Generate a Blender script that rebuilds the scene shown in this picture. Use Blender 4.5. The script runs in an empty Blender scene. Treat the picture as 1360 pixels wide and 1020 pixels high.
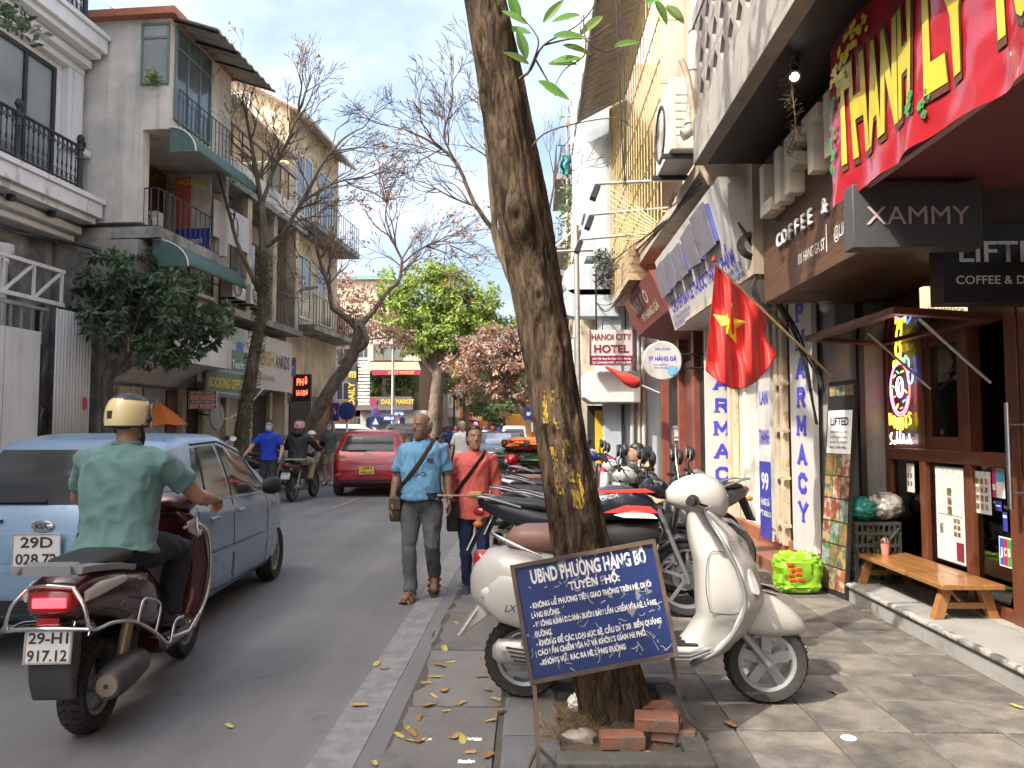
import bpy, bmesh, math, random
from mathutils import Vector, Matrix, Euler, noise
from math import sin, cos, pi, radians, sqrt, atan2, floor
V = Vector
MTR = Matrix.Translation
random.seed(11)
SC = bpy.context.scene
C = SC.collection
# ------------------------------------------------------------------ camera
CAMZ, FPX = 1.53, 1021.0
YAW, PITCH = math.atan(26/1021), math.atan(60/1021)
cam = bpy.data.objects.new('camera', bpy.data.cameras.new('camera')); C.objects.link(cam)
cam.data.sensor_width = 36; cam.data.lens = FPX/1360*36
cam.data.clip_start = .05; cam.data.clip_end = 3000
cam.location = (0, 0, CAMZ)
cam.rotation_euler = (pi/2+PITCH, 0, YAW)
SC.camera = cam
CR = Euler((pi/2+PITCH, 0, YAW)).to_matrix()
# ------------------------------------------------------------------ light
SUN_EL = radians(47); SUN_H = V((-.80, -.60, 0)).normalized()
SUN_DIR = V((SUN_H.x*cos(SUN_EL), SUN_H.y*cos(SUN_EL), sin(SUN_EL)))
sl = bpy.data.lights.new('sun', 'SUN'); sl.energy = 2.0; sl.angle = radians(.55); sl.color = (1, .93, .82)
so = bpy.data.objects.new('sun', sl); C.objects.link(so)
so.rotation_euler = SUN_DIR.to_track_quat('Z', 'Y').to_euler(); so.location = (-20, -15, 40)
w = bpy.data.worlds.new('World'); SC.world = w; w.use_nodes = True
nt = w.node_tree; nt.nodes.clear()
def _n(t, ty, **k):
    n = t.nodes.new(ty)
    for a, b in k.items(): setattr(n, a, b)
    return n
sky = _n(nt, 'ShaderNodeTexSky', sky_type='NISHITA', sun_disc=False, sun_elevation=SUN_EL,
         sun_rotation=atan2(SUN_H.x, SUN_H.y), air_density=1.0, dust_density=8.0, ozone_density=1.2, altitude=10)
tc = _n(nt, 'ShaderNodeTexCoord'); mp = _n(nt, 'ShaderNodeMapping'); mp.inputs['Scale'].default_value = (1, 1, 1.9)
mp.inputs['Location'].default_value = (.35, .1, .22)
nz = _n(nt, 'ShaderNodeTexNoise'); nz.inputs['Scale'].default_value = 2.3; nz.inputs['Detail'].default_value = 7; nz.inputs['Roughness'].default_value = .55
rp = _n(nt, 'ShaderNodeValToRGB'); rp.color_ramp.elements[0].position = .46; rp.color_ramp.elements[1].position = .76
mx = _n(nt, 'ShaderNodeMix', data_type='RGBA')
mx.inputs['B'].default_value = (5.0, 5.1, 5.25, 1)
ml = _n(nt, 'ShaderNodeMath', operation='MULTIPLY'); ml.inputs[1].default_value = .5
bg = _n(nt, 'ShaderNodeBackground'); bg.inputs['Strength'].default_value = .135
wo = _n(nt, 'ShaderNodeOutputWorld')
L = nt.links.new
L(tc.outputs['Generated'], mp.inputs['Vector']); L(mp.outputs[0], nz.inputs['Vector']); L(nz.outputs['Fac'], rp.inputs[0])
L(rp.outputs[0], ml.inputs[0]); L(ml.outputs[0], mx.inputs['Factor']); L(sky.outputs[0], mx.inputs['A']); L(mx.outputs['Result'], bg.inputs[0]); L(bg.outputs[0], wo.inputs[0])
vs = SC.view_settings; vs.view_transform = 'Standard'; vs.look = 'None'; vs.exposure = 1.85; vs.gamma = 1; vs.use_curve_mapping = False
cy = SC.cycles; cy.use_denoising = True; cy.use_adaptive_sampling = True; cy.adaptive_threshold = .02
cy.max_bounces = 6; cy.diffuse_bounces = 3; cy.glossy_bounces = 3; cy.transmission_bounces = 4; cy.transparent_max_bounces = 12
cy.caustics_reflective = False; cy.caustics_refractive = False; cy.sample_clamp_indirect = 6
# ------------------------------------------------------------------ helpers
def P(u, v, Y):
    d = CR @ V(((u-680)/FPX, (510-v)/FPX, -1)); return V((0, 0, CAMZ)) + d*(Y/d.y)
def PX(u, v, X):
    d = CR @ V(((u-680)/FPX, (510-v)/FPX, -1)); return V((0, 0, CAMZ)) + d*(X/d.x)
def G(u, v, z=0.):
    d = CR @ V(((u-680)/FPX, (510-v)/FPX, -1)); return V((0, 0, CAMZ)) + d*((z-CAMZ)/d.z)
MATS = {}
def mat(name, col, rough=.6, metal=0., var=.14, scale=6., bump=0., bscale=40., col2=None, thr=(.45, .65), scale2=2.5,
        spec=.5, coat=0., emit=0., alpha=1., rand=0., stretch=None, trans=0., sheen=0., streak=0.):
    if name in MATS: return MATS[name]
    m = bpy.data.materials.new(name); m.use_nodes = True; t = m.node_tree; L = t.links.new
    b = t.nodes['Principled BSDF']; c = tuple(col)
    tcn = _n(t, 'ShaderNodeTexCoord'); mpn = _n(t, 'ShaderNodeMapping'); L(tcn.outputs['Object'], mpn.inputs[0])
    if stretch: mpn.inputs['Scale'].default_value = stretch
    if rand:
        oj = _n(t, 'ShaderNodeObjectInfo'); vm = _n(t, 'ShaderNodeVectorMath', operation='SCALE'); vm.inputs[0].default_value = (37, 53, 71); L(oj.outputs['Random'], vm.inputs['Scale']); L(vm.outputs[0], mpn.inputs['Location'])
    nz = _n(t, 'ShaderNodeTexNoise'); nz.inputs['Scale'].default_value = scale; nz.inputs['Detail'].default_value = 5; L(mpn.outputs[0], nz.inputs['Vector'])
    r = _n(t, 'ShaderNodeMix', data_type='RGBA'); L(nz.outputs['Fac'], r.inputs['Factor'])
    cl = lambda x: max(0, min(1, x))
    r.inputs['A'].default_value = (*[cl(x*(1-2*var)) for x in c], 1); r.inputs['B'].default_value = (*[cl(x*(1+2*var)) for x in c], 1)
    out = r.outputs['Result']
    if col2:
        n2 = _n(t, 'ShaderNodeTexNoise'); n2.inputs['Scale'].default_value = scale2; n2.inputs['Detail'].default_value = 8; n2.inputs['Roughness'].default_value = .62; L(mpn.outputs[0], n2.inputs['Vector'])
        rr = _n(t, 'ShaderNodeMapRange'); rr.inputs['From Min'].default_value = thr[0]; rr.inputs['From Max'].default_value = thr[1]; L(n2.outputs['Fac'], rr.inputs['Value'])
        r2 = _n(t, 'ShaderNodeMix', data_type='RGBA'); L(rr.outputs[0], r2.inputs['Factor']); L(out, r2.inputs['A']); r2.inputs['B'].default_value = (*col2, 1); out = r2.outputs['Result']
    if streak:
        mp3 = _n(t, 'ShaderNodeMapping'); mp3.inputs['Scale'].default_value = (3.5, 3.5, .22); L(tcn.outputs['Object'], mp3.inputs[0])
        n3 = _n(t, 'ShaderNodeTexNoise'); n3.inputs['Scale'].default_value = 1.6; n3.inputs['Detail'].default_value = 6; L(mp3.outputs[0], n3.inputs['Vector'])
        r3 = _n(t, 'ShaderNodeMapRange'); r3.inputs['From Min'].default_value = .5; r3.inputs['From Max'].default_value = .78; r3.inputs['To Max'].default_value = streak; L(n3.outputs['Fac'], r3.inputs['Value'])
        m3 = _n(t, 'ShaderNodeMix', data_type='RGBA', blend_type='MULTIPLY'); m3.inputs['B'].default_value = (.3, .28, .25, 1); L(r3.outputs[0], m3.inputs['Factor']); L(out, m3.inputs['A']); out = m3.outputs['Result']
    if rand:
        oi = _n(t, 'ShaderNodeObjectInfo'); rm = _n(t, 'ShaderNodeMapRange'); rm.inputs['To Min'].default_value = 1-rand; rm.inputs['To Max'].default_value = 1+rand; L(oi.outputs['Random'], rm.inputs['Value'])
        hs = _n(t, 'ShaderNodeHueSaturation'); L(rm.outputs[0], hs.inputs['Value']); L(out, hs.inputs['Color']); out = hs.outputs[0]
    L(out, b.inputs['Base Color'])
    rn = _n(t, 'ShaderNodeMapRange'); rn.inputs['To Min'].default_value = cl(rough-.08); rn.inputs['To Max'].default_value = cl(rough+.1); L(nz.outputs['Fac'], rn.inputs['Value']); L(rn.outputs[0], b.inputs['Roughness'])
    b.inputs['Metallic'].default_value = metal; b.inputs['Specular IOR Level'].default_value = spec; b.inputs['Coat Weight'].default_value = coat; b.inputs['Coat Roughness'].default_value = .06
    if alpha < 1: b.inputs['Alpha'].default_value = alpha
    if trans: b.inputs['Transmission Weight'].default_value = trans
    if sheen: b.inputs['Sheen Weight'].default_value = sheen
    if emit: L(out, b.inputs['Emission Color']); b.inputs['Emission Strength'].default_value = emit
    if bump:
        n4 = _n(t, 'ShaderNodeTexNoise'); n4.inputs['Scale'].default_value = bscale; n4.inputs['Detail'].default_value = 6; L(mpn.outputs[0], n4.inputs['Vector'])
        bp = _n(t, 'ShaderNodeBump'); bp.inputs['Strength'].default_value = bump; bp.inputs['Distance'].default_value = .02; L(n4.outputs['Fac'], bp.inputs['Height']); L(bp.outputs[0], b.inputs['Normal'])
    MATS[name] = m; return m
def glassmat(name, tint=(.8, .85, .85), mixv=.12, rough=.02):
    if name in MATS: return MATS[name]
    m = bpy.data.materials.new(name); m.use_nodes = True; t = m.node_tree; t.nodes.clear(); L = t.links.new
    tr = _n(t, 'ShaderNodeBsdfTransparent'); tr.inputs[0].default_value = (*tint, 1)
    gl = _n(t, 'ShaderNodeBsdfGlossy'); gl.inputs['Roughness'].default_value = rough
    fr = _n(t, 'ShaderNodeFresnel'); fr.inputs['IOR'].default_value = 1.5; ad = _n(t, 'ShaderNodeMath', operation='ADD'); ad.inputs[1].default_value = mixv; ad.use_clamp = True; L(fr.outputs[0], ad.inputs[0])
    mx = _n(t, 'ShaderNodeMixShader'); L(ad.outputs[0], mx.inputs[0]); L(tr.outputs[0], mx.inputs[1]); L(gl.outputs[0], mx.inputs[2])
    o = _n(t, 'ShaderNodeOutputMaterial'); L(mx.outputs[0], o.inputs[0]); MATS[name] = m; return m
def frame(o, x, y):
    x = V(x).normalized(); y = V(y); z = x.cross(y).normalized(); y = z.cross(x)
    m = Matrix((x, y, z)).transposed().to_4x4(); m.translation = V(o); return m
FY = lambda o: frame(o, (1, 0, 0), (0, 0, 1))      # faces the camera (-Y); local x right, y up
FXL = lambda o: frame(o, (0, -1, 0), (0, 0, 1))    # faces -X (right-hand facades); local x towards camera
FXR = lambda o: frame(o, (0, 1, 0), (0, 0, 1))     # faces +X (left-hand facades); local x away from camera
class MB:
    def __init__(s): s.v = []; s.f = []
    def add(s, vs, fs, M=None):
        k = len(s.v); s.v += [tuple(M @ V(p)) if M is not None else tuple(p) for p in vs]; s.f += [tuple(i+k for i in f) for f in fs]; return s
    def b(s, x0, x1, y0, y1, z0, z1, M=None):
        return s.add([(x0,y0,z0),(x1,y0,z0),(x1,y1,z0),(x0,y1,z0),(x0,y0,z1),(x1,y0,z1),(x1,y1,z1),(x0,y1,z1)],
                     [(0,3,2,1),(4,5,6,7),(0,1,5,4),(1,2,6,5),(2,3,7,6),(3,0,4,7)], M)
    def box(s, c, d, rot=None, M=None):
        m = MTR(V(c))
        if rot is not None: m = m @ (Euler(rot).to_matrix().to_4x4() if not isinstance(rot, Matrix) else rot.to_4x4())
        if M is not None: m = M @ m
        x, y, z = [q/2 for q in d]; return s.b(-x, x, -y, y, -z, z, m)
    def tube(s, pts, r, n=8, cap=True, M=None, sq=1.):
        pts = [V(p) for p in pts]; N = len(pts); rr = r if isinstance(r, (list, tuple)) else [r]*N
        up = None; vs = []; fs = []
        for i, p in enumerate(pts):
            t = (pts[min(i+1, N-1)]-pts[max(i-1, 0)])
            t = t.normalized() if t.length > 1e-9 else V((0,0,1))
            if up is None: up = V((0,0,1)) if abs(t.z) < .9 else V((1,0,0))
            a = up - t*up.dot(t); a = a.normalized() if a.length > 1e-6 else t.orthogonal().normalized()
            bb = t.cross(a); up = a
            for j in range(n):
                q = 2*pi*j/n+pi/n; vs.append(p + a*cos(q)*rr[i] + bb*sin(q)*rr[i]*sq)
            if i:
                k = (i-1)*n; fs += [(k+j, k+(j+1)%n, k+n+(j+1)%n, k+n+j) for j in range(n)]
        if cap: fs += [tuple(range(n))[::-1], tuple((N-1)*n+j for j in range(n))]
        return s.add(vs, fs, M)
    def loft(s, rings, cap=True, M=None, closed=True):
        n = len(rings[0]); vs = [p for r in rings for p in r]; fs = []
        for i in range(len(rings)-1):
            k = i*n; fs += [(k+j, k+(j+1) % n, k+n+(j+1) % n, k+n+j) for j in range(n if closed else n-1)]
        if cap and closed: fs += [tuple(range(n))[::-1], tuple((len(rings)-1)*n+j for j in range(n))]
        return s.add(vs, fs, M)
    def lathe(s, prof, n=24, M=None, cap=False, arc=2*pi):
        full = abs(arc-2*pi) < 1e-6; m = n if full else n+1
        vs = [(r*cos(arc*j/n), r*sin(arc*j/n), z) for r, z in prof for j in range(m)]; fs = []
        for i in range(len(prof)-1):
            fs += [(i*m+j, i*m+(j+1) % m, (i+1)*m+(j+1) % m, (i+1)*m+j) for j in range(n)]
        if cap: fs += [tuple(range(m))[::-1], tuple((len(prof)-1)*m+j for j in range(m))]
        return s.add(vs, fs, M)
    def prism(s, poly, d, M=None, z0=0):
        n = len(poly); vs = [(x, y, z0) for x, y in poly]+[(x, y, z0+d) for x, y in poly]
        return s.add(vs, [tuple(range(n))[::-1], tuple(range(n, 2*n))]+[(j, (j+1) % n, n+(j+1) % n, n+j) for j in range(n)], M)
    def grid(s, fn, nu, nv, M=None):
        vs = [fn(i/nu, j/nv) for i in range(nu+1) for j in range(nv+1)]
        return s.add(vs, [(i*(nv+1)+j, (i+1)*(nv+1)+j, (i+1)*(nv+1)+j+1, i*(nv+1)+j+1) for i in range(nu) for j in range(nv)], M)
    def sph(s, c, r, n=12, m=8, M=None):
        r = (r, r, r) if not isinstance(r, (tuple, list)) else r; c = V(c)
        rings = [[c+V((r[0]*sin(pi*(i+.02)/(m+.04))*cos(2*pi*j/n), r[1]*sin(pi*(i+.02)/(m+.04))*sin(2*pi*j/n), -r[2]*cos(pi*i/m))) for j in range(n)] for i in range(m+1)]
        return s.loft(rings, M=M)
    def mesh(s, name):
        m = bpy.data.meshes.new(name); m.from_pydata(s.v, [], s.f); m.validate(); return m
    def build(s, name, mt, parent=None, smooth=0, bevel=0., sub=0, solid=0., fix=True, bseg=2):
        m = s.mesh(name)
        if fix:
            bm = bmesh.new(); bm.from_mesh(m); bmesh.ops.recalc_face_normals(bm, faces=bm.faces); bm.to_mesh(m); bm.free()
        return link(name, m, mt, parent, smooth, bevel, sub, solid, bseg)
def link(name, m, mt, parent=None, smooth=0, bevel=0., sub=0, solid=0., bseg=2):
    o = bpy.data.objects.new(name, m); C.objects.link(o)
    if mt is not None: m.materials.append(mt)
    if smooth:
        m.shade_smooth(); m.set_sharp_from_angle(angle=radians(smooth if smooth > 1 else 40))
    if parent is not None: o.parent = parent
    if solid: k = o.modifiers.new('s', 'SOLIDIFY'); k.thickness = solid; k.offset = 0
    if sub: k = o.modifiers.new('d', 'SUBSURF'); k.levels = k.render_levels = sub
    if bevel:
        k = o.modifiers.new('b', 'BEVEL'); k.width = bevel; k.segments = bseg; k.limit_method = 'ANGLE'; k.angle_limit = radians(35); k.harden_normals = False
        if not smooth: m.shade_smooth(); m.set_sharp_from_angle(angle=radians(50))
    return o
def tag(o, label, cat, group=None, kind=None):
    if label: o['label'] = label
    if cat: o['category'] = cat
    if group: o['group'] = group
    if kind: o['kind'] = kind
    return o
def thing(name, label, cat, loc=(0, 0, 0), rz=0, group=None, rx=0, ry=0):
    o = bpy.data.objects.new(name, None); C.objects.link(o); o.empty_display_size = .1; o.location = loc; o.rotation_euler = (rx, ry, rz)
    return tag(o, label, cat, group)
def struct(o): o['kind'] = 'structure'; return o
def copytree(o, loc=None, rz=None, label=None, parent=None, scale=None, ch=None):
    if ch is None:
        ch = {}
        for q in C.objects:
            if q.parent: ch.setdefault(q.parent.name, []).append(q)
    c = o.copy(); C.objects.link(c); c.parent = parent
    if loc is not None: c.location = loc
    if rz is not None: c.rotation_euler[2] = rz
    if label: c['label'] = label
    if scale: c.scale = (scale,)*3
    for q in ch.get(o.name, []): copytree(q, parent=c, ch=ch)
    return c
def ring(c, ax, ay, n=16, p=2., a0=0):
    c, ax, ay = V(c), V(ax), V(ay); out = []
    for j in range(n):
        q = 2*pi*j/n+a0; x, y = cos(q), sin(q)
        out.append(c + ax*math.copysign(abs(x)**(2/p), x) + ay*math.copysign(abs(y)**(2/p), y))
    return out
def xring(x, cy, cz, ry, rz, n=16, p=2.): return ring((x, cy, cz), (0, ry, 0), (0, 0, rz), n, p)
def yring(y, cx, cz, rx, rz, n=16, p=2.): return ring((cx, y, cz), (rx, 0, 0), (0, 0, rz), n, p)
def zring(z, cx, cy, rx, ry, n=16, p=2.): return ring((cx, cy, z), (rx, 0, 0), (0, ry, 0), n, p)
TMP = bpy.data.scenes.new('scratch')
def evalmesh(o):
    ex = [o]+[k.object for k in o.modifiers if k.type == 'BOOLEAN']
    for q in ex: TMP.collection.objects.link(q)
    vl = TMP.view_layers[0]; vl.update(); dg = vl.depsgraph; m = bpy.data.meshes.new_from_object(o.evaluated_get(dg), depsgraph=dg)
    for q in ex: TMP.collection.objects.unlink(q)
    return m
def blob(name, mb, mt, parent, voxel=.01, it=4, fac=.5, dec=0.):
    o = mb.build('tmp', None); k = o.modifiers.new('r', 'REMESH'); k.mode = 'VOXEL'; k.voxel_size = voxel; k.use_smooth_shade = True
    k = o.modifiers.new('s', 'SMOOTH'); k.factor = fac; k.iterations = it
    m = evalmesh(o); old = o.data; bpy.data.objects.remove(o); bpy.data.meshes.remove(old); m.name = name; m.materials.clear()
    m.shade_smooth(); return link(name, m, mt, parent)
def text(name, s, mt, parent, M, h, w=None, bold=0., ext=.004, align='C', shear=0., sp=1.):
    cu = bpy.data.curves.new('t', 'FONT'); cu.body = s; cu.size = 1; cu.offset = bold; cu.extrude = 0; cu.shear = shear; cu.space_character = sp; cu.resolution_u = 3; cu.fill_mode = 'FRONT'
    o = bpy.data.objects.new('t', cu); C.objects.link(o); m = evalmesh(o); bpy.data.objects.remove(o); bpy.data.curves.remove(cu)
    xs = [v.co.x for v in m.vertices] or [0, 1]; x0, x1 = min(xs), max(xs); k = h/.73; kx = (w/(x1-x0)) if w else k
    off = {'C': (x0+x1)/2, 'L': x0, 'R': x1}[align]
    for v in m.vertices: v.co = M @ V(((v.co.x-off)*kx, v.co.y*k, ext))
    m.name = name; m.materials.clear(); m.validate()
    return link(name, m, mt, parent)
def strokes(mb, lines, wd, M=None, d=.004):
    for ln in lines:
        for (x0, y0), (x1, y1) in zip(ln, ln[1:]):
            t = V((x1-x0, y1-y0)); l = t.length
            if l < 1e-6: continue
            t /= l; n = V((-t.y, t.x))*wd/2; e = t*wd*.25
            a, b = V((x0, y0))-e, V((x1, y1))+e
            mb.prism([tuple(a-n), tuple(b-n), tuple(b+n), tuple(a+n)], d, M)
    return mb
def leaf_quads(mb, p, d, nrm, l, w):
    d = V(d).normalized(); s = d.cross(V(nrm)); s = s.normalized() if s.length > 1e-6 else d.orthogonal().normalized(); n = s.cross(d)
    p = V(p); m0 = p; m1 = p+d*l*.5-n*l*.04; m2 = p+d*l
    k = len(mb.v); mb.v += [tuple(q) for q in (m0, m1+s*w*.5+n*w*.15, m2, m1-s*w*.5+n*w*.15, m1)]
    mb.f += [(k, k+1, k+4), (k+1, k+2, k+4), (k+2, k+3, k+4), (k+3, k, k+4)]
def rnd(a, b): return random.uniform(a, b)
def rvec():
    while 1:
        q = V((rnd(-1, 1), rnd(-1, 1), rnd(-1, 1)))
        if .01 < q.length < 1: return q.normalized()
# ------------------------------------------------------------------ ground
xL = lambda Y: -9.5+.0725*Y          # left facade line
xK = lambda Y: xL(Y)+1.75            # left kerb line
m_asph = mat('asphalt', (.165, .167, .172), .82, var=.10, scale=1.3, bump=.35, bscale=160, col2=(.20, .202, .205), thr=(.42, .72), scale2=.55)
m_gut = mat('gutter_concrete', (.165, .16, .15), .85, var=.12, scale=5, bump=.35, bscale=70, col2=(.085, .082, .076), thr=(.5, .72), scale2=2.2, rand=.12)
m_kerb = mat('kerb_stone', (.15, .155, .16), .75, var=.12, scale=6, bump=.25, bscale=60, col2=(.09, .09, .09), thr=(.5, .7), rand=.12)
m_tile = mat('pavement_tile', (.155, .141, .122), .7, var=.25, scale=11, bump=.4, bscale=80, col2=(.075, .071, .066), thr=(.42, .62), scale2=4.2, rand=.26)
m_joint = mat('joint_dirt', (.085, .075, .062), .95, var=.2, scale=20, bump=.4)
m_faded = mat('faded_white_paint', (.235, .235, .235), .8, var=.12, scale=30, col2=(.175, .177, .18), thr=(.42, .6), scale2=7)
def asphalt():
    m = bpy.data.materials.new('street_asphalt'); m.use_nodes = True; t = m.node_tree; L = t.links.new; b = t.nodes['Principled BSDF']; tc = _n(t, 'ShaderNodeTexCoord')
    def nz(sc, det=5, st=None, rough=.6):
        mp = _n(t, 'ShaderNodeMapping'); L(tc.outputs['Object'], mp.inputs[0])
        if st: mp.inputs['Scale'].default_value = st
        n = _n(t, 'ShaderNodeTexNoise'); n.inputs['Scale'].default_value = sc; n.inputs['Detail'].default_value = det; n.inputs['Roughness'].default_value = rough; L(mp.outputs[0], n.inputs['Vector']); return n.outputs['Fac']
    def ramp(f, a, b_, c0, c1):
        r = _n(t, 'ShaderNodeValToRGB'); e = r.color_ramp.elements; e[0].position = a; e[1].position = b_; e[0].color = (*c0, 1); e[1].color = (*c1, 1); L(f, r.inputs[0]); return r.outputs[0]
    def mul(a, b_):
        x = _n(t, 'ShaderNodeMix', data_type='RGBA', blend_type='MULTIPLY'); x.inputs['Factor'].default_value = 1; L(a, x.inputs['A']); L(b_, x.inputs['B']); return x.outputs['Result']
    c = ramp(nz(.45, 7), .35, .68, (.165, .167, .171), (.225, .226, .227)); c = mul(c, ramp(nz(240, 2), .30, .72, (.62, .62, .62), (1.25, 1.25, 1.25))); c = mul(c, ramp(nz(1.1, 6, (1.6, .12, 1)), .36, .66, (.80, .80, .80), (1.1, 1.1, 1.1)))
    c = mul(c, ramp(nz(3.2, 8, None, .7), .60, .72, (1, 1, 1), (.62, .61, .60))); c = mul(c, ramp(nz(5.5, 8, None, .72), .70, .74, (1, 1, 1), (1.5, 1.48, 1.45)))
    L(c, b.inputs['Base Color']); b.inputs['Roughness'].default_value = .8; b.inputs['Specular IOR Level'].default_value = .4
    bp = _n(t, 'ShaderNodeBump'); bp.inputs['Strength'].default_value = .5; bp.inputs['Distance'].default_value = .01; L(nz(190, 3), bp.inputs['Height']); L(bp.outputs[0], b.inputs['Normal']); return m
m_asph = asphalt()
road = MB(); road.add([(-150, -60, 0), (150, -60, 0), (150, 900, 0), (-150, 900, 0)], [(0, 1, 2, 3)])
struct(road.build('road', m_asph))
q = MB(); q.b(-1.02, -.81, -3, 60, -.01, .004); struct(q.build('edge_line', m_faded))
q = MB()
for k in range(9): q.b(-3.9, -3.8, 15+k*9, 17.2+k*9, -.01, .004)
struct(q.build('lane_line', mat('faded_yellow_paint', (.34, .27, .12), .8, var=.2, scale=20, col2=(.14, .14, .145), thr=(.45, .6), scale2=6)))
# gutter slabs with ragged asphalt edge
gut = MB(); gut.b(-.70, -.16, -3, 90, -.05, .006); gut = struct(gut.build('gutter', m_joint))
gs = []
for k in range(4):
    q = MB(); n = 10
    edge = [(-.66+rnd(-.035, .03), -.525+1.05*i/n) for i in range(n+1)]
    q.prism([(-.175, .525), *edge[::-1], (-.175, -.525)], .014); gs.append(q.mesh('gutter_slab')); gs[-1].materials.append(m_gut)
for k in range(26):
    o = bpy.data.objects.new('gutter_slab', gs[k % 4]); C.objects.link(o); o.parent = gut; o.location = (rnd(-.008, .008), 1.6+k*1.07, .004+rnd(0, .004)); o.rotation_euler = (0, rnd(-.006, .006), 0)
# dark broken crack along asphalt edge
ck = MB(); x = -.69
for k in range(150):
    y = 1.8+k*.12; x2 = max(-.76, min(-.63, x+rnd(-.03, .03))); wd = rnd(.001, .013)*(random.random() < .62)+.0008; x2 += rnd(-.02, .02)
    ck.add([(x-wd, y, .0085), (x+wd*.6, y, .0085), (x2+wd*.6, y+.13, .0085), (x2-wd, y+.13, .0085)], [(0, 1, 2, 3)]); x = x2
struct(ck.build('edge_crack', mat('crack', (.085, .081, .075), .95)))
# right pavement
pv = MB(); pv.b(-.165, 14, -12, 90, -.3, .088); pv = struct(pv.build('pavement', m_joint))
km = MB(); km.loft([[V((-.172, y, 0)), V((-.168, y, .06)), V((-.12, y, .1)), V((.125, y, .1)), V((.125, y, 0))] for y in (-.49, .49)])
km = km.mesh('kerb_stone'); km.materials.append(m_kerb)
for k in range(60):
    o = bpy.data.objects.new('kerb_stone', km); C.objects.link(o); o.parent = pv; o.location = (rnd(-.006, .006), 1.2+k*.99, rnd(-.004, .006)); o.rotation_euler = (0, 0, rnd(-.004, .004))
tms = []
TX, TY = .4175, .42
for k in range(5):
    q = MB(); h = [rnd(-.0015, .0015) for _ in range(4)]; a, b_, g = TX/2-.0035, TY/2-.0035, .004
    q.add([(-a, -b_, -.03), (a, -b_, -.03), (a, b_, -.03), (-a, b_, -.03), (-a, -b_, -.004), (a, -b_, -.004), (a, b_, -.004), (-a, b_, -.004),
           (-a+g, -b_+g, h[0]), (a-g, -b_+g, h[1]), (a-g, b_-g, h[2]), (-a+g, b_-g, h[3])],
          [(0, 1, 5, 4), (1, 2, 6, 5), (2, 3, 7, 6), (3, 0, 4, 7), (4, 5, 9, 8), (5, 6, 10, 9), (6, 7, 11, 10), (7, 4, 8, 11), (8, 9, 10, 11)])
    tms.append(q.mesh('paving_tile')); tms[-1].materials.append(m_tile)
PIT = (.13, .70, 3.36, 4.36)
tn = 0
for j in range(-3, 46):
    for i in range(6):
        cx, cy_ = .134+TX*(i+.5), 2.1+TY*(j+.5)
        if PIT[0]-.02 < cx < PIT[1] and PIT[2]-.1 < cy_ < PIT[3]: continue
        o = bpy.data.objects.new('paving_tile', tms[(i*7+j*3) % 5]); C.objects.link(o); o.parent = pv
        o.location = (cx, cy_, .1+rnd(-.003, .003)); o.rotation_euler = (rnd(-.006, .006), rnd(-.006, .006), random.choice((0, pi)))
# far paving, one sheet
q = MB(); q.b(.13, 3.2, 21.45, 90, .05, .1); o = q.build('far_paving', m_tile); o.parent = pv
# left pavement
q = MB(); q.add([(xK(-15), -15, -.1), (xL(-15)-3, -15, -.1), (xL(28)-3, 28, -.1), (xK(28), 28, -.1), (xK(-15), -15, .12), (xL(-15)-3, -15, .12), (xL(28)-3, 28, .12), (xK(28), 28, .12)],
          [(0, 1, 2, 3), (4, 5, 6, 7), (0, 1, 5, 4), (1, 2, 6, 5), (2, 3, 7, 6), (3, 0, 4, 7)])
lp = struct(q.build('pavement', m_tile))
kl = MB(); kl.loft([[V((.17, y, -.02)), V((.165, y, .08)), V((.12, y, .125)), V((-.1, y, .125)), V((-.1, y, -.02))] for y in (-.49, .49)]); kl = kl.mesh('kerb_stone'); kl.materials.append(m_kerb)
for k in range(22):
    y = 6+k*.99; o = bpy.data.objects.new('kerb_stone', kl); C.objects.link(o); o.parent = lp; o.location = (xK(y), y, rnd(-.004, .004)); o.rotation_euler = (0, 0, -math.atan(.0725))
# far pavement left of the street beyond the crossing
q = MB(); q.b(-60, -6.7, 47, 400, -.1, .12); struct(q.build('pavement', m_tile))
q = MB(); q.b(2.2, 60, 91, 400, -.1, .12); struct(q.build('pavement', m_tile))
# planting soil and border of the tree pit
m_soil = mat('pit_soil', (.10, .075, .05), .95, var=.3, scale=25, bump=.8, bscale=60)
q = MB(); q.grid(lambda a, b: (PIT[0]-.02+a*.58, PIT[2]+.05+b*.92, .098+.03*noise.noise(V((a*6, b*9, 1)))+.02*noise.noise(V((a*19, b*25, 3)))), 22, 30)
struct(q.build('pit_soil', m_soil, smooth=60))
m_bord = mat('pit_border_stone', (.10, .10, .095), .85, var=.15, scale=9, bump=.5, bscale=45, col2=(.07, .065, .06), thr=(.45, .65), scale2=4)
tp = thing('tree_pit_border', 'low grey stone border around the soil at the foot of the leaning tree', 'planter', (0, 0, 0))
for (x0, x1, y0, y1) in ((.10, .77, 3.30, 3.42), (.665, .775, 3.43, 4.3), (.10, .76, 4.31, 4.42)):
    q = MB(); nx = 6 if x1-x0 > y1-y0 else 1; ny = 1 if nx > 1 else 6
    q.b(x0, x1, y0, y1, .06, .145); q.build('border_stone', m_bord, tp, bevel=.014)
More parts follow.
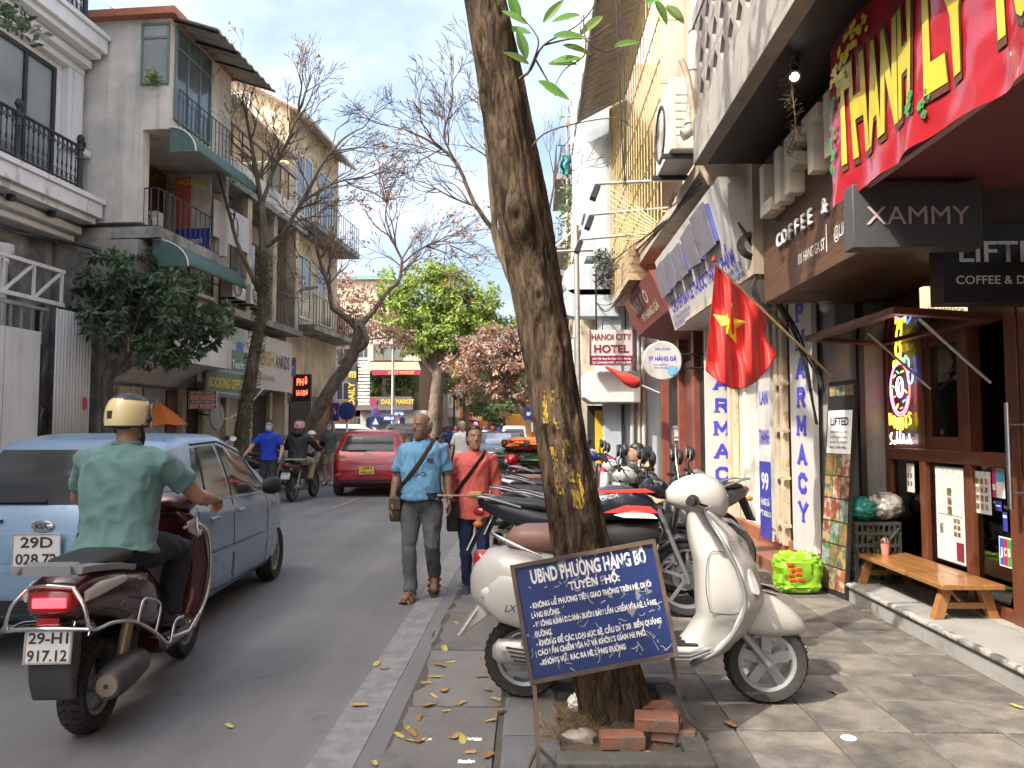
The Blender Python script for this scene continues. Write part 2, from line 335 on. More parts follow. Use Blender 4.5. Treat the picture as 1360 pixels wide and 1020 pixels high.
# ------------------------------------------------------------------ trees
def barkmat(name, c1, c2, sc=1., yel=None):
    m = bpy.data.materials.new(name); m.use_nodes = True; t = m.node_tree; L = t.links.new; b = t.nodes['Principled BSDF']
    tc = _n(t, 'ShaderNodeTexCoord'); mp = _n(t, 'ShaderNodeMapping'); mp.inputs['Scale'].default_value = (10*sc, 10*sc, 1.8*sc); L(tc.outputs['Object'], mp.inputs[0])
    n1 = _n(t, 'ShaderNodeTexNoise'); n1.inputs['Scale'].default_value = 2.2; n1.inputs['Detail'].default_value = 9; n1.inputs['Roughness'].default_value = .65; n1.inputs['Distortion'].default_value = .6; L(mp.outputs[0], n1.inputs['Vector'])
    r = _n(t, 'ShaderNodeValToRGB'); e = r.color_ramp.elements; e[0].position = .36; e[0].color = (*c1, 1); e[1].position = .62; e[1].color = (*c2, 1); L(n1.outputs['Fac'], r.inputs[0])
    n2 = _n(t, 'ShaderNodeTexNoise'); n2.inputs['Scale'].default_value = 2.0; n2.inputs['Detail'].default_value = 4; L(tc.outputs['Object'], n2.inputs['Vector'])
    mxx = _n(t, 'ShaderNodeMix', data_type='RGBA', blend_type='MULTIPLY'); mxx.inputs['Factor'].default_value = .8
    rr = _n(t, 'ShaderNodeValToRGB'); rr.color_ramp.elements[0].position = .35; rr.color_ramp.elements[0].color = (.55, .55, .52, 1); rr.color_ramp.elements[1].position = .65; rr.color_ramp.elements[1].color = (1.0, .97, .92, 1); L(n2.outputs['Fac'], rr.inputs[0])
    L(r.outputs[0], mxx.inputs['A']); L(rr.outputs[0], mxx.inputs['B']); L(mxx.outputs['Result'], b.inputs['Base Color']); b.inputs['Roughness'].default_value = .9; b.inputs['Specular IOR Level'].default_value = .2
    bp = _n(t, 'ShaderNodeBump'); bp.inputs['Strength'].default_value = .9; bp.inputs['Distance'].default_value = .02; L(n1.outputs['Fac'], bp.inputs['Height']); L(bp.outputs[0], b.inputs['Normal'])
    MATS[name] = m; return m
def trunkbark():
    m = bpy.data.materials.new('fissured_bark'); m.use_nodes = True; t = m.node_tree; L = t.links.new; b = t.nodes['Principled BSDF']; tc = _n(t, 'ShaderNodeTexCoord')
    def mapped(s_):
        mp = _n(t, 'ShaderNodeMapping'); mp.inputs['Scale'].default_value = s_; L(tc.outputs['Object'], mp.inputs[0]); return mp.outputs[0]
    def nz(v, sc, d=6, dist=0.):
        n = _n(t, 'ShaderNodeTexNoise'); n.inputs['Scale'].default_value = sc; n.inputs['Detail'].default_value = d; n.inputs['Roughness'].default_value = .65; n.inputs['Distortion'].default_value = dist; L(v, n.inputs['Vector']); return n.outputs['Fac']
    wv = mapped((1, 1, .20)); fib = nz(wv, 34, 9, .5); crk = nz(wv, 13, 7, 1.0); big = nz(mapped((1, 1, .6)), 5, 5); fine = nz(mapped((1, 1, .7)), 90, 4)
    r = _n(t, 'ShaderNodeValToRGB'); e = r.color_ramp.elements; e[0].position = .34; e[0].color = (.022, .016, .012, 1); e[1].position = .66; e[1].color = (.150, .112, .076, 1); k = r.color_ramp.elements.new(.5); k.color = (.085, .062, .042, 1); L(fib, r.inputs[0])
    r2 = _n(t, 'ShaderNodeValToRGB'); e = r2.color_ramp.elements; e[0].position = .38; e[0].color = (.28, .26, .24, 1); e[1].position = .52; e[1].color = (1, 1, 1, 1); L(crk, r2.inputs[0])
    r3 = _n(t, 'ShaderNodeValToRGB'); e = r3.color_ramp.elements; e[0].position = .35; e[0].color = (.62, .62, .62, 1); e[1].position = .68; e[1].color = (1.2, 1.13, 1.05, 1); L(big, r3.inputs[0])
    x = _n(t, 'ShaderNodeMix', data_type='RGBA', blend_type='MULTIPLY'); x.inputs['Factor'].default_value = 1; L(r.outputs[0], x.inputs['A']); L(r2.outputs[0], x.inputs['B']); y = _n(t, 'ShaderNodeMix', data_type='RGBA', blend_type='MULTIPLY'); y.inputs['Factor'].default_value = 1; L(x.outputs['Result'], y.inputs['A']); L(r3.outputs[0], y.inputs['B']); L(y.outputs['Result'], b.inputs['Base Color'])
    b.inputs['Roughness'].default_value = .92; b.inputs['Specular IOR Level'].default_value = .15
    a = _n(t, 'ShaderNodeMath', operation='ADD'); L(fib, a.inputs[0]); L(crk, a.inputs[1]); a2 = _n(t, 'ShaderNodeMath', operation='MULTIPLY_ADD'); a2.inputs[1].default_value = .3; L(fine, a2.inputs[0]); L(a.outputs[0], a2.inputs[2])
    bp = _n(t, 'ShaderNodeBump'); bp.inputs['Strength'].default_value = 1.; bp.inputs['Distance'].default_value = .018; L(a2.outputs[0], bp.inputs['Height']); L(bp.outputs[0], b.inputs['Normal']); return m
m_bark = barkmat('dark_bark', (.028, .019, .013), (.115, .083, .054))
m_bark2 = barkmat('grey_bark', (.085, .07, .056), (.22, .18, .145), .8)
m_bark3 = barkmat('pale_bark', (.09, .065, .042), (.24, .18, .125), .8)
def leafmat(name, c, var=.3, tr=.25):
    m = bpy.data.materials.new(name); m.use_nodes = True; t = m.node_tree; L = t.links.new; b = t.nodes['Principled BSDF']
    g = _n(t, 'ShaderNodeNewGeometry'); h = _n(t, 'ShaderNodeHueSaturation'); h.inputs['Color'].default_value = (*c, 1)
    a1 = _n(t, 'ShaderNodeMapRange'); a1.inputs['To Min'].default_value = 1-var; a1.inputs['To Max'].default_value = 1+var; L(g.outputs['Random Per Island'], a1.inputs['Value']); L(a1.outputs[0], h.inputs['Value'])
    a2 = _n(t, 'ShaderNodeMapRange'); a2.inputs['To Min'].default_value = .47; a2.inputs['To Max'].default_value = .53; L(g.outputs['Random Per Island'], a2.inputs['Value']); L(a2.outputs[0], h.inputs['Hue'])
    L(h.outputs[0], b.inputs['Base Color']); b.inputs['Roughness'].default_value = .5; b.inputs['Specular IOR Level'].default_value = .35
    tr_ = _n(t, 'ShaderNodeBsdfTranslucent'); L(h.outputs[0], tr_.inputs[0]); mx = _n(t, 'ShaderNodeMixShader'); mx.inputs[0].default_value = tr
    L(b.outputs[0], mx.inputs[1]); L(tr_.outputs[0], mx.inputs[2]); L(mx.outputs[0], t.nodes['Material Output'].inputs[0]); MATS[name] = m; return m
m_lf_dark = leafmat('dark_green_leaf', (.10, .155, .085)); m_lf_lime = leafmat('lime_leaf', (.25, .33, .07), .35, .35); m_lf_mid = leafmat('mid_green_leaf', (.10, .15, .055), .35)
m_lf_red = leafmat('reddish_leaf', (.33, .20, .15), .35, .3); m_lf_big = leafmat('fresh_leaf', (.13, .26, .05), .25, .45); m_lf_dry = leafmat('dry_leaf', (.42, .20, .08), .35, .3)
def spline(pts, n):
    pts = [V(p) for p in pts]; out = []; N = len(pts)-1
    for i in range(N):
        p0, p1, p2, p3 = pts[max(i-1, 0)], pts[i], pts[i+1], pts[min(i+2, N)]
        for k in range(n):
            t = k/n; out.append(.5*((2*p1)+(p2-p0)*t+(2*p0-5*p1+4*p2-p3)*t*t+(3*p1-p0-3*p2+p3)*t**3))
    return out+[pts[-1]]
def limb(mb, pts, r0, r1, n=8, k=4, wob=0.):
    s = spline(pts, k); N = len(s)-1
    s = [p+(rvec()*wob*(r0*(1-i/N)+r1*i/N) if 0 < i < N else V()) for i, p in enumerate(s)]
    mb.tube(s, [r0+(r1-r0)*i/N for i in range(N+1)], n); return s
def grow(mb, p, d, l, r, lev, tips, spread=.75, up=.12, seg=3, kids=(2, 3), shrink=.72, rmin=.004, bias=V((0, 0, 0))):
    d = V(d).normalized(); pts = [V(p)]
    for i in range(seg):
        d = (d+rvec()*.22+V((0, 0, up*.4))+bias*.15).normalized(); pts.append(pts[-1]+d*(l/seg))
    r1 = max(rmin, r*.62); mb.tube(pts, [r+(r1-r)*i/seg for i in range(seg+1)], 5 if r > .02 else (4 if r > .009 else 3), cap=False)
    if lev <= 0: tips.append((pts[-1], d)); return
    for k in range(random.randint(*kids)):
        a = d.orthogonal().normalized(); a.rotate(Matrix.Rotation(rnd(0, 2*pi), 3, d)); nd = (d+a*rnd(.35, 1)*spread+V((0, 0, up))+bias*.25).normalized()
        b = pts[-1] if k == 0 or random.random() < .5 else pts[random.randint(1, seg)]
        grow(mb, b, nd, l*shrink*rnd(.8, 1.15), r1*rnd(.75, 1), lev-1, tips, spread, up, seg, kids, shrink, rmin, bias)
    if lev <= 2: tips.append((pts[-1], d))
def crown_leaves(mb, blobs, n, size, droop=.3):
    tw = sum(b[2] for b in blobs)
    for c, r, wt in blobs:
        c = V(c); m = int(n*wt/tw); nc = max(6, m//38)
        for k in range(nc):
            u = rvec(); f = rnd(.55, 1.08) if random.random() < .8 else rnd(.1, .6)
            cc = c+V((u.x*r[0], u.y*r[1], u.z*r[2]))*f; cr = rnd(.55, 1.3)*min(r)*.22
            for j in range(38):
                o = rvec()*cr*(rnd(0, 1)**.45); p = cc+V((o.x*1.25, o.y*1.25, o.z*.75))
                d = (o.normalized()*.7+rvec()*.6+V((0, 0, -droop))).normalized(); s = size*rnd(.65, 1.25)
                leaf_quads(mb, p, d, (V((0, 0, 1))+rvec()*.6+u*.4), s, s*rnd(.4, .55))
# --- the leaning street tree
TB, TA = V((.42, 4.02, .06)), []
def tree_axis(z):
    t = (z-.06)
    return V((.425-.179*t-.012*sin(t*1.4)+(.10*max(0, .5-t)*0), 4.02+.03*t+.02*sin(t), z))
def tree_rad(z, a):
    r = .163+.010*cos(z*2.1)-.012*(z)+.035*math.exp(-z*4)*(1+.5*cos(3*a+1))
    for (zk, ak, s, h) in ((2.62, 4.45, .13, .045), (2.2, 4.75, .10, .03), (3.05, 4.4, .14, .022), (1.5, 4.5, .12, .022), (3.6, 4.3, .15, .03), (3.75, 5.2, .12, .03), (1.2, 4.0, .12, .016), (3.3, 4.0, .10, .02), (2.0, 5.3, .13, .02)):
        da = (a-ak+pi) % (2*pi)-pi; e = math.exp(-((z-zk)/s)**2-(da/.42)**2); r += 1.7*h*e*(1-.75*math.exp(-((z-zk-.01)/(s*.33))**2-(da/.14)**2))
    p = V((cos(a)*2.6, sin(a)*2.6, z*1.1)); r += .012*noise.noise(p*.9)
    q = V((cos(a)*8.5, sin(a)*8.5, z*2.2)); f = noise.noise(q)+.5*noise.noise(q*2.3)+.35*noise.noise(q*4.7); r += .0085*f - .006*max(0, .25-abs(f))
    return r
def tree_pt(z, a, off=0.):
    return tree_axis(z)+V((cos(a), sin(a), 0))*(tree_rad(z, a)+off)
tr = thing('street_tree', 'thick leaning trunk with knots and yellow paint marks in front of the white scooter', 'tree', tuple(TB))
tr.location = (0, 0, 0)
q = MB(); NZ, NA = 330, 110
q.loft([[tree_pt(.06+5.6*i/NZ, 2*pi*j/NA) for j in range(NA)] for i in range(NZ+1)])
q.build('trunk', trunkbark(), tr, smooth=80)
pm = MB()
def paint(lines, wd, a0, z0, sa, sz):
    for ln in lines:
        for (x0, y0), (x1, y1) in zip(ln, ln[1:]):
            n = 16
            for i in range(n):
                for k in range(6):
                    t0, t1 = i/n, (i+1)/n; K6 = 6; dx, dy = x1-x0, y1-y0; l = sqrt(dx*dx+dy*dy) or 1; nx, ny = -dy/l, dx/l
                    o0, o1 = (k/6-.5)*wd, ((k+1)/6-.5)*wd
                    if random.random() < .30: continue
                    pts = []
                    for (t, o) in ((t0, o0), (t1, o0), (t1, o1), (t0, o1)):
                        x, y = x0+dx*t+nx*o, y0+dy*t+ny*o; pts.append(tree_pt(z0+y*sz, a0+x*sa, .0045))
                    pm.add(pts, [(0, 1, 2, 3)])
paint([[(0, 0), (0, 1)]], .75, 4.22, 1.56, .34, .17)
paint([[(0, 0), (0, 1)]], .95, 4.66, 1.53, .34, .20)
paint([[(0, 0), (0, 1)]], .7, 4.30, 1.20, .34, .24)
paint([[(.9, 1), (0, 1), (0, .55), (.8, .5), (.95, .1), (.5, 0), (0, .05)]], .36, 4.66, 1.17, .42, .26)
pm.build('paint_mark', mat('yellow_tree_paint', (.30, .20, .02), .9, var=.25, scale=40, col2=(.06, .042, .025), thr=(.44, .56), scale2=22, stretch=(1, 1, .35)), tr)
br = MB(); tips = []; lv = MB()
s0 = tree_axis(3.0)+V((.12, -.05, 0))
def tw(pts, r0, r1, n=6): return limb(br, pts, r0, r1, n, 4)
# leafy shoots beside the trunk top
A = [P(690, 105, 4.0), P(705, 92, 3.95), P(722, 60, 3.9), P(765, 35, 3.85), P(790, 5, 3.8), P(800, -40, 3.8)]
B = [P(775, 20, 3.9), P(778, 52, 3.9), P(800, 68, 3.95), P(822, 62, 4.0)]; B2 = [P(778, 52, 3.9), P(775, 75, 3.9), P(750, 92, 3.9), P(735, 118, 3.9)]
D = [P(700, 100, 3.95), P(715, 60, 3.9), P(708, 40, 3.9), P(690, 20, 3.9)]; E = [P(712, 80, 3.9), P(730, 112, 3.92), P(738, 128, 3.95)]
F = [P(722, 60, 3.9), P(755, 52, 3.9), P(785, 50, 3.9), P(812, 30, 3.9)]
H = [P(700, 205, 4.05), P(722, 178, 4.0), P(770, 163, 3.95), P(820, 157, 3.95), P(840, 170, 4.0)]
for k in (A, B, B2, D, E, F, H): tw(k, .008 if k is A else .0055, .002)
lv_spots = [(700, 32, -1, .6), (690, 28, -.4, 1), (705, 45, -1, .3), (722, 30, .8, 1), (735, 48, 1, 0), (748, 60, .6, -.2), (728, 85, 1, -.1), (735, 82, 1, .05), (702, 85, -.8, .3), (699, 78, -.3, 1), (715, 108, .6, -.3), (722, 114, 1, -.6), (800, 22, -.7, -.5), (815, 62, 1, .25), (770, 20, -1, -.2), (858, 5, 1, .5), (870, 0, .5, -1), (885, 8, .6, -.8), (893, 0, 1, .3), (830, 155, 0, 0)]
lv_spots += [(706, 62, .9, .5), (698, 95, -1, -.2), (712, 25, -.2, 1), (760, 40, .5, .7), (790, 12, -.5, .8), (803, 2, .8, .4), (845, -5, 1, -.2), (744, 92, .7, .6), (720, 70, -.9, .7), (782, 30, .9, -.5), (812, 8, .3, -1), (835, 4, .9, -.7)]
def bigleaf(mb, p, d, nrm, l, w):
    d = V(d).normalized(); s_ = d.cross(V(nrm)).normalized(); n = s_.cross(d); p = V(p); k = len(mb.v); N = 7
    for i in range(N+1):
        t = i/N; c = p+d*l*t+n*(-.10*l*t*t+.03*l*t); h = w*.5*(sin(pi*min(1, t*.92+.03)**.8))*(1 if t < 1 else 0)+.0012; mb.v += [tuple(c-s_*h+n*h*.3), tuple(c), tuple(c+s_*h+n*h*.3)]
    for i in range(N):
        a = k+3*i; mb.f += [(a, a+1, a+4, a+3), (a+1, a+2, a+5, a+4)]
for (u, v, dx, dz) in lv_spots[:19]:
    p = P(u, v, rnd(3.8, 4.05)); bigleaf(lv, p, (dx+.01, rnd(-.3, .1), dz), (rnd(-.3, .3), -1, .5), rnd(.13, .17), rnd(.045, .06))
# upper fork, above the frame
top = tree_axis(5.5)
for (dx, dy, l, r) in ((-.5, .3, 1.5, .10), (.35, .35, 1.7, .11), (.1, -.5, 1.4, .08)):
    s = limb(br, [top-V((0, 0, .3)), top+V((dx*.5, dy*.5, .6)), top+V((dx*1.6, dy*1.6, l))], r, r*.55, 8)
    for k in range(2): grow(br, s[-1-2*k], (dx, dy, .9), 1.1, r*.5, 4, tips, .9, .1)
for p, d in tips:
    for k in range(3): leaf_quads(lv, p+rvec()*.12, (d+rvec()*.8), rvec()+V((0, 0, 1)), rnd(.15, .22), rnd(.06, .08))
br.build('branches', m_bark2, tr, smooth=60); lv.build('leaves', m_lf_big, tr, fix=False)
# --- bare trees
def pxtree(name, label, limbs, bark, grows, leafmt=None, nleaf=0, lsize=.1, lev=4, extra=None):
    t = thing(name, label, 'tree', (0, 0, 0)); tk = MB(); bb = MB(); tips = []
    ends = []
    for i, (pts, r0, r1) in enumerate(limbs):
        s = limb(tk if i == 0 else bb, [P(*p) for p in pts], r0*(.88 if i == 0 else .72), r1*(.88 if i == 0 else .75), 10 if r0 > .06 else 7, 5, .12); ends.append(s)
    for (i, t0, l, r, n, lv_, sp, bias) in grows:
        s = ends[i]
        for k in range(n):
            j = int(t0*(len(s)-1)+(1-t0)*(len(s)-1)*rnd(0, 1)); j = min(j, len(s)-2) if k else len(s)-2
            d = (s[j+1]-s[j]).normalized(); a = d.orthogonal().normalized(); a.rotate(Matrix.Rotation(rnd(0, 6.28), 3, d))
            grow(bb, s[j+1 if k == 0 else j], d+a*(sp if k else .15), l*rnd(.75, 1.15), r*rnd(.7, 1), lv_, tips, .8, .10, 3, (2, 3), .74, .0032 if s[0].y < 12 else .005, V(bias))
    tk.build('trunk', bark, t, smooth=60); bb.build('branches', bark, t, smooth=60)
    if leafmt:
        m = MB(); random.shuffle(tips)
        for p, d in tips[:nleaf]:
            for k in range(3):
                leaf_quads(m, p+rvec()*lsize*.8, d+rvec()+V((0, 0, -.4)), rvec()+V((0, 0, 1)), lsize*rnd(.7, 1.3), lsize*rnd(.4, .6))
        m.build('leaves', leafmt, t, fix=False)
    return t
pxtree('bare_tree', 'bare tree with ivy on its slim trunk before the white sign boards', [
    ([(318, 640, 17.5), (322, 570, 17.5), (336, 480, 17.5), (349, 400, 17.5), (350, 330, 17.5), (347, 270, 17.5)], .20, .10),
    ([(350, 330, 17.5), (375, 310, 17.3), (400, 270, 17.1), (430, 215, 17), (455, 185, 17)], .085, .03),
    ([(347, 270, 17.5), (338, 215, 17.5), (330, 170, 17.6), (322, 130, 17.7)], .085, .03),
    ([(347, 275, 17.5), (362, 230, 17.4), (385, 180, 17.3), (398, 145, 17.3)], .07, .025),
    ([(345, 390, 17.5), (318, 330, 17.4), (305, 285, 17.3), (290, 230, 17.3), (278, 200, 17.3)], .075, .03),
    ([(338, 215, 17.5), (310, 190, 17.3), (285, 165, 17.2)], .045, .02),
    ([(400, 270, 17.1), (440, 245, 16.9), (480, 235, 16.8)], .04, .02)], m_bark2,
    [(1, .3, .62, .03, 11, 4, .8, (.25, 0, 0)), (2, .2, .6, .03, 11, 4, .8, (-.15, 0, .0)), (3, .3, .55, .028, 10, 4, .8, (.1, 0, .0)), (4, .3, .6, .025, 9, 4, .8, (-.3, 0, -.05)), (5, .2, .6, .02, 8, 4, .9, (-.3, 0, 0)), (6, .2, .6, .02, 8, 3, .8, (.3, 0, -.05))],
    m_lf_dry, 60, .11)
ivy = MB()
for k in range(1500):
    t = rnd(0, 1); pts = [P(322, 590, 17.5), P(336, 480, 17.5), P(349, 400, 17.5), P(350, 335, 17.5)]; f = t*3; i = min(2, int(f)); p = pts[i].lerp(pts[i+1], f-i); a = rnd(0, 6.28); r = .19-.05*t
    leaf_quads(ivy, p+V((cos(a)*r, sin(a)*r, 0)), (cos(a), sin(a), rnd(-.8, .8)), (cos(a), sin(a), .4), rnd(.05, .09), .05)
o = ivy.build('ivy_leaves', m_lf_mid, [x for x in C.objects if x.name.startswith('bare_tree')][0], fix=False)
pxtree('bare_tree', 'bare tree with crooked leaning trunk forked above a pruned stump, behind the red car', [
    ([(388, 640, 20.5), (400, 585, 20.5), (425, 540, 20.5), (450, 500, 20.5), (470, 468, 20.5), (477, 440, 20.5), (472, 425, 20.5)], .22, .15),
    ([(474, 436, 20.5), (455, 418, 20.4), (441, 408, 20.3), (438, 385, 20.3), (430, 360, 20.2), (422, 335, 20.2), (416, 300, 20.2)], .12, .045),
    ([(474, 436, 20.5), (488, 422, 20.6), (500, 408, 20.7), (516, 385, 20.8), (530, 372, 20.9), (534, 345, 21)], .13, .05),
    ([(470, 468, 20.5), (486, 456, 20.3), (482, 436, 20.3), (476, 432, 20.4)], .11, .09),
    ([(534, 345, 21), (520, 315, 21), (512, 285, 21), (516, 265, 21)], .05, .02),
    ([(534, 350, 21), (560, 330, 21), (590, 320, 21), (600, 330, 21)], .04, .02),
    ([(416, 300, 20.2), (400, 290, 20), (380, 320, 20)], .03, .015)], m_bark2,
    [(1, .5, .65, .03, 10, 4, .8, (.1, 0, -.1)), (4, .2, .62, .026, 10, 4, .9, (0, 0, -.05)), (5, .2, .65, .025, 10, 4, .9, (.15, 0, -.1)), (2, .6, .6, .025, 7, 4, .9, (.1, 0, .0)), (6, .1, .7, .02, 6, 4, .9, (.1, 0, -.1))],
    m_lf_dry, 170, .12)
pxtree('bare_tree', 'bare pale-barked tree rising just behind the leaning street tree', [
    ([(738, 700, 9.3), (728, 600, 9.3), (712, 510, 9.35), (700, 430, 9.4), (686, 385, 9.4), (664, 330, 9.5), (655, 300, 9.5)], .13, .06),
    ([(658, 310, 9.5), (652, 240, 9.5), (645, 170, 9.6), (640, 120, 9.6)], .06, .025),
    ([(655, 305, 9.5), (630, 270, 9.4), (605, 215, 9.4), (575, 190, 9.4), (545, 175, 9.4)], .045, .016),
    ([(605, 215, 9.4), (590, 180, 9.3), (600, 140, 9.3)], .022, .01), ([(635, 275, 9.4), (600, 262, 9.3), (570, 245, 9.3)], .02, .01),
    ([(700, 430, 9.4), (720, 330, 9.5), (735, 250, 9.6), (745, 200, 9.7)], .03, .012)], m_bark3,
    [(2, .2, .36, .012, 10, 4, .9, (-.2, 0, -.05)), (3, .2, .3, .01, 8, 4, .8, (-.1, 0, .0)), (4, .2, .32, .01, 8, 3, .8, (-.2, 0, -.05)), (1, .3, .34, .014, 8, 4, .8, (-.25, 0, .0)), (5, .4, .3, .01, 5, 3, .8, (.1, 0, .1))])
# --- leafy trees
def leafytree(name, label, trunk, limbs, blobs, n, size, lm, bark=m_bark2, lm2=None):
    t = thing(name, label, 'tree', (0, 0, 0)); tk = MB(); bb = MB(); limb(tk, [P(*p) for p in trunk[0]], trunk[1], trunk[2], 10, 5, .08); tk.build('trunk', bark, t, smooth=60)
    for pts, r0, r1 in limbs: limb(bb, [P(*p) for p in pts], r0, r1, 7, 4, .1)
    for (u, v, Y, rx, ry, rz, wt) in blobs:
        c = P(u, v, Y); tp = P(*trunk[0][-1]); limb(bb, [tp, (tp+c)/2+V((0, 0, rz*.1)), c], trunk[2]*.5, .02, 5, 3)
    bb.build('limbs', bark, t, smooth=60)
    m = MB(); crown_leaves(m, [(P(u, v, Y), (rx, ry, rz), wt) for (u, v, Y, rx, ry, rz, wt) in blobs], n, size); m.build('crown', lm, t, fix=False); return t
leafytree('evergreen_tree', 'small dense dark green tree over the roof of the blue car', ([(140, 640, 14.5), (144, 560, 14.5), (143, 500, 14.5), (160, 480, 14.5), (172, 462, 14.5)], .13, .09), [],
    [(200, 375, 14.3, 1.0, .9, .55, 2), (160, 400, 14.3, .95, .9, .6, 2), (240, 415, 14.3, 1.0, .9, .6, 2), (275, 435, 14.4, .5, .6, .5, 1), (200, 440, 14.2, 1.0, .9, .55, 2), (175, 350, 14.4, .6, .6, .35, .8), (120, 385, 14.4, .4, .5, .4, .6), (240, 465, 14.3, .6, .6, .4, .8), (145, 420, 14.2, .45, .5, .35, .6)], 5200, .17, m_lf_dark)
leafytree('street_tree', 'tall tree with bright lime green crown near the crossing', ([(574, 615, 40), (577, 560, 40), (580, 520, 40), (583, 495, 40)], .42, .32),
    [([(583, 500, 40), (565, 480, 40), (552, 455, 40), (545, 420, 40)], .2, .08), ([(583, 500, 40), (600, 478, 40), (618, 455, 40), (625, 430, 40)], .2, .08), ([(583, 500, 40), (580, 460, 40), (585, 420, 40)], .2, .08)],
    [(560, 400, 40, 2.2, 2, 1.3, 2), (530, 425, 40, 1.5, 1.5, .9, 1.2), (585, 380, 40, 1.8, 1.6, 1.0, 1.5), (610, 410, 40, 2.0, 1.8, 1.2, 1.8), (640, 425, 40, 1.6, 1.5, 1.0, 1.2), (590, 435, 40, 2.2, 1.8, 1.2, 2), (560, 455, 40, 1.3, 1.2, .7, .8), (540, 375, 40, 1.4, 1.3, 1.0, .9), (575, 362, 40, 1.2, 1.2, .7, .7), (665, 430, 40, 1.1, 1, .8, .7), (520, 400, 40, 1.2, 1.2, 1.0, .8), (640, 400, 40, 1.2, 1.2, .8, .8)], 17000, .25, m_lf_lime)
leafytree('street_tree', 'tree with rusty pink new leaves on the right behind the woman', ([(745, 640, 36), (722, 590, 36), (695, 545, 36), (675, 515, 36)], .3, .2), [],
    [(640, 480, 36, 1.9, 1.6, 1.2, 1.2), (670, 465, 36, 2.2, 1.6, 1.2, 1.6), (695, 490, 36, 1.6, 1.5, 1.3, 1.2), (650, 458, 36, 1.6, 1.4, .8, .8), (632, 505, 36, 1.3, 1.3, .9, .8), (680, 525, 36, 1.5, 1.2, .8, .8), (715, 470, 36, 1.5, 1.3, 1.1, .8)], 7000, .23, m_lf_red)
leafytree('street_tree', 'tree with a haze of pink leaves behind the crooked bare trunk', ([(430, 610, 34), (428, 560, 34), (432, 500, 34), (436, 460, 34)], .25, .15), [],
    [(440, 395, 34, 2.1, 1.6, 1.5, 1.5), (470, 415, 34, 1.9, 1.4, 1.3, 1.2), (412, 410, 34, 1.3, 1.2, 1.5, 1), (500, 435, 34, 1.5, 1.3, .9, .8), (522, 448, 34, 1.2, 1.1, .7, .6), (450, 450, 34, 1.7, 1.2, 1.0, .9), (425, 375, 34, 1.4, 1.2, .8, .7), (405, 450, 34, 1.0, 1, 1.0, .6)], 6500, .19, m_lf_red)
FT = [(655, 590, 78, 'dark green street tree beyond the crossing, left of the far street', 640, 530), (700, 590, 66, 'green street tree leaning over the far street from the right', 690, 540), (610, 590, 92, 'farther green tree above the red lantern light', 615, 535),
      (690, 588, 110, 'small far green tree over the orange truck', 672, 548), (600, 588, 130, 'far green tree behind the yellow banner', 628, 552), (660, 585, 170, 'farthest pale green tree at the end of the street', 648, 560), (735, 590, 52, 'green tree behind the leaning trunk on the right kerb', 715, 505), (618, 592, 60, 'dense olive green tree between the lime tree and the pink-leaved tree', 620, 505), (598, 590, 74, 'dark tree filling the gap behind the yellow banner', 600, 530)]
for i, (u, v, Y, lb, uc, vc) in enumerate(FT):
    k = Y/1021; c = P(uc, vc, Y)
    leafytree('street_tree', lb, ([(u, v+12, Y), (u*.7+uc*.3, v-15, Y), (uc*.7+u*.3, vc+8, Y)], .35, .22), [], [(uc, vc, Y, 38*k, 3, 22*k, 2), (uc-28, vc+4, Y, 26*k, 3, 16*k, 1), (uc+26, vc-6, Y, 26*k, 3, 17*k, 1), (uc+4, vc-22, Y, 26*k, 3, 12*k, .8)], 3400, 3.2*k+.12, m_lf_mid)
ob = thing('overhanging_branch', 'dark leafy twig hanging into the top left corner', 'branch', (0, 0, 0)); q = MB(); m = MB()
for k in range(5): s = limb(q, [P(-40, -30+k*8, 8), P(-10+k*4, -10+k*9, 8), P(12+k*7, 8+k*9, 8)], .012, .003, 5); [leaf_quads(m, s[rnd(0, 1) > .5 and -1 or len(s)//2]+rvec()*.12, rvec(), rvec(), rnd(.09, .14), .06) for j in range(22)]
q.build('twigs', m_bark2, ob); m.build('leaves', m_lf_dark, ob, fix=False)
# ------------------------------------------------------------------ right-hand buildings
m_wood = mat('brown_sign_board', (.115, .058, .028), .55, var=.22, scale=3, bump=.25, bscale=9, stretch=(2, 2, 30), col2=(.075, .036, .018), thr=(.45, .6), scale2=1.5)
m_redwood = mat('red_brown_timber', (.12, .038, .018), .38, var=.25, scale=3, stretch=(14, 14, 1.5), bump=.15, bscale=6, coat=.15)
m_honey = mat('honey_bench_wood', (.28, .13, .042), .3, var=.22, scale=2.5, stretch=(12, 1.2, 12), bump=.12, bscale=8, coat=.35, col2=(.24, .10, .03), thr=(.5, .7), scale2=2)
m_conc = mat('grey_concrete', (.30, .29, .27), .85, var=.12, scale=4, bump=.3, bscale=30, col2=(.17, .16, .15), thr=(.48, .7), scale2=1.7, streak=.5)
m_concl = mat('pale_concrete', (.31, .295, .27), .85, var=.1, scale=3, bump=.25, bscale=30, col2=(.33, .31, .28), thr=(.5, .72), scale2=1.4, streak=.5)
m_cream = mat('cream_plaster', (.38, .325, .25), .85, var=.1, scale=2.5, bump=.2, bscale=25, col2=(.38, .31, .24), thr=(.5, .7), scale2=1.3, streak=.5)
m_white = mat('white_painted', (.70, .69, .66), .55, var=.06, scale=5, streak=.3, col2=(.58, .56, .52), thr=(.5, .75))
m_signw = mat('white_sign_face', (.54, .53, .51), .4, var=.05, scale=4, streak=.25)
m_blueish = mat('pale_blue_render', (.42, .48, .53), .8, var=.07, scale=2, bump=.12, bscale=22, col2=(.33, .38, .42), thr=(.5, .75), scale2=.9, streak=.4)
m_dark = mat('black_soffit', (.018, .016, .016), .6, var=.2, scale=6)
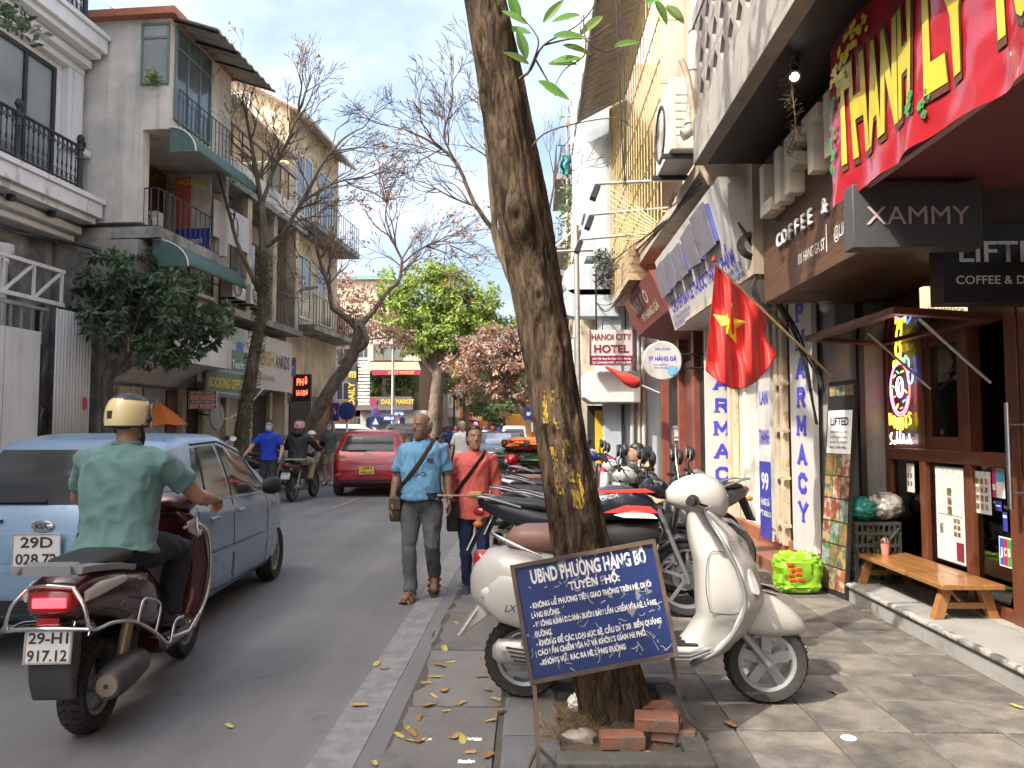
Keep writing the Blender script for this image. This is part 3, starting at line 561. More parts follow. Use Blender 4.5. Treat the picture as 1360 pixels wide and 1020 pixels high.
m_black = mat('black_metal', (.02, .02, .022), .45, var=.2, scale=20)
m_grey_metal = mat('galvanised_metal', (.42, .42, .41), .45, .6, var=.15, scale=12, streak=.3)
m_steel = mat('polished_steel', (.75, .75, .76), .18, 1., var=.06)
m_navy = mat('sign_blue', (.035, .045, .33), .45, var=.15, scale=10)
m_blue_t = mat('blue_letter', (.06, .06, .52), .45, var=.1)
m_wt = mat('white_letter', (.80, .80, .78), .5, var=.05)
m_cream_t = mat('cream_letter', (.62, .56, .45), .5, var=.12, scale=14)
m_red = mat('red_cloth', (.62, .025, .018), .55, var=.12, scale=6, sheen=.2)
m_yel = mat('yellow_print', (.78, .62, .03), .5, var=.08)
m_yelcage = mat('yellow_iron', (.60, .48, .20), .6, var=.15, scale=9, col2=(.34, .22, .09), thr=(.52, .66), scale2=6)
m_ac = mat('aircon_casing', (.62, .59, .52), .5, var=.06, streak=.5)
m_terra = mat('terracotta_tile', (.25, .10, .055), .5, var=.2, scale=7, bump=.1, rand=.2)
m_gate = mat('cream_gate_metal', (.55, .46, .33), .6, var=.1, scale=8, col2=(.30, .19, .10), thr=(.55, .68), scale2=6, streak=.5)
m_pipe = mat('grey_pvc', (.47, .46, .43), .5, var=.1, streak=.4)
m_tin = mat('corrugated_tin', (.36, .34, .30), .5, .35, var=.15, scale=5, streak=.5)
m_glass = glassmat('shop_glass', (.55, .58, .56), .05)
m_dglass = mat('dark_glass', (.025, .03, .034), .06, var=.3, scale=1.5, spec=.9)
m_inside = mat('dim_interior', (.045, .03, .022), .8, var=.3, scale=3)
m_cable = mat('black_cable', (.015, .015, .016), .6)
def flatquad(name, mt, parent, M, x0, x1, y0, y1, z=.004):
    return MB().add([(x0, y0, z), (x1, y0, z), (x1, y1, z), (x0, y1, z)], [(0, 1, 2, 3)], M).build(name, mt, parent)
def bars(name, mt, parent, segs, r=.008, n=5):
    for a, b in segs: MB().tube([a, b], r, n).build(name, mt, parent, smooth=60)
def windowp(parent, M, x0, x1, y0, y1, fm, gm=None, n=2, fw=.05, d=.05, tr=0, name='window'):
    q = MB(); q.b(x0, x1, y0, y0+fw, 0, d, M); q.b(x0, x1, y1-fw, y1, 0, d, M); q.b(x0, x0+fw, y0+fw, y1-fw, 0, d, M); q.b(x1-fw, x1, y0+fw, y1-fw, 0, d, M)
    for k in range(1, n):
        xx = x0+(x1-x0)*k/n; q.b(xx-fw/2, xx+fw/2, y0+fw, y1-fw, .003, d*.9, M)
    if tr: q.b(x0+fw, x1-fw, tr-fw/2, tr+fw/2, .002, d*.92, M)
    w = q.build(name, fm, parent); g = gm or m_dglass
    for k in range(n):
        a = x0+fw*.5+(x1-x0-fw)*k/n; b = x0+fw*.5+(x1-x0-fw)*(k+1)/n
        MB().b(a+.003, b-.003, y0+fw*.6, y1-fw*.6, .012, .022, M).build('pane', g, w)
    return w
def railing(parent, mt, A, B, h, n, r=.008, post=.014, name='baluster', mid=False):
    A, B = V(A), V(B); up = V((0, 0, h))
    q = MB(); q.tube([A+up, B+up], post, 6); q.tube([A+V((0, 0, .05)), B+V((0, 0, .05))], post*.7, 6)
    if mid: q.tube([A+up*.5, B+up*.5], post*.6, 6)
    rr = q.build('rail', mt, parent, smooth=60)
    m = None
    for k in range(n+1):
        p = A.lerp(B, k/n)
        if m is None: m = MB().tube([(0, 0, 0), (0, 0, h)], r, 5).mesh(name); m.materials.append(mt)
        o = bpy.data.objects.new(name, m); C.objects.link(o); o.parent = parent; o.location = p
    return rr
def aircon(label, c, rz, d=(.8, .3, .55), group=None):
    t = thing('air_conditioner', label, 'air conditioner', c, rz, group); x, y, z = d
    MB().b(-x/2, x/2, -y/2, y/2, 0, z).build('casing', m_ac, t, bevel=.02)
    M = FY((-x*.12, -y/2-.004, z*.5)); q = MB(); q.lathe([(z*.40, 0), (z*.40, .012), (z*.36, .012), (z*.36, 0)], 24, M)
    for k in range(7): q.lathe([(z*.05*(k+1), .004), (z*.05*(k+1)+.006, .008)], 20, M)
    q.build('fan_grille', m_black, t, smooth=40)
    flatquad('label_plate', m_wt, t, FY((x*.36, -y/2-.002, z*.55)), -.05, .05, -.08, .08)
    for sd in (-1, 1): MB().b(sd*x*.37-.02, sd*x*.37+.02, -y*.7, y*.7, -.05, -.001).build('bracket', m_black, t)
    q = MB()
    for k in range(6): q.b(x/2, x/2+.006, -y*.35, y*.35, z*(.2+.11*k), z*(.2+.11*k)+.02)
    q.build('side_louvre', m_ac, t); return t
# ---- coffee shop
cs = thing('coffee_shop', 'coffee shop with brown overhead sign board, red-brown timber front and dark soffit', 'shop', (3.2, 5, 0))
cs.location = (0, 0, 0)
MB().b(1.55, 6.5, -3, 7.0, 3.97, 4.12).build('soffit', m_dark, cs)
MB().b(1.50, 1.62, -3, 7.02, 3.96, 4.40).build('fascia', m_concl, cs, bevel=.01)
MB().b(1.62, 6.5, -3, 6.99, 4.121, 4.30).build('slab', m_conc, cs)
# pierced balustrade blocks
lat = MB(); lat.prism([(-.12, 0), (.12, 0), (.12, .03), (.035, .14), (.12, .25), (.12, .28), (-.12, .28), (-.12, .25), (-.035, .14), (-.12, .03)], .09, FXL((1.60, 0, 0)))
lat = lat.mesh('balustrade_block'); lat.materials.append(m_concl)
for r_ in range(3):
    for k in range(20):
        o = bpy.data.objects.new('balustrade_block', lat); C.objects.link(o); o.parent = cs; o.location = (0, 6.8-k*.245, 4.40+r_*.285)
MB().b(1.50, 1.64, -3, 7.02, 5.26, 5.40).build('balustrade_rail', m_concl, cs)
MB().b(2.3, 6.5, -3, 7.0, 4.3, 8.2).build('upper_wall', m_cream, cs)
MB().b(1.5, 6.5, -3, 7.0, 8.2, 8.35).build('roof_slab', m_conc, cs)
sb = MB().b(2.12, 3.25, 4.96, 7.0, 2.67, 3.965).build('sign_box', m_wood, cs, bevel=.006)
m_letter3d = mat('cream_letter_metal', (.78, .70, .56), .5, var=.15, scale=10, streak=.4)
GL = {'L': [(0, .3, 0, .11), (0, .11, .11, .45)], 'I': [(0, .13, 0, .45)], 'F': [(0, .11, 0, .45), (.11, .30, .34, .45), (.11, .26, .17, .27)], 'T': [(0, .32, .34, .45), (.105, .215, 0, .34)],
      'E': [(0, .11, 0, .45), (.11, .3, .34, .45), (.11, .27, .17, .27), (.11, .3, 0, .11)], 'D': [(0, .11, 0, .45), (.11, .24, .34, .45), (.11, .24, 0, .11), (.22, .32, .06, .39)]}
yy = 6.66
for ch, adv in zip('LIFTED', (.40, .25, .40, .42, .40, .4)):
    q = MB(); M = FXL((2.12, yy, 3.36))
    for i, (a, b, c, d) in enumerate(GL[ch]): q.b(a, b, c, d, .001, .125, M)
    q.build('raised_letter', m_letter3d, cs, bevel=.004); yy -= adv
for st, y0, z0, h, wd in (('COFFEE &', 6.5, 3.07, .125, 1.02),):
    x = 0; n = len(st)
    for i, ch in enumerate(st):
        if ch == ' ': continue
        M = FXL((2.12, y0-wd*i/(n-1), z0)); o = text('raised_letter', ch, m_wt, cs, M, h, None, .015, .028); o.modifiers.new('s', 'SOLIDIFY').thickness = .02
text('lettering', '101 HANG GA ST', m_wt, cs, FXL((2.12, 6.08, 2.83)), .085, .55, .006, .006, 'L')
text('lettering', '@LIFTED.VN', m_wt, cs, FXL((2.12, 5.36, 2.85)), .09, .5, .006, .006, 'L')
flatquad('divider', m_wt, cs, FXL((2.12, 5.5, 2.8)), -.008, .008, 0, .2)
# ground-floor front
X0 = 3.2
MB().b(2.66, 6.5, -3, 6.93, .0, .24).build('step', mat('grey_step_stone', (.27, .265, .25), .7, var=.1, scale=6, bump=.2, bscale=50, col2=(.17, .165, .155), thr=(.48, .7), scale2=3), cs, bevel=.012)
MB().b(2.635, 2.69, -3, 6.94, .205, .243).build('step_nosing', mat('worn_nosing', (.33, .32, .30), .6, var=.25, scale=12, bump=.6, bscale=25, col2=(.09, .085, .08), thr=(.48, .6), scale2=9), cs, bevel=.014)
fr = MB(); Ys = [6.98, 6.36, 5.71, 5.16]
for y, wd in zip(Ys, (.09, .09, .09, .13)): fr.b(X0-.03, X0+.07, y-wd/2, y+wd/2, .24, 2.66)
fr.b(X0-.02, X0+.06, 5.22, 6.94, .24, .33); fr.b(X0-.035, X0+.07, 5.22, 6.94, 1.27, 1.37); fr.b(X0-.02, X0+.06, 5.22, 6.94, 2.28, 2.66)
fr.build('timber_frame', m_redwood, cs, bevel=.006)
for a, b in ((5.23, 5.665), (5.755, 6.315), (6.405, 6.935)):
    MB().b(X0+.01, X0+.018, a, b, .33, 1.27).build('pane', m_glass, cs)
# upper sashes
for a, b in ((5.755, 6.315), (6.405, 6.935)):
    q = MB(); q.b(X0-.015, X0+.03, a+.002, a+.08, 1.372, 2.278); q.b(X0-.015, X0+.03, b-.08, b-.002, 1.372, 2.278); q.b(X0-.014, X0+.03, a+.08, b-.08, 1.372, 1.47); q.b(X0-.014, X0+.03, a+.08, b-.08, 2.19, 2.278)
    s = q.build('sash', m_redwood, cs, bevel=.004)
    MB().b(X0+.005, X0+.012, a+.08, b-.08, 1.47, 2.19).build('pane', m_glass if a < 6 else m_dark, s)
# awning sash pushed open, with stays
q = MB(); M = MTR((X0-.03, 0, 2.29)) @ Matrix.Rotation(radians(4), 4, 'Y')
q.b(-.72, 0, 5.25, 5.33, -.025, .025, M); q.b(-.72, 0, 6.87, 6.93, -.025, .025, M); q.b(-.72, -.64, 5.33, 6.87, -.024, .024, M); q.b(-.08, 0, 5.33, 6.87, -.024, .024, M)
fl = q.build('open_sash', m_redwood, cs, bevel=.004); MB().b(-.64, -.08, 5.33, 6.87, -.004, .004, M).build('pane', m_glass, fl)
for y in (5.4, 6.2): MB().tube([(X0-.5, y, 2.3), (X0-.03, y-.02, 1.85)], .012, 6).build('stay', m_grey_metal, cs)
# door
q = MB(); q.b(X0-.02, X0+.05, 4.98, 5.09, .26, 2.62); q.b(X0-.02, X0+.05, 4.1, 4.2, .26, 2.62); q.b(X0-.018, X0+.048, 4.2, 4.98, .26, .75); q.b(X0-.018, X0+.048, 4.2, 4.98, 2.45, 2.62); q.b(X0-.018, X0+.048, 4.2, 4.98, 1.2, 1.3)
dr = q.build('door', m_redwood, cs, bevel=.006); MB().b(X0+.01, X0+.018, 4.2, 4.98, .75, 2.45).build('pane', m_glass, dr)
q = MB(); q.tube([(3.06, 5.03, 1.02), (3.06, 5.03, 1.70)], .017, 10); q.tube([(3.06, 5.03, 1.12), (3.17, 5.03, 1.12)], .012, 8); q.tube([(3.06, 5.03, 1.56), (3.17, 5.03, 1.56)], .012, 8); q.build('handle', m_steel, dr, smooth=60)
MB().b(X0, X0+.1, -3, 4.1, .24, 2.66).build('front_panel', m_redwood, cs)
# interior shell
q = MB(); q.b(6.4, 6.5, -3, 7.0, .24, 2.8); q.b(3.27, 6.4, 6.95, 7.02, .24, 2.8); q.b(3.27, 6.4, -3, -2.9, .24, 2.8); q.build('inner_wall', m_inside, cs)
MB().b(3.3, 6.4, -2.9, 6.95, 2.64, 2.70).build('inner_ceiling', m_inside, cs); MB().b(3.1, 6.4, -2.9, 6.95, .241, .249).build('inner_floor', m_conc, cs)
q = MB(); q.b(3.6, 4.1, 4.9, 6.7, .25, 1.3); cb = q.build('counter', m_redwood, cs, bevel=.01)
MB().b(2.75, 3.205, 7.0, 7.06, .1, 3.9).build('side_wall', m_conc, cs); MB().b(2.93, 2.98, 6.94, 6.998, .24, 2.67).build('side_pipe', m_black, cs)
# menu board seen through the middle window
mb_ = thing('menu_board', 'black menu board with white and yellow writing behind the middle cafe window', 'menu board', (0, 0, 0))
MB().b(3.30, 3.32, 5.80, 6.28, 1.55, 2.2).build('board', m_black, mb_)
for k in range(9): text('lettering', ('BROWN SUGAR', 'LATTE 45', 'CAPPUCCINO', 'AMERICANO', 'ESPRESSO 35', 'COLD BREW', 'EGG COFFEE', 'COCO MATCHA', 'PEACH TEA')[k], m_wt, mb_, FXL((3.30, 6.22, 2.12-k*.045)), .024, .3, 0, .004, 'L')
text('lettering', '7AM', m_wt, mb_, FXL((3.30, 5.98, 1.68)), .04, .12, 0, .004); text('lettering', 'A - 68', m_yel, mb_, FXL((3.30, 5.98, 1.60)), .04, .2, .02, .004)
# neon donut
ns = thing('neon_sign', 'neon donut sign with crown and glove glowing in the cafe window', 'neon sign', (0, 0, 0))
def neon(c, e=1.7): return mat('neon_%d%d%d' % tuple(int(x*9) for x in c), c, .4, var=0, emit=e)
NM = FXL((X0-.03, 6.67, 1.87))
def tubeon(pts, c, r=.0075): MB().tube([NM @ V((x, y, .012)) for x, y in pts], r, 6).build('neon_tube', neon(c), ns, smooth=60)
ell = lambda cx, cy, a, b, t0, t1, n=22: [(cx+a*cos(t0+(t1-t0)*i/n), cy+b*sin(t0+(t1-t0)*i/n)) for i in range(n+1)]
PK, RD, YL, BL, WH, GN = (1, .15, .55), (1, .12, .08), (1, .8, .05), (.1, .25, 1), (.95, .9, 1), (.1, .9, .3)
tubeon(ell(0, 0, .17, .225, 1.3, 4.6), PK); tubeon(ell(0, 0, .17, .225, 4.6, 7.4), RD); tubeon([(x*.84, y*.84-.012) for x, y in ell(0, 0, .17, .225, 3.0, 6.0)], (.9, .2, .9), .005)
tubeon(ell(.0, .02, .055, .085, 0, 6.28), WH); tubeon(ell(.02, .0, .03, .06, 0, 6.28), (1, .3, .4), .005)
tubeon([(-.10, .19), (-.09, .25), (-.04, .21), (-.02, .30), (.02, .22), (.07, .26), (.075, .20)], YL); tubeon(ell(-.01, .34, .042, .075, 0, 6.28), YL); tubeon(ell(-.01, .275, .035, .03, 0, 6.28), YL)
tubeon([(.09, .22), (.12, .28), (.17, .24), (.17, .15), (.14, .11)], BL); tubeon(ell(.19, .10, .04, .06, 0, 6.28), BL)
for (x, y, a, c) in ((-.09, .12, .5, YL), (-.11, .03, -.4, GN), (-.10, -.06, .3, RD), (-.05, -.14, 1, YL), (.07, -.10, .4, GN), (.10, -.02, -.6, YL), (.05, .15, .2, (1, .5, .1)), (-.03, .15, -.5, GN), (.02, -.16, .2, RD)):
    tubeon([(x-.02*cos(a), y-.02*sin(a)), (x+.02*cos(a), y+.02*sin(a))], c, .006)
DN = {'D': [[(0, 0), (0, 1), (.5, .9), (.7, .5), (.5, .1), (0, 0)]], 'O': [[(.35, 0), (0, .3), (0, .7), (.35, 1), (.7, .7), (.7, .3), (.35, 0)]], 'N': [[(0, 0), (0, 1), (.7, 0), (.7, 1)]], 'U': [[(0, 1), (0, .2), (.35, 0), (.7, .2), (.7, 1)]], 'T': [[(0, 1), (.8, 1)], [(.4, 1), (.4, 0)]], 'S': [[(.7, .9), (.2, 1), (0, .75), (.6, .4), (.6, .1), (.1, 0)]]}
for i, ch in enumerate('DONUTS'):
    f = (i-2.5)/2.5
    for ln in DN[ch]: tubeon([(-.20+.068*i+x*.055, -.345+.045*f*f+y*.10) for x, y in ln], YL, .006)
for ln in ([(-.20, -.40), (-.17, -.37), (-.19, -.42), (-.16, -.45), (-.20, -.47)], [(-.12, -.44), (-.14, -.46), (-.12, -.47), (-.10, -.44), (-.12, -.44)], [(-.07, -.36), (-.08, -.46)], [(-.04, -.44), (-.03, -.46), (-.01, -.36), (-.01, -.46)], [(.04, -.38), (.035, -.46), (.05, -.43), (.07, -.46)], [(.10, -.44), (.09, -.46), (.11, -.46), (.11, -.43)], [(.14, -.38), (.14, -.46)], [(.17, -.43), (.16, -.445), (.175, -.46)]):
    tubeon(ln, WH, .0055)
# lit cream sign and overhead signs facing the walker
t = thing('light_box_sign', 'small cream light box reading #bestplace under the black hanging sign', 'sign', (0, 0, 0))
p0, p1 = P(1228, 419, 5.3), P(1284, 380, 5.3)
MB().b(p0.x, p1.x, 5.3, 5.36, p0.z, p1.z).build('box', mat('lit_cream', (.75, .60, .36), .5, var=.05, emit=.5), t)
text('lettering', '#bestplace', m_black, t, FY((p0.x+.015, 5.3, p0.z+.02)), .045, .25, .006, .004, 'L')
def hang_sign(label, u0, u1, v0, v1, Y, d, m, lines, tm):
    t = thing('hanging_sign', label, 'sign', (0, 0, 0)); a, b = P(u0, v1, Y), P(u1, v0, Y)
    MB().b(a.x, b.x, Y, Y+d, a.z, b.z).build('box', m, t, bevel=.006)
    for s, fx, fz, h, wd, bo in lines: text('lettering', s, tm, t, FY((a.x+(b.x-a.x)*fx, Y-.003, a.z+(b.z-a.z)*fz)), h, wd, bo, .004)
    bars('hanger', m_black, t, [((a.x+.1, Y+d/2, b.z), (a.x+.1, Y+d/2, b.z+.35)), ((b.x-.1, Y+d/2, b.z), (b.x-.1, Y+d/2, b.z+.35))]); return t
hang_sign('dark grey hanging sign reading XAMMY below the red banner', 1134, 1303, 243, 329, 4.5, .14, mat('charcoal_sign', (.055, .055, .058), .6, var=.1), [('XAMMY', .5, .36, .112, .60, .0)], mat('pinkish_letter', (.50, .42, .40), .5))
hang_sign('black hanging sign reading LIFTED COFFEE at the right edge', 1253, 1420, 296, 403, 4.85, .16, m_black, [('LIFTED', .52, .52, .135, .62, .015), ('COFFEE & DONUTS', .54, .24, .055, .70, .01)], m_wt)
# red sale banner on the awning
aw = thing('shop_awning', 'mauve fabric awning carrying the red banner at top right', 'awning', (0, 0, 0))
MB().b(1.96, 2.0, -1, 4.78, 2.95, 5.2).build('valance', mat('mauve_canvas', (.52, .30, .34), .7, var=.08), aw)
MB().b(2.0, 3.2, -1, 4.76, 3.02, 3.06).build('canopy', mat('maroon_canvas', (.20, .055, .06), .7, var=.15), aw)
bn = thing('banner', 'glossy red vinyl banner with yellow capital letters at top right', 'banner', (0, 0, 0))
def bw(y, z): return 1.90+.016*sin(y*6.1+z*2.2)+.014*sin(y*14+z*5)*(1-max(0, min(1, (z-2.9)/.9)))+.02*max(0, (3.15-z))*sin(y*21)+.006*noise.noise(V((0, y*9, z*9)))
def bfn(a, b):
    y = 4.80-a*3.9; zb = 2.90+.02*sin(a*9)+.012*sin(a*23)+.02*a; z = zb+(3.93-zb)*b; return (bw(y, z), y, z)
MB().grid(bfn, 120, 40).build('sheet', mat('red_vinyl', (.36, .016, .026), .22, var=.06, scale=2, coat=.4), bn, smooth=80)
def wrap(o, off):
    for v in o.data.vertices: v.co.x = bw(v.co.y, v.co.z)-off
    return o
m_bl = mat('dark_outline', (.10, .04, .02), .4)
for s, y0, wd in (('THANH', 4.66, .92), ('LÝ', 3.63, .36), ('TOÀN', 3.16, .72), ('BỘ', 2.3, .36)):
    wrap(text('lettering', s, m_bl, bn, FXL((1.9, y0+.016, 3.135)), .57, wd+.035, .075, 0, 'L'), .007)
    wrap(text('lettering', s, mat('olive_yellow_print', (.50, .42, .04), .45, var=.08), bn, FXL((1.9, y0, 3.15)), .54, wd, .05, 0, 'L'), .012)
for nm, mt_, pts, n, sz in (('printed_blossom', m_yel, [(4.66, 3.72), (4.5, 3.8), (4.35, 3.82), (4.6, 3.62)], 60, .035), ('printed_leaf', mat('print_green', (.05, .28, .08), .4), [(4.74, 3.2), (4.74, 3.35), (3.75, 3.12), (4.74, 3.5), (3.62, 3.10)], 40, .035)):
    q = MB()
    for k in range(n):
        y, z = random.choice(pts); y += rnd(-.09, .09) if n > 50 else rnd(-.03, .05); z += rnd(-.07, .07); s = sz*rnd(.6, 1.2); M = FXL((bw(y, z)-.009-.0002*k, y, z)); a0 = rnd(0, 6)
        q.add([(s*(.55+.45*abs(cos(2.5*t)))*cos(t+a0)*(.7 if n < 50 else 1), s*.6*sin(t+a0), 0) for t in [2*pi*i/10 for i in range(10)]], [tuple(range(10))], M)
    o = q.build(nm, mt_, bn, fix=False); o['kind'] = 'stuff'
# soffit spots
for lb, (u, v), lit in (('small lit spotlight on the dark soffit beside the hanging vine', (1055, 102), 1), ('black unlit tube spotlight on the dark soffit, nearer the street', (1018, 150), 0), ('black unlit tube spotlight on the soffit below the lit one', (1032, 128), 0)):
    p = PX(u, v, 1.72 if lit else 1.95); t = thing('spotlight', lb, 'spotlight', tuple(p)); d = V((.55, .1, -.8)).normalized() if not lit else V((-.2, -.75, -.55)).normalized()
    MB().tube([V((0, 0, 0))-d*.16, V((0, 0, 0))], .045, 14).build('can', m_black, t, smooth=60); MB().tube([-d*.08, (0, 0, 3.97-p.z)], .008, 6).build('stem', m_black, t)
    MB().tube([d*.001, d*.006], .028, 14).build('lens', mat('lit_bulb', (1, .9, .75), .3, var=0, emit=6.) if lit else m_black, t)
# ---- pharmacy
ph = thing('pharmacy_building', 'old pharmacy building with yellow caged balcony and tilted white sign', 'building', (0, 0, 0))
MB().b(2.80, 7, 7.07, 11.1, .0, 3.0).build('back_wall', m_concl, ph); MB().b(2.05, 7, 7.07, 10.3, 2.96, 10.0).build('upper_wall', m_cream, ph); MB().b(2.75, 7, 10.3, 11.1, 2.96, 10.0).build('upper_return', m_cream, ph)
for (x0, x1, z0, z1) in ((2.38, 3.0, .05, .22), (2.70, 3.0, .221, .36)):
    n = 9
    for k in range(n): MB().b(x0, x1, 7.1+k*(4/n), 7.1+(k+1)*(4/n)-.006, z0, z1).build('step_tile', m_terra, ph, bevel=.004)
def slab_letters(parent, st, M, mt_, w_, h_, pitch):
    S = {'P': [[(.2, 0), (.2, 1)], [(.2, .97), (.75, .93), (.85, .73), (.75, .53), (.2, .5)]], 'H': [[(.15, 0), (.15, 1)], [(.85, 0), (.85, 1)], [(.15, .5), (.85, .5)]], 'A': [[(.12, 0), (.5, 1), (.88, 0)], [(.27, .33), (.73, .33)]],
         'R': [[(.2, 0), (.2, 1)], [(.2, .97), (.75, .93), (.85, .73), (.75, .53), (.2, .5)], [(.5, .5), (.88, 0)]], 'M': [[(.12, 0), (.12, 1), (.5, .3), (.88, 1), (.88, 0)]], 'C': [[(.85, .75), (.7, .95), (.35, .97), (.15, .75), (.15, .25), (.35, .03), (.7, .05), (.85, .25)]], 'Y': [[(.1, 1), (.5, .45), (.9, 1)], [(.5, .45), (.5, 0)]]}
    F = {'P': [(.2, 0)], 'H': [(.15, 0), (.85, 0), (.15, 1), (.85, 1)], 'A': [(.12, 0), (.88, 0)], 'R': [(.2, 0), (.85, 0)], 'M': [(.12, 0), (.88, 0), (.12, 1), (.88, 1)], 'C': [(.85, .78)], 'Y': [(.1, 1), (.9, 1), (.5, 0)]}
    for i, ch in enumerate(st):
        q = MB(); K = M @ MTR((0, -i*pitch, .002)); sc = lambda p: ((p[0]-.5)*w_, p[1]*h_)
        for ln in S[ch]:
            for a, b in zip(ln, ln[1:]): strokes(q, [[sc(a), sc(b)]], w_*.2, K, .003+.0007*(len(q.v) % 5))
        for (x, y) in F[ch]: q.prism([((x-.5-.17)*w_, y*h_-h_*.06), ((x-.5+.17)*w_, y*h_-h_*.06), ((x-.5+.17)*w_, y*h_+h_*.06), ((x-.5-.17)*w_, y*h_+h_*.06)], .0055, K)
        q.build('letter', mt_, parent)
vp = thing('vertical_sign', 'white vertical sign with blue PHARMACY letters facing the walker behind the flag', 'sign', (0, 0, 0))
MB().b(2.41, 2.85, 10.72, 10.78, .36, 3.0).build('panel', m_signw, vp); slab_letters(vp, 'PHARMACY', FY((2.63, 10.72, 2.72)), m_blue_t, .22, .17, .315)
vp = thing('vertical_sign', 'white vertical sign with narrow blue PHARMACY letters beside the menu poster', 'sign', (0, 0, 0))
MB().b(2.69, 2.74, 7.42, 8.06, .30, 2.96).build('panel', m_signw, vp); slab_letters(vp, 'PHARMACY', FXL((2.69, 7.74, 2.62)), m_blue_t, .26, .17, .285)
vp = thing('vertical_sign', 'narrow white and blue vertical sign with number 99 on the pharmacy door', 'sign', (0, 0, 0))
MB().b(2.68, 2.73, 8.72, 9.16, .28, 2.9).build('panel', m_signw, vp); flatquad('blue_base', m_navy, vp, FXL((2.68, 8.94, 0)), -.215, .215, .285, 1.16, .003)
M = FXL((2.68, 8.94, 0))
for s, z, h, wd, mt_ in (('THUỐC', 2.2, .15, .36, m_blue_t), ('LAN', 1.82, .16, .3, m_blue_t), ('THANH', 1.36, .17, .38, m_blue_t), ('99', .84, .2, .26, m_wt), ('HÀNG GÀ', .66, .08, .32, m_wt), ('ĐT: 38285313', .54, .06, .38, m_wt)): text('lettering', s, mt_, vp, M @ MTR((0, z, 0)), h, wd, .02, .006)
# folding gates and door
q = MB()
for (x, y) in ((2.70, 8.3), (2.70, 8.5), (2.78, 8.17), (2.75, 10.45), (2.72, 10.6), (2.76, 9.25)): MB().b(x-.03, x+.03, y-.06, y+.06, .3, 2.96).build('gate_post', m_gate, ph, bevel=.006)
for z in (.5, 1.0, 1.5, 2.0):
    for y in (8.2, 8.42): MB().b(2.62, 2.72, y-.02, y+.02, z, z+.03).build('gate_hinge', m_gate, ph)
MB().b(2.795, 2.80, 8.2, 8.7, .3, 2.9).build('gap_shade', m_dark, ph)  # flat black sheet painted in for the shade of the gap
q = MB(); q.b(2.785, 2.80, 9.3, 10.4, .361, 2.9); q.build('door_panel', mat('pale_green_door', (.52, .55, .45), .3, var=.06), ph); MB().b(2.76, 2.79, 10.0, 10.12, .362, 2.92).build('door_jamb', m_white, ph); MB().b(2.765, 2.79, 9.55, 9.63, .362, 2.92).build('door_jamb', m_white, ph)
flatquad('notice', m_wt, ph, FXL((2.78, 9.45, .5)), -.1, .1, 0, .28)
# tilted sign box with slatted letters
ts = thing('fascia_sign', 'tilted white pharmacy sign with big slatted blue letters over the flag', 'sign', (0, 0, 0))
TO = V((2.07, 7.3, 2.95)); tup = V((-.27, 0, .97)).normalized()
MB().loft([[V((2.07, y, 2.95)), V((2.80, y, 2.95)), V((2.05, y, 3.95)), V((1.79, y, 3.95))] for y in (7.3, 11.08)]).build('box', m_signw, ts)
MT = frame((2.07, 11.08, 2.95), (0, -1, 0), tup)
def slatletter(x0, wd, cuts):
    q = MB(); n = int(wd/.036)
    for k in range(n):
        lo, hi = cuts(k/n); q.b(x0+k*.036, x0+k*.036+.024, lo, hi, .045, .065, MT)
    q.build('slat_letter', mat('slat_grey', (.20, .19, .23), .5, .2, var=.2), ts)
    q = MB(); a = [cuts(k/n) for k in range(n)]; q.b(x0, x0+n*.036, min(z for z, _ in a)+.03, max(z for _, z in a)-.03, .004, .042, MT); q.build('letter_side', mat('letter_blue_side', (.10, .12, .45), .5, var=.15), ts)
slatletter(.05, .62, lambda t: (.48, .89+.04*t)); slatletter(.75, .52, lambda t: (.49+.05*abs(t-.5), .90)); slatletter(1.36, .52, lambda t: (.49, .88)); slatletter(2.0, .55, lambda t: (.51-.04*t, .90+.03*t)); slatletter(2.62, .68, lambda t: (.50, .96))
text('lettering', 'CHUYÊN BÁN LẺ THUỐC THÀNH PHẨM', m_blue_t, ts, MT @ MTR((1.9, .23, 0)), .15, 3.3, .02, .006); text('lettering', 'ĐC: 99 Hàng Gà, Hoàn Kiếm, HN', m_navy, ts, MT @ MTR((.15, .12, 0)), .075, 1.1, .008, .006, 'L'); text('lettering', 'ĐT: 0243 828 5313', m_navy, ts, MT @ MTR((.15, .03, 0)), .075, 1.0, .008, .006, 'L')
text('lettering', 'DS: Nguyễn Thị Tố', m_navy, ts, MT @ MTR((3.72, .14, 0)), .075, .75, .008, .006, 'R'); text('lettering', 'ĐT: 0912-8720', m_navy, ts, MT @ MTR((3.72, .04, 0)), .075, .65, .008, .006, 'R')
# yellow cages over both upper floors
cg = thing('window_cage', 'yellow iron bar cage wrapped around the upper balcony', 'cage', (0, 0, 0))
vb = MB().tube([(0, 0, 0), (0, 0, 4.6)], .008, 5).mesh('cage_bar'); vb.materials.append(m_yelcage)
for k in range(21):
    o = bpy.data.objects.new('cage_bar', vb); C.objects.link(o); o.parent = cg; o.location = (1.78, 10.4+k*.3, 4.35)
for z in (4.4, 4.95, 5.5, 6.05, 6.6, 7.2, 7.8, 8.4, 8.9): MB().tube([(1.765, 10.3, z), (1.765, 16.6, z)], .009, 6).build('cage_rail', m_yelcage, cg)
for k in range(5): MB().tube([(1.78, 10.4, 4.5+k*.9), (2.05, 10.4, 4.5+k*.9)], .012, 5).build('cage_tie', m_yelcage, cg)
q = MB(); q.b(1.72, 2.06, 7.08, 16.4, 4.16, 4.30); q.build('ledge', m_cream, ph)
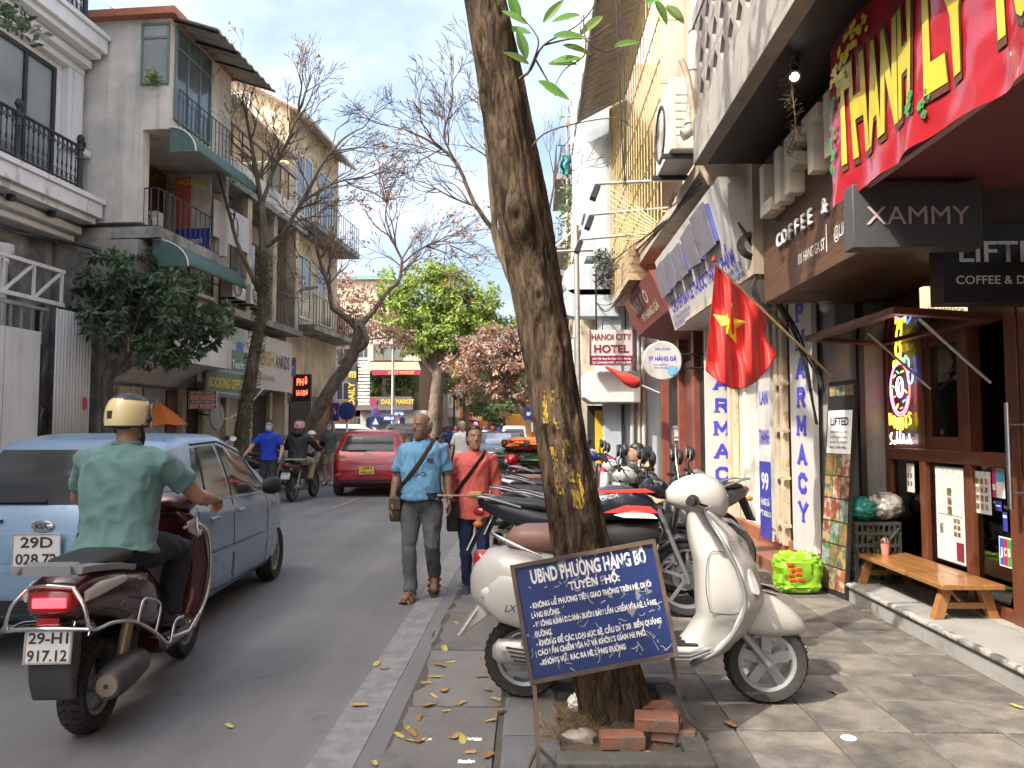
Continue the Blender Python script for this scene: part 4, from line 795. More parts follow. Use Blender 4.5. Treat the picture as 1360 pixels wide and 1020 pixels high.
# slanting props of the balcony brace
tk = thing('balcony_brace', 'fan of thin yellow iron rods under the caged balcony', 'brace', (0, 0, 0))
for k in range(9):
    a = P(900-k*4, 315, 11.2); b = P(798+k*3, 240+k*10, 12.2); MB().tube([a, b], .008, 5).build('rod', m_yelcage, tk)
# drain pipe
dp = thing('drain_pipe', 'grey drain pipe with elbow running down beside the air conditioner', 'pipe', (0, 0, 0))
a = [P(934, -60, 7.5), P(923, 40, 7.5), P(918, 160, 7.5), P(914, 175, 7.5), P(906, 180, 7.5)]; MB().tube(spline(a, 4), .055, 12).build('pipe', m_pipe, dp, smooth=60)
for v in (42, 95, 165): p = P(923-(v-40)*.045, v, 7.5); MB().tube([p, p+V((0, 0, .09))], .066, 12).build('collar', m_pipe, dp, smooth=60)
MB().tube(spline([P(905, 80, 7.3), P(915, 110, 7.3), P(926, 190, 7.3), P(928, 215, 7.2), P(945, 245, 7.15)], 5), .03, 8).build('cable_sleeve', mat('lagged_pipe', (.45, .36, .26), .8, var=.2, scale=15), dp, smooth=60)
aircon('beige air conditioner unit hanging beside the yellow cage over the pharmacy sign', (1.62, 8.35, 4.43), radians(-90), (.95, .34, .78))
# corrugated awning and cloth screens
ca = thing('tin_awning', 'corrugated tin awning over the top of the caged balcony', 'awning', (0, 0, 0))
def tin(a, b):
    y = 11.4+a*5.0; x = 2.05-b*1.05; return (x, y, 8.75-b*.55+.025*sin(a*5/.11*2*pi*.5))
MB().grid(tin, 180, 3).build('sheet', m_tin, ca, smooth=60, solid=.006)
q = MB(); q.tube([(1.0, 11.4, 8.2), (1.0, 16.4, 8.2)], .02, 6); q.build('edge_bar', m_tin, ca)
# lamp arms
for i, (u0, v0, u1, v1, Y, lb) in enumerate(((792, 244, 925, 238, 11.6, 'long lamp arm over the street, topmost of three'), (784, 285, 905, 275, 12.6, 'long lamp arm over the street, middle of three'), (770, 318, 880, 308, 13.6, 'long lamp arm over the street, lowest of three'))):
    t = thing('lamp_arm', lb, 'lamp', (0, 0, 0)); a, b = P(u0, v0, Y), P(u1, v1, Y); MB().tube([a, b], .025, 8).build('arm', m_pipe, t, smooth=60)
    q = MB(); q.box(a+V((-.02, 0, -.14)), (.1, .18, .22), (0, .35, 0)); q.build('flood_head', m_black, t, bevel=.01); MB().tube([a, a+V((0, 0, -.1))], .012, 6).build('yoke', m_grey_metal, t)
# ---- building with the red box sign
r3 = thing('shop_house', 'narrow cream shop house between pharmacy and pale blue hotel', 'building', (0, 0, 0))
MB().b(2.75, 7, 11.1, 16.5, 0, 4.3).build('lower_wall', mat('brown_render', (.16, .085, .06), .8, var=.2, scale=3, streak=.5), r3); MB().b(2.75, 7, 11.1, 16.5, 4.31, 10.6).build('upper_wall', m_cream, r3)
MB().b(2.72, 2.749, 11.5, 16.2, 4.9, 7.6).build('shutter', mat('brown_shutter', (.13, .08, .05), .7, var=.2), r3); MB().b(1.7, 2.75, 16.42, 16.55, 4.3, 9.5).build('side_wall', m_cream, r3)
for k, (y0, y1) in enumerate(((11.5, 12.4), (12.7, 13.6), (14.0, 15.2))): MB().b(2.70, 2.76, y0, y1, .12, 2.7).build('door', m_dark if k != 1 else m_redwood, r3)
for y in (11.3, 12.55, 13.8, 15.6): MB().b(2.62, 2.76, y-.09, y+.09, .1, 3.2).build('pilaster', mat('maroon_tile', (.22, .07, .05), .4, var=.2), r3)
MB().loft([[V((1.98, y, 3.25)), V((2.75, y, 3.1)), V((2.75, y, 3.9)), V((1.72, y, 3.85))] for y in (11.15, 14.2)]).build('fascia_box', mat('faded_red_panel', (.24, .065, .055), .6, var=.15, scale=3, streak=.4), r3)
MT3 = frame((1.98, 14.2, 3.25), (0, -1, 0), V((-.26, 0, .6)).normalized()); text('lettering', 'MAY ĐO', m_cream_t, r3, MT3 @ MTR((1.4, .32, 0)), .22, 1.6, .02, .006); text('lettering', '97 HÀNG GÀ', m_cream_t, r3, MT3 @ MTR((1.9, .12, 0)), .13, 1.6, .02, .006)
wb = thing('wooden_box', 'weathered wooden plank box on top of the red sign panel', 'box', (0, 0, 0)); a, b = P(843, 418, 12.4), P(886, 362, 12.4)
for k in range(4): MB().b(1.55, 2.05, 12.2, 13.4, 3.91+k*.13, 4.03+k*.13).build('plank', mat('old_plank', (.40, .29, .18), .85, var=.25, scale=4, stretch=(2, 1, 9), bump=.4, streak=.5), wb)
rs = thing('round_sign', 'round white sign reading 97 HANG GA with a blue flower', 'sign', (0, 0, 0)); c = P(880, 479, 11.1); K = FY(c)
MB().lathe([(.001, 0), (.27, 0), (.285, -.015), (.285, -.10), (.27, -.115), (.001, -.115)], 40, K).build('disc', m_signw, rs, smooth=40)
text('lettering', '97 HÀNG GÀ', m_blue_t, rs, K @ MTR((0, .0, 0)), .065, .40, .025, .004); text('lettering', 'THIẾT KẾ IN ẤN', m_blue_t, rs, K @ MTR((0, .15, 0)), .035, .22, .005, .004); text('lettering', '0243 828 6162', m_blue_t, rs, K @ MTR((-.03, -.07, 0)), .026, .2, .005, .004); text('lettering', '0904 338 552', m_blue_t, rs, K @ MTR((-.03, -.115, 0)), .026, .2, .005, .004)
q = MB()
for k in range(9): q.add([(.14+.055*cos(t)*(1+.3*(k % 2)), -.11-.03*(k % 3)+.04*sin(t), .005+.0005*k) for t in [2*pi*i/9+k for i in range(9)]], [tuple(range(9))], K)
q.build('flower_print', mat('pale_blue_print', (.16, .42, .72), .5, var=.25, scale=12), rs, fix=False)
bars('bracket', m_black, rs, [(c+V((.28, .06, .1)), (2.75, 11.16, c.z+.1)), (c+V((.28, .06, -.1)), (2.75, 11.16, c.z-.1))], .014)
# ---- hotel
ht = thing('hotel_building', 'tall pale blue rendered hotel building overhanging the pavement', 'building', (0, 0, 0))
MB().b(1.20, 7, 16.6, 23, 5.3, 15.5).build('upper_wall', m_blueish, ht); MB().b(1.9, 7, 16.6, 23, 0, 5.3).build('lower_wall', m_blueish, ht)
MB().b(1.55, 1.95, 16.55, 16.9, .1, 5.3).build('pillar', m_blueish, ht, bevel=.02)
# scrolled balcony bracket
for (cx, cz, r) in ((1.12, 4.75, .34), (1.0, 4.25, .30)):
    MB().prism([(cx-.1+r*cos(t), cz+r*sin(t)) for t in [pi*.5+pi*i/12 for i in range(13)]]+[(1.9, cz-r), (1.9, cz+r)], .5, frame((0, 16.95, 0), (1, 0, 0), (0, 0, 1))).build('scroll_bracket', m_blueish, ht, bevel=.01)
MB().loft([[V((x, 16.2, z)) for x, z in ((1.15, 2.75), (1.05, 2.55), (1.1, 2.2), (1.25, 2.08), (2.3, 2.08), (2.3, 2.75))], [V((x, 17.2, z)) for x, z in ((1.15, 2.75), (1.05, 2.55), (1.1, 2.2), (1.25, 2.08), (2.3, 2.08), (2.3, 2.75))]]).build('entrance_canopy', m_white, ht, bevel=.03)
MB().b(1.92, 1.98, 16.5, 16.58, .1, 2.05).build('opening_shade', m_dark, ht); MB().b(1.25, 1.9, 17.3, 17.36, .1, 2.06).build('lobby_shade', m_dark, ht); MB().b(1.42, 1.66, 17.22, 17.29, .12, 1.95).build('yellow_panel', mat('yellow_panel', (.70, .45, .03), .5, var=.05), ht)  # black sheets painted in for the shade of the entrance and lobby
for k in range(4): windowp(ht, FXL((1.20, 0, 0)), -22+k*1.4, -21+k*1.4, 6.3, 7.8, m_white); windowp(ht, FXL((1.20, 0, 0)), -22+k*1.4, -21+k*1.4, 9.5, 11, m_white)
for (x, w_) in ((2.15, .05), (2.3, .035), (2.4, .05)): MB().tube([(x, 16.52, .1), (x, 16.52, 5)], w_, 10).build('downpipe', m_pipe, ht, smooth=60)
hs = thing('hotel_sign', 'white and maroon box sign reading HANOI CITY HOTEL', 'sign', (0, 0, 0)); a, b = P(783, 485, 15.9), P(841, 438, 15.9); K = FY((a.x, 15.9, a.z)); W_, H_ = b.x-a.x, b.z-a.z
MB().b(0, W_, 0, H_, -.16, 0, K).build('box', m_signw, hs); m_maroon = mat('maroon_print', (.20, .015, .05), .5, var=.08)
flatquad('maroon_band', m_maroon, hs, K, .01, W_-.01, .01, H_*.27)
for s, z, h, wd, mt_, bo in (('HANOI CITY', .72, .125, .82, m_maroon, .028), ('HOTEL', .36, .16, .72, m_maroon, .035), ('Add: 95B Hàng Gà, Hoàn Kiếm, Hà Nội', .155, .045, .8, m_wt, .01), ('Tel: 0243.828.1379 - 097.304.1899', .045, .045, .8, m_wt, .01)): text('lettering', s, mt_, hs, K @ MTR((W_/2, H_*z, .004)), h, wd, bo, .004)
for x, d in ((.01, 0), (W_-.01, 0)): MB().b(x-.012, x+.012, 0, H_, .003, .016, K).build('frame_edge', m_maroon, hs)
bars('hanger', m_black, hs, [(V((a.x+.15, 15.98, b.z)), V((a.x+.15, 15.98, b.z+1.2))), (V((b.x-.15, 15.98, b.z)), V((b.x-.15, 15.98, b.z+1.2)))], .02)
# purple creeper in the bracket
cr = MB(); crl = MB()
for k in range(900):
    c = P(rnd(790, 813), rnd(333, 378), rnd(16.2, 16.9)); leaf_quads(crl if k % 4 else cr, c, rvec(), rvec(), rnd(.06, .12), .05)
t = thing('creeper', 'purple flowering creeper tucked under the pale blue building', 'plant', (0, 0, 0)); crl.build('foliage', m_lf_dark, t, fix=False); cr.build('blossom', mat('purple_petal', (.16, .05, .18), .7), t, fix=False)
# ---- far right houses
m_fr = [mat('far_cream', (.52, .44, .33), .85, var=.12, scale=2, streak=.5), mat('far_white', (.60, .58, .53), .85, var=.1, scale=2, streak=.6), mat('far_ochre', (.50, .36, .20), .85, var=.15, scale=2, streak=.6), mat('far_grey', (.38, .37, .35), .85, var=.12, scale=2, streak=.6)]
for i, (y0, y1, x, h, lb) in enumerate(((23.1, 27, 1.5, 11.5, 'cream house with stacked balconies just beyond the pale blue hotel'), (27.1, 32, 1.7, 9.5, 'white house second beyond the hotel'), (32.1, 37, 1.6, 12, 'ochre house third beyond the hotel'), (37.1, 43, 1.8, 10, 'grey house fourth beyond the hotel'), (52, 62, 2.4, 11, 'cream far house past the crossing on the right'), (62.1, 80, 2.4, 10, 'white far house past the crossing on the right'), (80.1, 130, 2.6, 11, 'long grey far block on the right'))):
    t = thing('town_house', lb, 'building', (0, 0, 0)); MB().b(x, 9, y0, y1, 0, h).build('wall', m_fr[i % 4], t)
    MB().b(x-.15, 9, y0-.05, y1+.05, h, h+.25).build('roof_slab', m_conc, t)
    if i < 5:
        for f in range(3):
            z = 3.4+f*3
            if z+2 > h: continue
            MB().b(x-.75, x-.001, y0+.2, y1-.2, z-.18, z).build('balcony_slab', m_conc, t); railing(t, m_black, (x-.72, y0+.3, z), (x-.72, y1-.3, z), .9, 12, .012)
            railing(t, m_black, (x-.72, y0+.25, z), (x-.05, y0+.25, z), .9, 5, .012)
            for k in range(2): windowp(t, FXL((x, 0, 0)), -y1+.5+k*(y1-y0)/2, -y1+.5+k*(y1-y0)/2+1.3, z+.1, z+2.1, m_white)
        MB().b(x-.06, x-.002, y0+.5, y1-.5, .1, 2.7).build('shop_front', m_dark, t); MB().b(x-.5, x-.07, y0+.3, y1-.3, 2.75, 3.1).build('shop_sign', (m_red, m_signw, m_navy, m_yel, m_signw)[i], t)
# rooftop lean-to and greenery on the house beyond the hotel
t = thing('roof_scaffold', 'thin-posted rooftop frame with teal cloth and plants above the narrow alley', 'scaffold', (0, 0, 0))
a = P(752, 160, 22.5); b = P(778, 160, 22.5)
for u in (753, 765, 776): MB().tube([P(u, 155, 22.5), P(u+1, 330, 22.5)], .045, 6).build('post', m_concl, t)
for v in (155, 250, 290): MB().tube([P(744, v, 22.5), P(779, v-2, 22.5)], .03, 6).build('beam', m_conc, t)
MB().loft([[P(752, 168, 22.2), P(779, 155, 22.2), P(779, 150, 22.2), P(752, 162, 22.2)], [P(752, 168, 23.4), P(779, 155, 23.4), P(779, 150, 23.4), P(752, 162, 23.4)]]).build('roof_sheet', mat('rusty_sheet', (.30, .16, .10), .8, var=.2), t)
q = MB(); q.grid(lambda a, b: P(745+a*14+2*sin(b*9), 206+b*26, 22.4+.2*sin(a*9)), 8, 8); q.build('hung_cloth', mat('teal_cloth', (.02, .25, .27), .8), t, solid=.01)
m = MB()
for k in range(1100):
    u, v = random.choice(((758, 260), (768, 275), (755, 310), (765, 350), (760, 395), (770, 240))); c = P(u+rnd(-14, 12), v+rnd(-22, 22), rnd(22, 22.6)); leaf_quads(m, c, rvec(), rvec(), rnd(.08, .18), .06)
t2 = thing('balcony_plants', 'trailing balcony plants on the house beyond the pale blue hotel', 'plant', (0, 0, 0)); m.build('foliage', m_lf_mid, t2, fix=False)
# ---- street pole on the right
t = thing('street_pole', 'slim galvanised street pole beside the hotel sign', 'pole', (0, 0, 0)); a = P(770, 620, 15.2); MB().tube([V((a.x, 15.2, .1)), V((a.x-.05, 15.2, 5.6))], .055, 10).build('shaft', m_grey_metal, t, smooth=60)
q = MB(); q.tube([V((a.x-.95, 15.2, 5.05)), V((a.x+.3, 15.2, 5.1))], .03, 6); q.tube([V((a.x-.6, 15.2, 5.05)), V((a.x+.02, 15.2, 5.6))], .02, 6); q.build('cross_arm', m_grey_metal, t)
# ------------------------------------------------------------------ left-hand buildings
KL = sqrt(1+.0725**2)
FLM = frame((xL(0), 0, 0), (.0725, 1, 0), (0, 0, 1))     # local: s along the street, z up, n out over the street
def LF(s, z, n): return FLM @ V((s, z, n))
def lb(name, mt_, parent, s0, s1, z0, z1, n0, n1, bevel=0.): return MB().b(s0, s1, z0, z1, n0, n1, FLM).build(name, mt_, parent, bevel=bevel)
def FLC(s, z, n): return frame(LF(s, z, n), (1, -.0725, 0), (0, 0, 1))   # a plane on a left wall that faces the camera; local x towards the street
m_stucco = mat('white_stucco', (.80, .795, .78), .7, var=.04, scale=3, bump=.06, bscale=30, streak=.12)
m_marble = mat('white_marble_cladding', (.78, .77, .76), .35, var=.05, scale=2, col2=(.50, .50, .51), thr=(.56, .64), scale2=1.6, stretch=(.6, 2.2, 1.2))
m_iron = mat('cast_iron', (.035, .04, .048), .4, .3, var=.2)
m_blot = mat('blotchy_plaster', (.68, .63, .55), .9, var=.12, scale=3, bump=.3, bscale=18, col2=(.52, .51, .47), thr=(.45, .62), scale2=1.1, streak=.45)
m_oldc = mat('mossy_concrete', (.36, .35, .32), .9, var=.2, scale=4, bump=.4, bscale=20, col2=(.12, .115, .105), thr=(.45, .65), scale2=1.8, streak=.6)
m_yplast = mat('yellowed_plaster', (.60, .51, .36), .9, var=.12, scale=3, bump=.3, bscale=18, col2=(.36, .31, .25), thr=(.45, .65), scale2=1.3, streak=.5)
m_green_aw = mat('green_awning', (.06, .13, .115), .6, var=.15, streak=.4)
m_greenfr = mat('grey_green_frame', (.14, .19, .18), .5, var=.1)
m_terroof = mat('terracotta_roof', (.42, .16, .09), .75, var=.2, scale=8)
m_fibro = mat('fibre_sheet', (.46, .41, .36), .85, var=.2, scale=4, streak=.5)
m_win = mat('window_glass_sky', (.10, .12, .13), .05, var=.3, scale=1.2, spec=.9)
m_winp = mat('window_glass_pale', (.30, .33, .33), .08, var=.25, scale=1.0, spec=.8)
# --- white french-style house
W1 = thing('white_house', 'white french-style house with black iron balcony at the left edge', 'building', (0, 0, 0))
lb('wall', m_stucco, W1, 4, 14.74, 5.9, 14.2, -6, -.62); lb('ground_floor_wall', m_oldc, W1, 4, 14.7, 0, 5.5, -6, -1.0)
def ledge(z0, mt_):
    for (a, b, n) in ((0, .12, -.10), (.12, .40, .0), (.40, .50, .05)): lb('balcony_slab' if n == 0 else 'moulding', mt_, W1, 4, 14.74+n*.6, z0+a+.001, z0+b, -.62, n, .01)
ledge(5.53, m_marble); ledge(8.85, m_stucco); ledge(12.2, m_stucco)
for (a, b, n) in ((.0, .14, -.45), (.14, .30, -.30)):
    lb('cornice', m_stucco, W1, 4, 14.72, 8.54+a, 8.54+b, -.62, n, .02); lb('cornice', m_stucco, W1, 4, 14.72, 5.20+a, 5.20+b, -.95, n-.1, .03)
lb('pilaster', m_stucco, W1, 14.28, 14.73, 6.0, 8.54, -.62, -.47, .01); lb('pilaster', m_stucco, W1, 14.4, 14.62, 6.1, 8.5, -.47, -.42, .01); lb('pilaster_base', m_stucco, W1, 14.2, 14.76, 6.9, 7.02, -.62, -.30, .01); lb('pilaster', m_stucco, W1, 14.28, 14.73, 9.35, 12.2, -.62, -.47, .01)
for z in (6.05, 9.38): windowp(W1, FLM @ MTR((0, 0, -.62)), 12.5, 14.05, z, z+2.35, m_iron, m_winp, 2, .08, .07); windowp(W1, FLM @ MTR((0, 0, -.62)), 9.5, 11.6, z, z+2.35, m_iron, m_win, 2, .08, .07)
bal = MB(); bal.lathe([(.012, 0), (.02, .04), (.012, .09), (.011, .3), (.022, .36), (.012, .42), (.011, .62), (.024, .66), (.012, .72), (.012, .84)], 7); bal = bal.mesh('baluster'); bal.materials.append(m_iron)
for z0 in (6.03, 9.35):
    t = thing('balcony_railing', 'black cast-iron balcony railing on the white house, %s floor' % ('lower' if z0 < 7 else 'upper'), 'railing', tuple(LF(12.5, z0, -.1)))
    for s in (10.9, 12.56, 14.16):
        q = MB(); q.lathe([(.07, 0), (.07, .12), (.05, .14), (.05, .6), (.065, .63), (.05, .66), (.05, .78), (.07, .80), (.07, .84), (.04, .87), (.03, .93), (.05, .96), (.072, 1.02), (.05, 1.08), (.001, 1.11)], 12)
        o = q.build('newel_post', m_iron, t, smooth=40); o.location = LF(s, z0, -.1)-t.location
    for a, b in ((10.9, 12.56), (12.56, 14.16)):
        q = MB(); q.tube([LF(a, z0+.86, -.1), LF(b, z0+.86, -.1)], .028, 6); q.tube([LF(a, z0+.10, -.1), LF(b, z0+.10, -.1)], .02, 6); q.tube([LF(a, z0+.72, -.1), LF(b, z0+.72, -.1)], .012, 5)
        o = q.build('rail', m_iron, t); o.location = -t.location
        for k in range(1, 13):
            o = bpy.data.objects.new('baluster', bal); C.objects.link(o); o.parent = t; o.location = LF(a+(b-a)*k/13, z0+.02, -.1)-t.location
        q = MB()
        for k in range(13):
            c = LF(a+(b-a)*(k+.5)/13, z0+.79, -.1); q.tube([c+V((.0, .05*cos(w_), .05*sin(w_))) for w_ in [2*pi*i/8 for i in range(9)]], .007, 4, cap=False); c = LF(a+(b-a)*(k+.5)/13, z0+.2, -.1); q.tube([c+V((.0, .045*cos(w_), .06*sin(w_))) for w_ in [2*pi*i/8 for i in range(9)]], .006, 4, cap=False)
        o = q.build('scrollwork', m_iron, t); o.location = -t.location; o['kind'] = 'stuff'
for s in (12.7, 13.7): lb('soffit_lamp', m_black, W1, s-.05, s+.05, 5.42, 5.53, -.35, -.25)
lb('wall_lamp', m_black, W1, 14.5, 14.6, 7.04, 7.16, -.42, -.3)
q = MB(); q.lathe([(.16, 0), (.16, 3.9), (.19, 3.95), (.17, 4.0), (.25, 4.15), (.25, 4.25)], 18); o = q.build('column', m_stucco, W1, smooth=40); o.location = LF(13.0, .5, -.75)
# steel truss and hoarding in front of it
hd = thing('site_hoarding', 'pale steel hoarding and truss before the white house ground floor', 'fence', (0, 0, 0))
def sbar(a, b, r=.035): MB().tube([LF(*a), LF(*b)], r, 4).build('truss_bar', m_white, hd)
sbar((9.5, 3.75, .1), (13.55, 3.75, .1), .05); sbar((9.5, 4.35, .1), (13.55, 4.35, .1), .045)
for k in range(6): s = 10.0+k*.7; sbar((s, 3.75, .1), (s, 4.35, .1), .03); sbar((s, 3.75, .1), (s+.7, 4.35, .1), .03) if k < 5 else None
for k in range(3): lb('sheet_panel', m_white, hd, 10.55+k*.82, 11.35+k*.82, .12, 3.2, .08, .12)
for k in range(7): lb('fence_bar', m_grey_metal, hd, 11.6+k*.24, 11.64+k*.24, 3.0, 3.62, .05, .08)
lb('fence_rail', m_grey_metal, hd, 10.5, 13.2, 3.58, 3.64, .03, .1); lb('post', m_black, hd, 13.12, 13.2, .1, 3.7, -.1, 0)
for k in range(4): MB().tube([LF(13.0, .3+k*.8, -.05), LF(13.35, 1.1+k*.8, -.05)], .02, 4).build('lattice', m_grey_metal, hd)
def corr(a, b): s = 13.35+a*.98; return LF(s, .12+b*3.55, .12+.022*sin(a*.98/.085*2*pi))
MB().grid(corr, 130, 1).build('corrugated_sheet', mat('white_corrugated', (.55, .53, .49), .55, .1, var=.06, streak=.25), hd, smooth=70, solid=.004)
for s, z in ((11.2, 1.95), (14.1, 1.9)): flatquad('red_notice', m_red, hd, FLM @ MTR((s, z, .15)), 0, .12, 0, .22)
# --- blotchy concrete house with the glazed top room
B2 = thing('concrete_house', 'blotchy cream concrete house with glazed top room behind the white house', 'building', (0, 0, 0))
lb('upper_wall', m_blot, B2, 14.8, 17.4, 7.45, 9.7, -6, 1.28); lb('middle_wall', m_blot, B2, 14.8, 15.05, 5.6, 7.45, -6, .75); lb('loggia_back', m_redwood, B2, 15.05, 17.4, 5.5, 7.45, -3, -.25)
lb('loggia_floor', m_oldc, B2, 14.85, 17.5, 5.3, 5.52, -3, 1.1); lb('lower_wall', m_oldc, B2, 14.8, 17.5, 0, 5.3, -6, .1); lb('far_wall', m_blot, B2, 17.4, 17.55, 5.5, 7.45, -3, 1.2)
lb('roof_edge', m_terroof, B2, 14.6, 17.6, 9.70, 9.84, -6, 1.45)
for s, sl in ((14.7, 0),):
    MB().grid(lambda a, b: LF(14.75+a*2.9, 9.83-.42*b+.02*sin(a*60), 1.0+b*1.25), 60, 3).build('eave_sheet', m_fibro, B2, solid=.02)
    for k in range(4): MB().tube([LF(14.9+k*.85, 9.70, 1.28), LF(14.9+k*.85, 9.40, 2.2)], .03, 4).build('rafter', m_black, B2)
windowp(B2, FLC(14.8, 0, 0), .68, 1.27, 8.35, 9.6, m_greenfr, m_winp, 1, .05, .04, 9.3)
windowp(B2, FLM @ MTR((0, 0, 1.28)), 14.95, 16.4, 7.7, 9.62, m_greenfr, m_win, 3, .05, .05, 9.2)
q = MB()
for k in range(160): c = LF(14.72, 8.45, .98)+rvec()*V((.16, .05, .08)).length*rnd(.2, 1); leaf_quads(q, c, rvec(), rvec(), .07, .04)
o = q.build('potted_plant', m_lf_lime, B2, fix=False); o['kind'] = 'stuff'
railing(B2, m_iron, LF(14.95, 7.45, 1.4), LF(17.3, 7.45, 1.4), .85, 14, .01); lb('balcony_slab', m_blot, B2, 14.85, 17.4, 7.33, 7.45, 1.28, 1.5)
def barrel(parent, s0, s1, z, n0, r, h, mt_):
    q = MB(); q.grid(lambda a, b: LF(s0+(s1-s0)*a, z+h*sin(pi/2*(1-b)), n0+r*sin(pi/2*b)), 24, 10); q.build('awning', mt_, parent, smooth=60, solid=.01)
    q = MB(); pts = [LF(s0, z, n0)]+[LF(s0, z+h*cos(pi/2*b/10), n0+r*sin(pi/2*b/10)) for b in range(11)]; q.add(pts, [tuple(range(12))]); q.build('awning_end', mt_, parent)
    MB().tube([LF(s0, z+h*cos(pi/2*b/10), n0+r*sin(pi/2*b/10)) for b in range(11)], .015, 5).build('awning_piping', m_white, parent)
barrel(B2, 14.85, 17.7, 7.0, 1.28, .55, .5, m_green_aw); barrel(B2, 15.0, 17.6, 4.75, .9, .75, .55, m_green_aw)
railing(B2, m_iron, LF(14.9, 5.5, 1.05), LF(17.4, 5.5, 1.05), .8, 12, .012); railing(B2, m_iron, LF(14.9, 5.5, .75), LF(14.9, 5.5, 1.05), .8, 2, .012)
ps = thing('loggia_poster', 'faded red, grey and blue poster on the loggia of the concrete house', 'poster', (0, 0, 0)); K = FLC(17.0, 5.5, .2); flatquad('red_half', mat('faded_red_print', (.42, .09, .08), .7, var=.2), ps, K, 0, .38, .55, 1.75, .002); flatquad('pale_half', mat('pale_print', (.46, .44, .40), .7, var=.3, scale=6), ps, K, .381, .85, .55, 1.75, .002); flatquad('blue_band', m_navy, ps, K, 0, .85, .1, .549, .002); MB().b(0, .85, .1, 1.75, -.03, 0, K).build('board', m_grey_metal, ps)
text('lettering', 'HOA MAI', mat('print_yellow', (.6, .45, .1), .6), ps, K @ MTR((.42, 1.55, 0)), .13, .7, .01, .006); text('lettering', 'Hanoi', m_wt, ps, K @ MTR((.42, .22, 0)), .13, .5, .01, .006)
aircon('small air conditioner on the loggia floor of the concrete house', tuple(LF(15.6, 5.52, .45)), radians(0), (.5, .28, .5))
lb('patched_block', m_conc, B2, 14.75, 15.1, 4.6, 5.25, .1, .75); lb('tin_lean_to', m_fibro, B2, 14.6, 16.8, 4.35, 4.42, .0, 1.3); lb('roller_shutter', mat('brown_shutter2', (.16, .13, .11), .7, var=.15, stretch=(1, 1, 20)), B2, 14.9, 16.6, 3.2, 4.2, .1, .14)
# curved white canopy with striped blind
MB().grid(lambda a, b: LF(15.0+a*2.6, 2.45+.5*sin(b*pi/2), .1+b*1.2), 6, 10).build('curved_canopy', m_white, B2, smooth=70, solid=.05); lb('canopy_fascia', m_white, B2, 15.0, 17.6, 2.9, 3.55, 1.25, 1.33)
for k in range(6): lb('blind_stripe', m_white if k % 2 else mat('ochre_stripe', (.42, .34, .22), .7), B2, 14.5+k*.14, 14.64+k*.14, 3.0, 3.28, .75, .78)
MB().sph(LF(15.2, 3.35, .9), .17).build('ball_lamp', mat('dull_globe', (.5, .5, .48), .3), B2, smooth=60)
for (s0, s1, mt_) in ((15.2, 16.0, m_gate), (16.1, 16.9, m_winp), (17.0, 17.4, m_redwood)): lb('shop_door', mt_, B2, s0, s1, .12, 2.4, .1, .15)
# --- tourist office with white boards
T3 = thing('travel_office_house', 'two-storey shop house carrying the white and green travel office boards', 'building', (0, 0, 0))
lb('wall', m_yplast, T3, 17.6, 22.6, 0, 7.4, -6, .05); lb('balcony_slab', m_oldc, T3, 17.6, 22.6, 4.25, 4.42, .05, 1.1); lb('balcony_slab', m_oldc, T3, 17.6, 22.6, 7.3, 7.45, .05, 1.2); lb('parapet', m_blot, T3, 17.6, 22.6, 7.45, 8.1, .8, .95)
railing(T3, m_iron, LF(17.7, 4.42, 1.0), LF(22.5, 4.42, 1.0), .9, 22, .011, mid=True)
for k in range(3): windowp(T3, FLM @ MTR((0, 0, .05)), 17.9+k*1.55, 19.1+k*1.55, 4.7, 6.8, m_redwood, m_win, 2)
for k in range(3): lb('column', m_yplast, T3, 18.9+k*1.6, 19.15+k*1.6, 4.42, 7.3, .8, 1.05)
lb('cloth_banner', mat('pale_lilac_cloth', (.58, .55, .56), .8, var=.05), T3, 17.1, 18.9, 5.9, 6.75, 1.06, 1.09)
for k in range(8): lb('roof_bar', m_iron, T3, 17.7+k*.6, 17.73+k*.6, 8.1, 9.0, .85, .88)
lb('roof_rail', m_iron, T3, 17.6, 22.5, 8.96, 9.0, .84, .9)
aircon('air conditioner on the travel office balcony nearest the barrel awning', tuple(LF(18.0, 4.6, 1.15)), radians(86), (.7, .28, .5)); aircon('air conditioner on the travel office balcony behind the first', tuple(LF(19.0, 4.6, 1.15)), radians(86), (.7, .28, .5))
ln = thing('paper_lantern', 'red square lantern hanging from the travel office balcony', 'lantern', tuple(LF(17.9, 3.85, .95))); MB().b(-.1, .1, -.1, .1, 0, .3).build('shade', m_red, ln, bevel=.02); MB().tube([(0, 0, .3), (0, 0, .6)], .008, 5).build('cord', m_cable, ln)
wbd = thing('white_fascia_sign', 'long white sign board with gold and dark letters right of the green panel', 'sign', (0, 0, 0)); lb('board', m_signw, wbd, 17.2, 22.5, 2.6, 4.05, .72, .82)
text('lettering', 'INGERSH', mat('gold_letter', (.42, .29, .08), .4, .4), wbd, FLM @ MTR((19.7, 3.25, .82)), .42, 1.5, .03, .006, 'L'); text('lettering', 'ANKIDS', mat('dark_letter', (.12, .10, .10), .5), wbd, FLM @ MTR((21.3, 3.25, .82)), .38, 1.0, .03, .006, 'L'); text('lettering', 'TOURS & TRAVEL', mat('gold_letter', (.42, .29, .08), .4), wbd, FLM @ MTR((19.9, 2.85, .82)), .14, 1.4, .01, .006, 'L')
flatquad('pale_green_top', mat('sage_print', (.30, .40, .34), .5), wbd, FLM @ MTR((0, 0, .82)), 17.25, 19.4, 3.62, 4.03); flatquad('blue_patch', mat('sky_blue_print', (.05, .16, .5), .5), wbd, FLM @ MTR((0, 0, .825)), 18.9, 19.3, 3.45, 3.7)
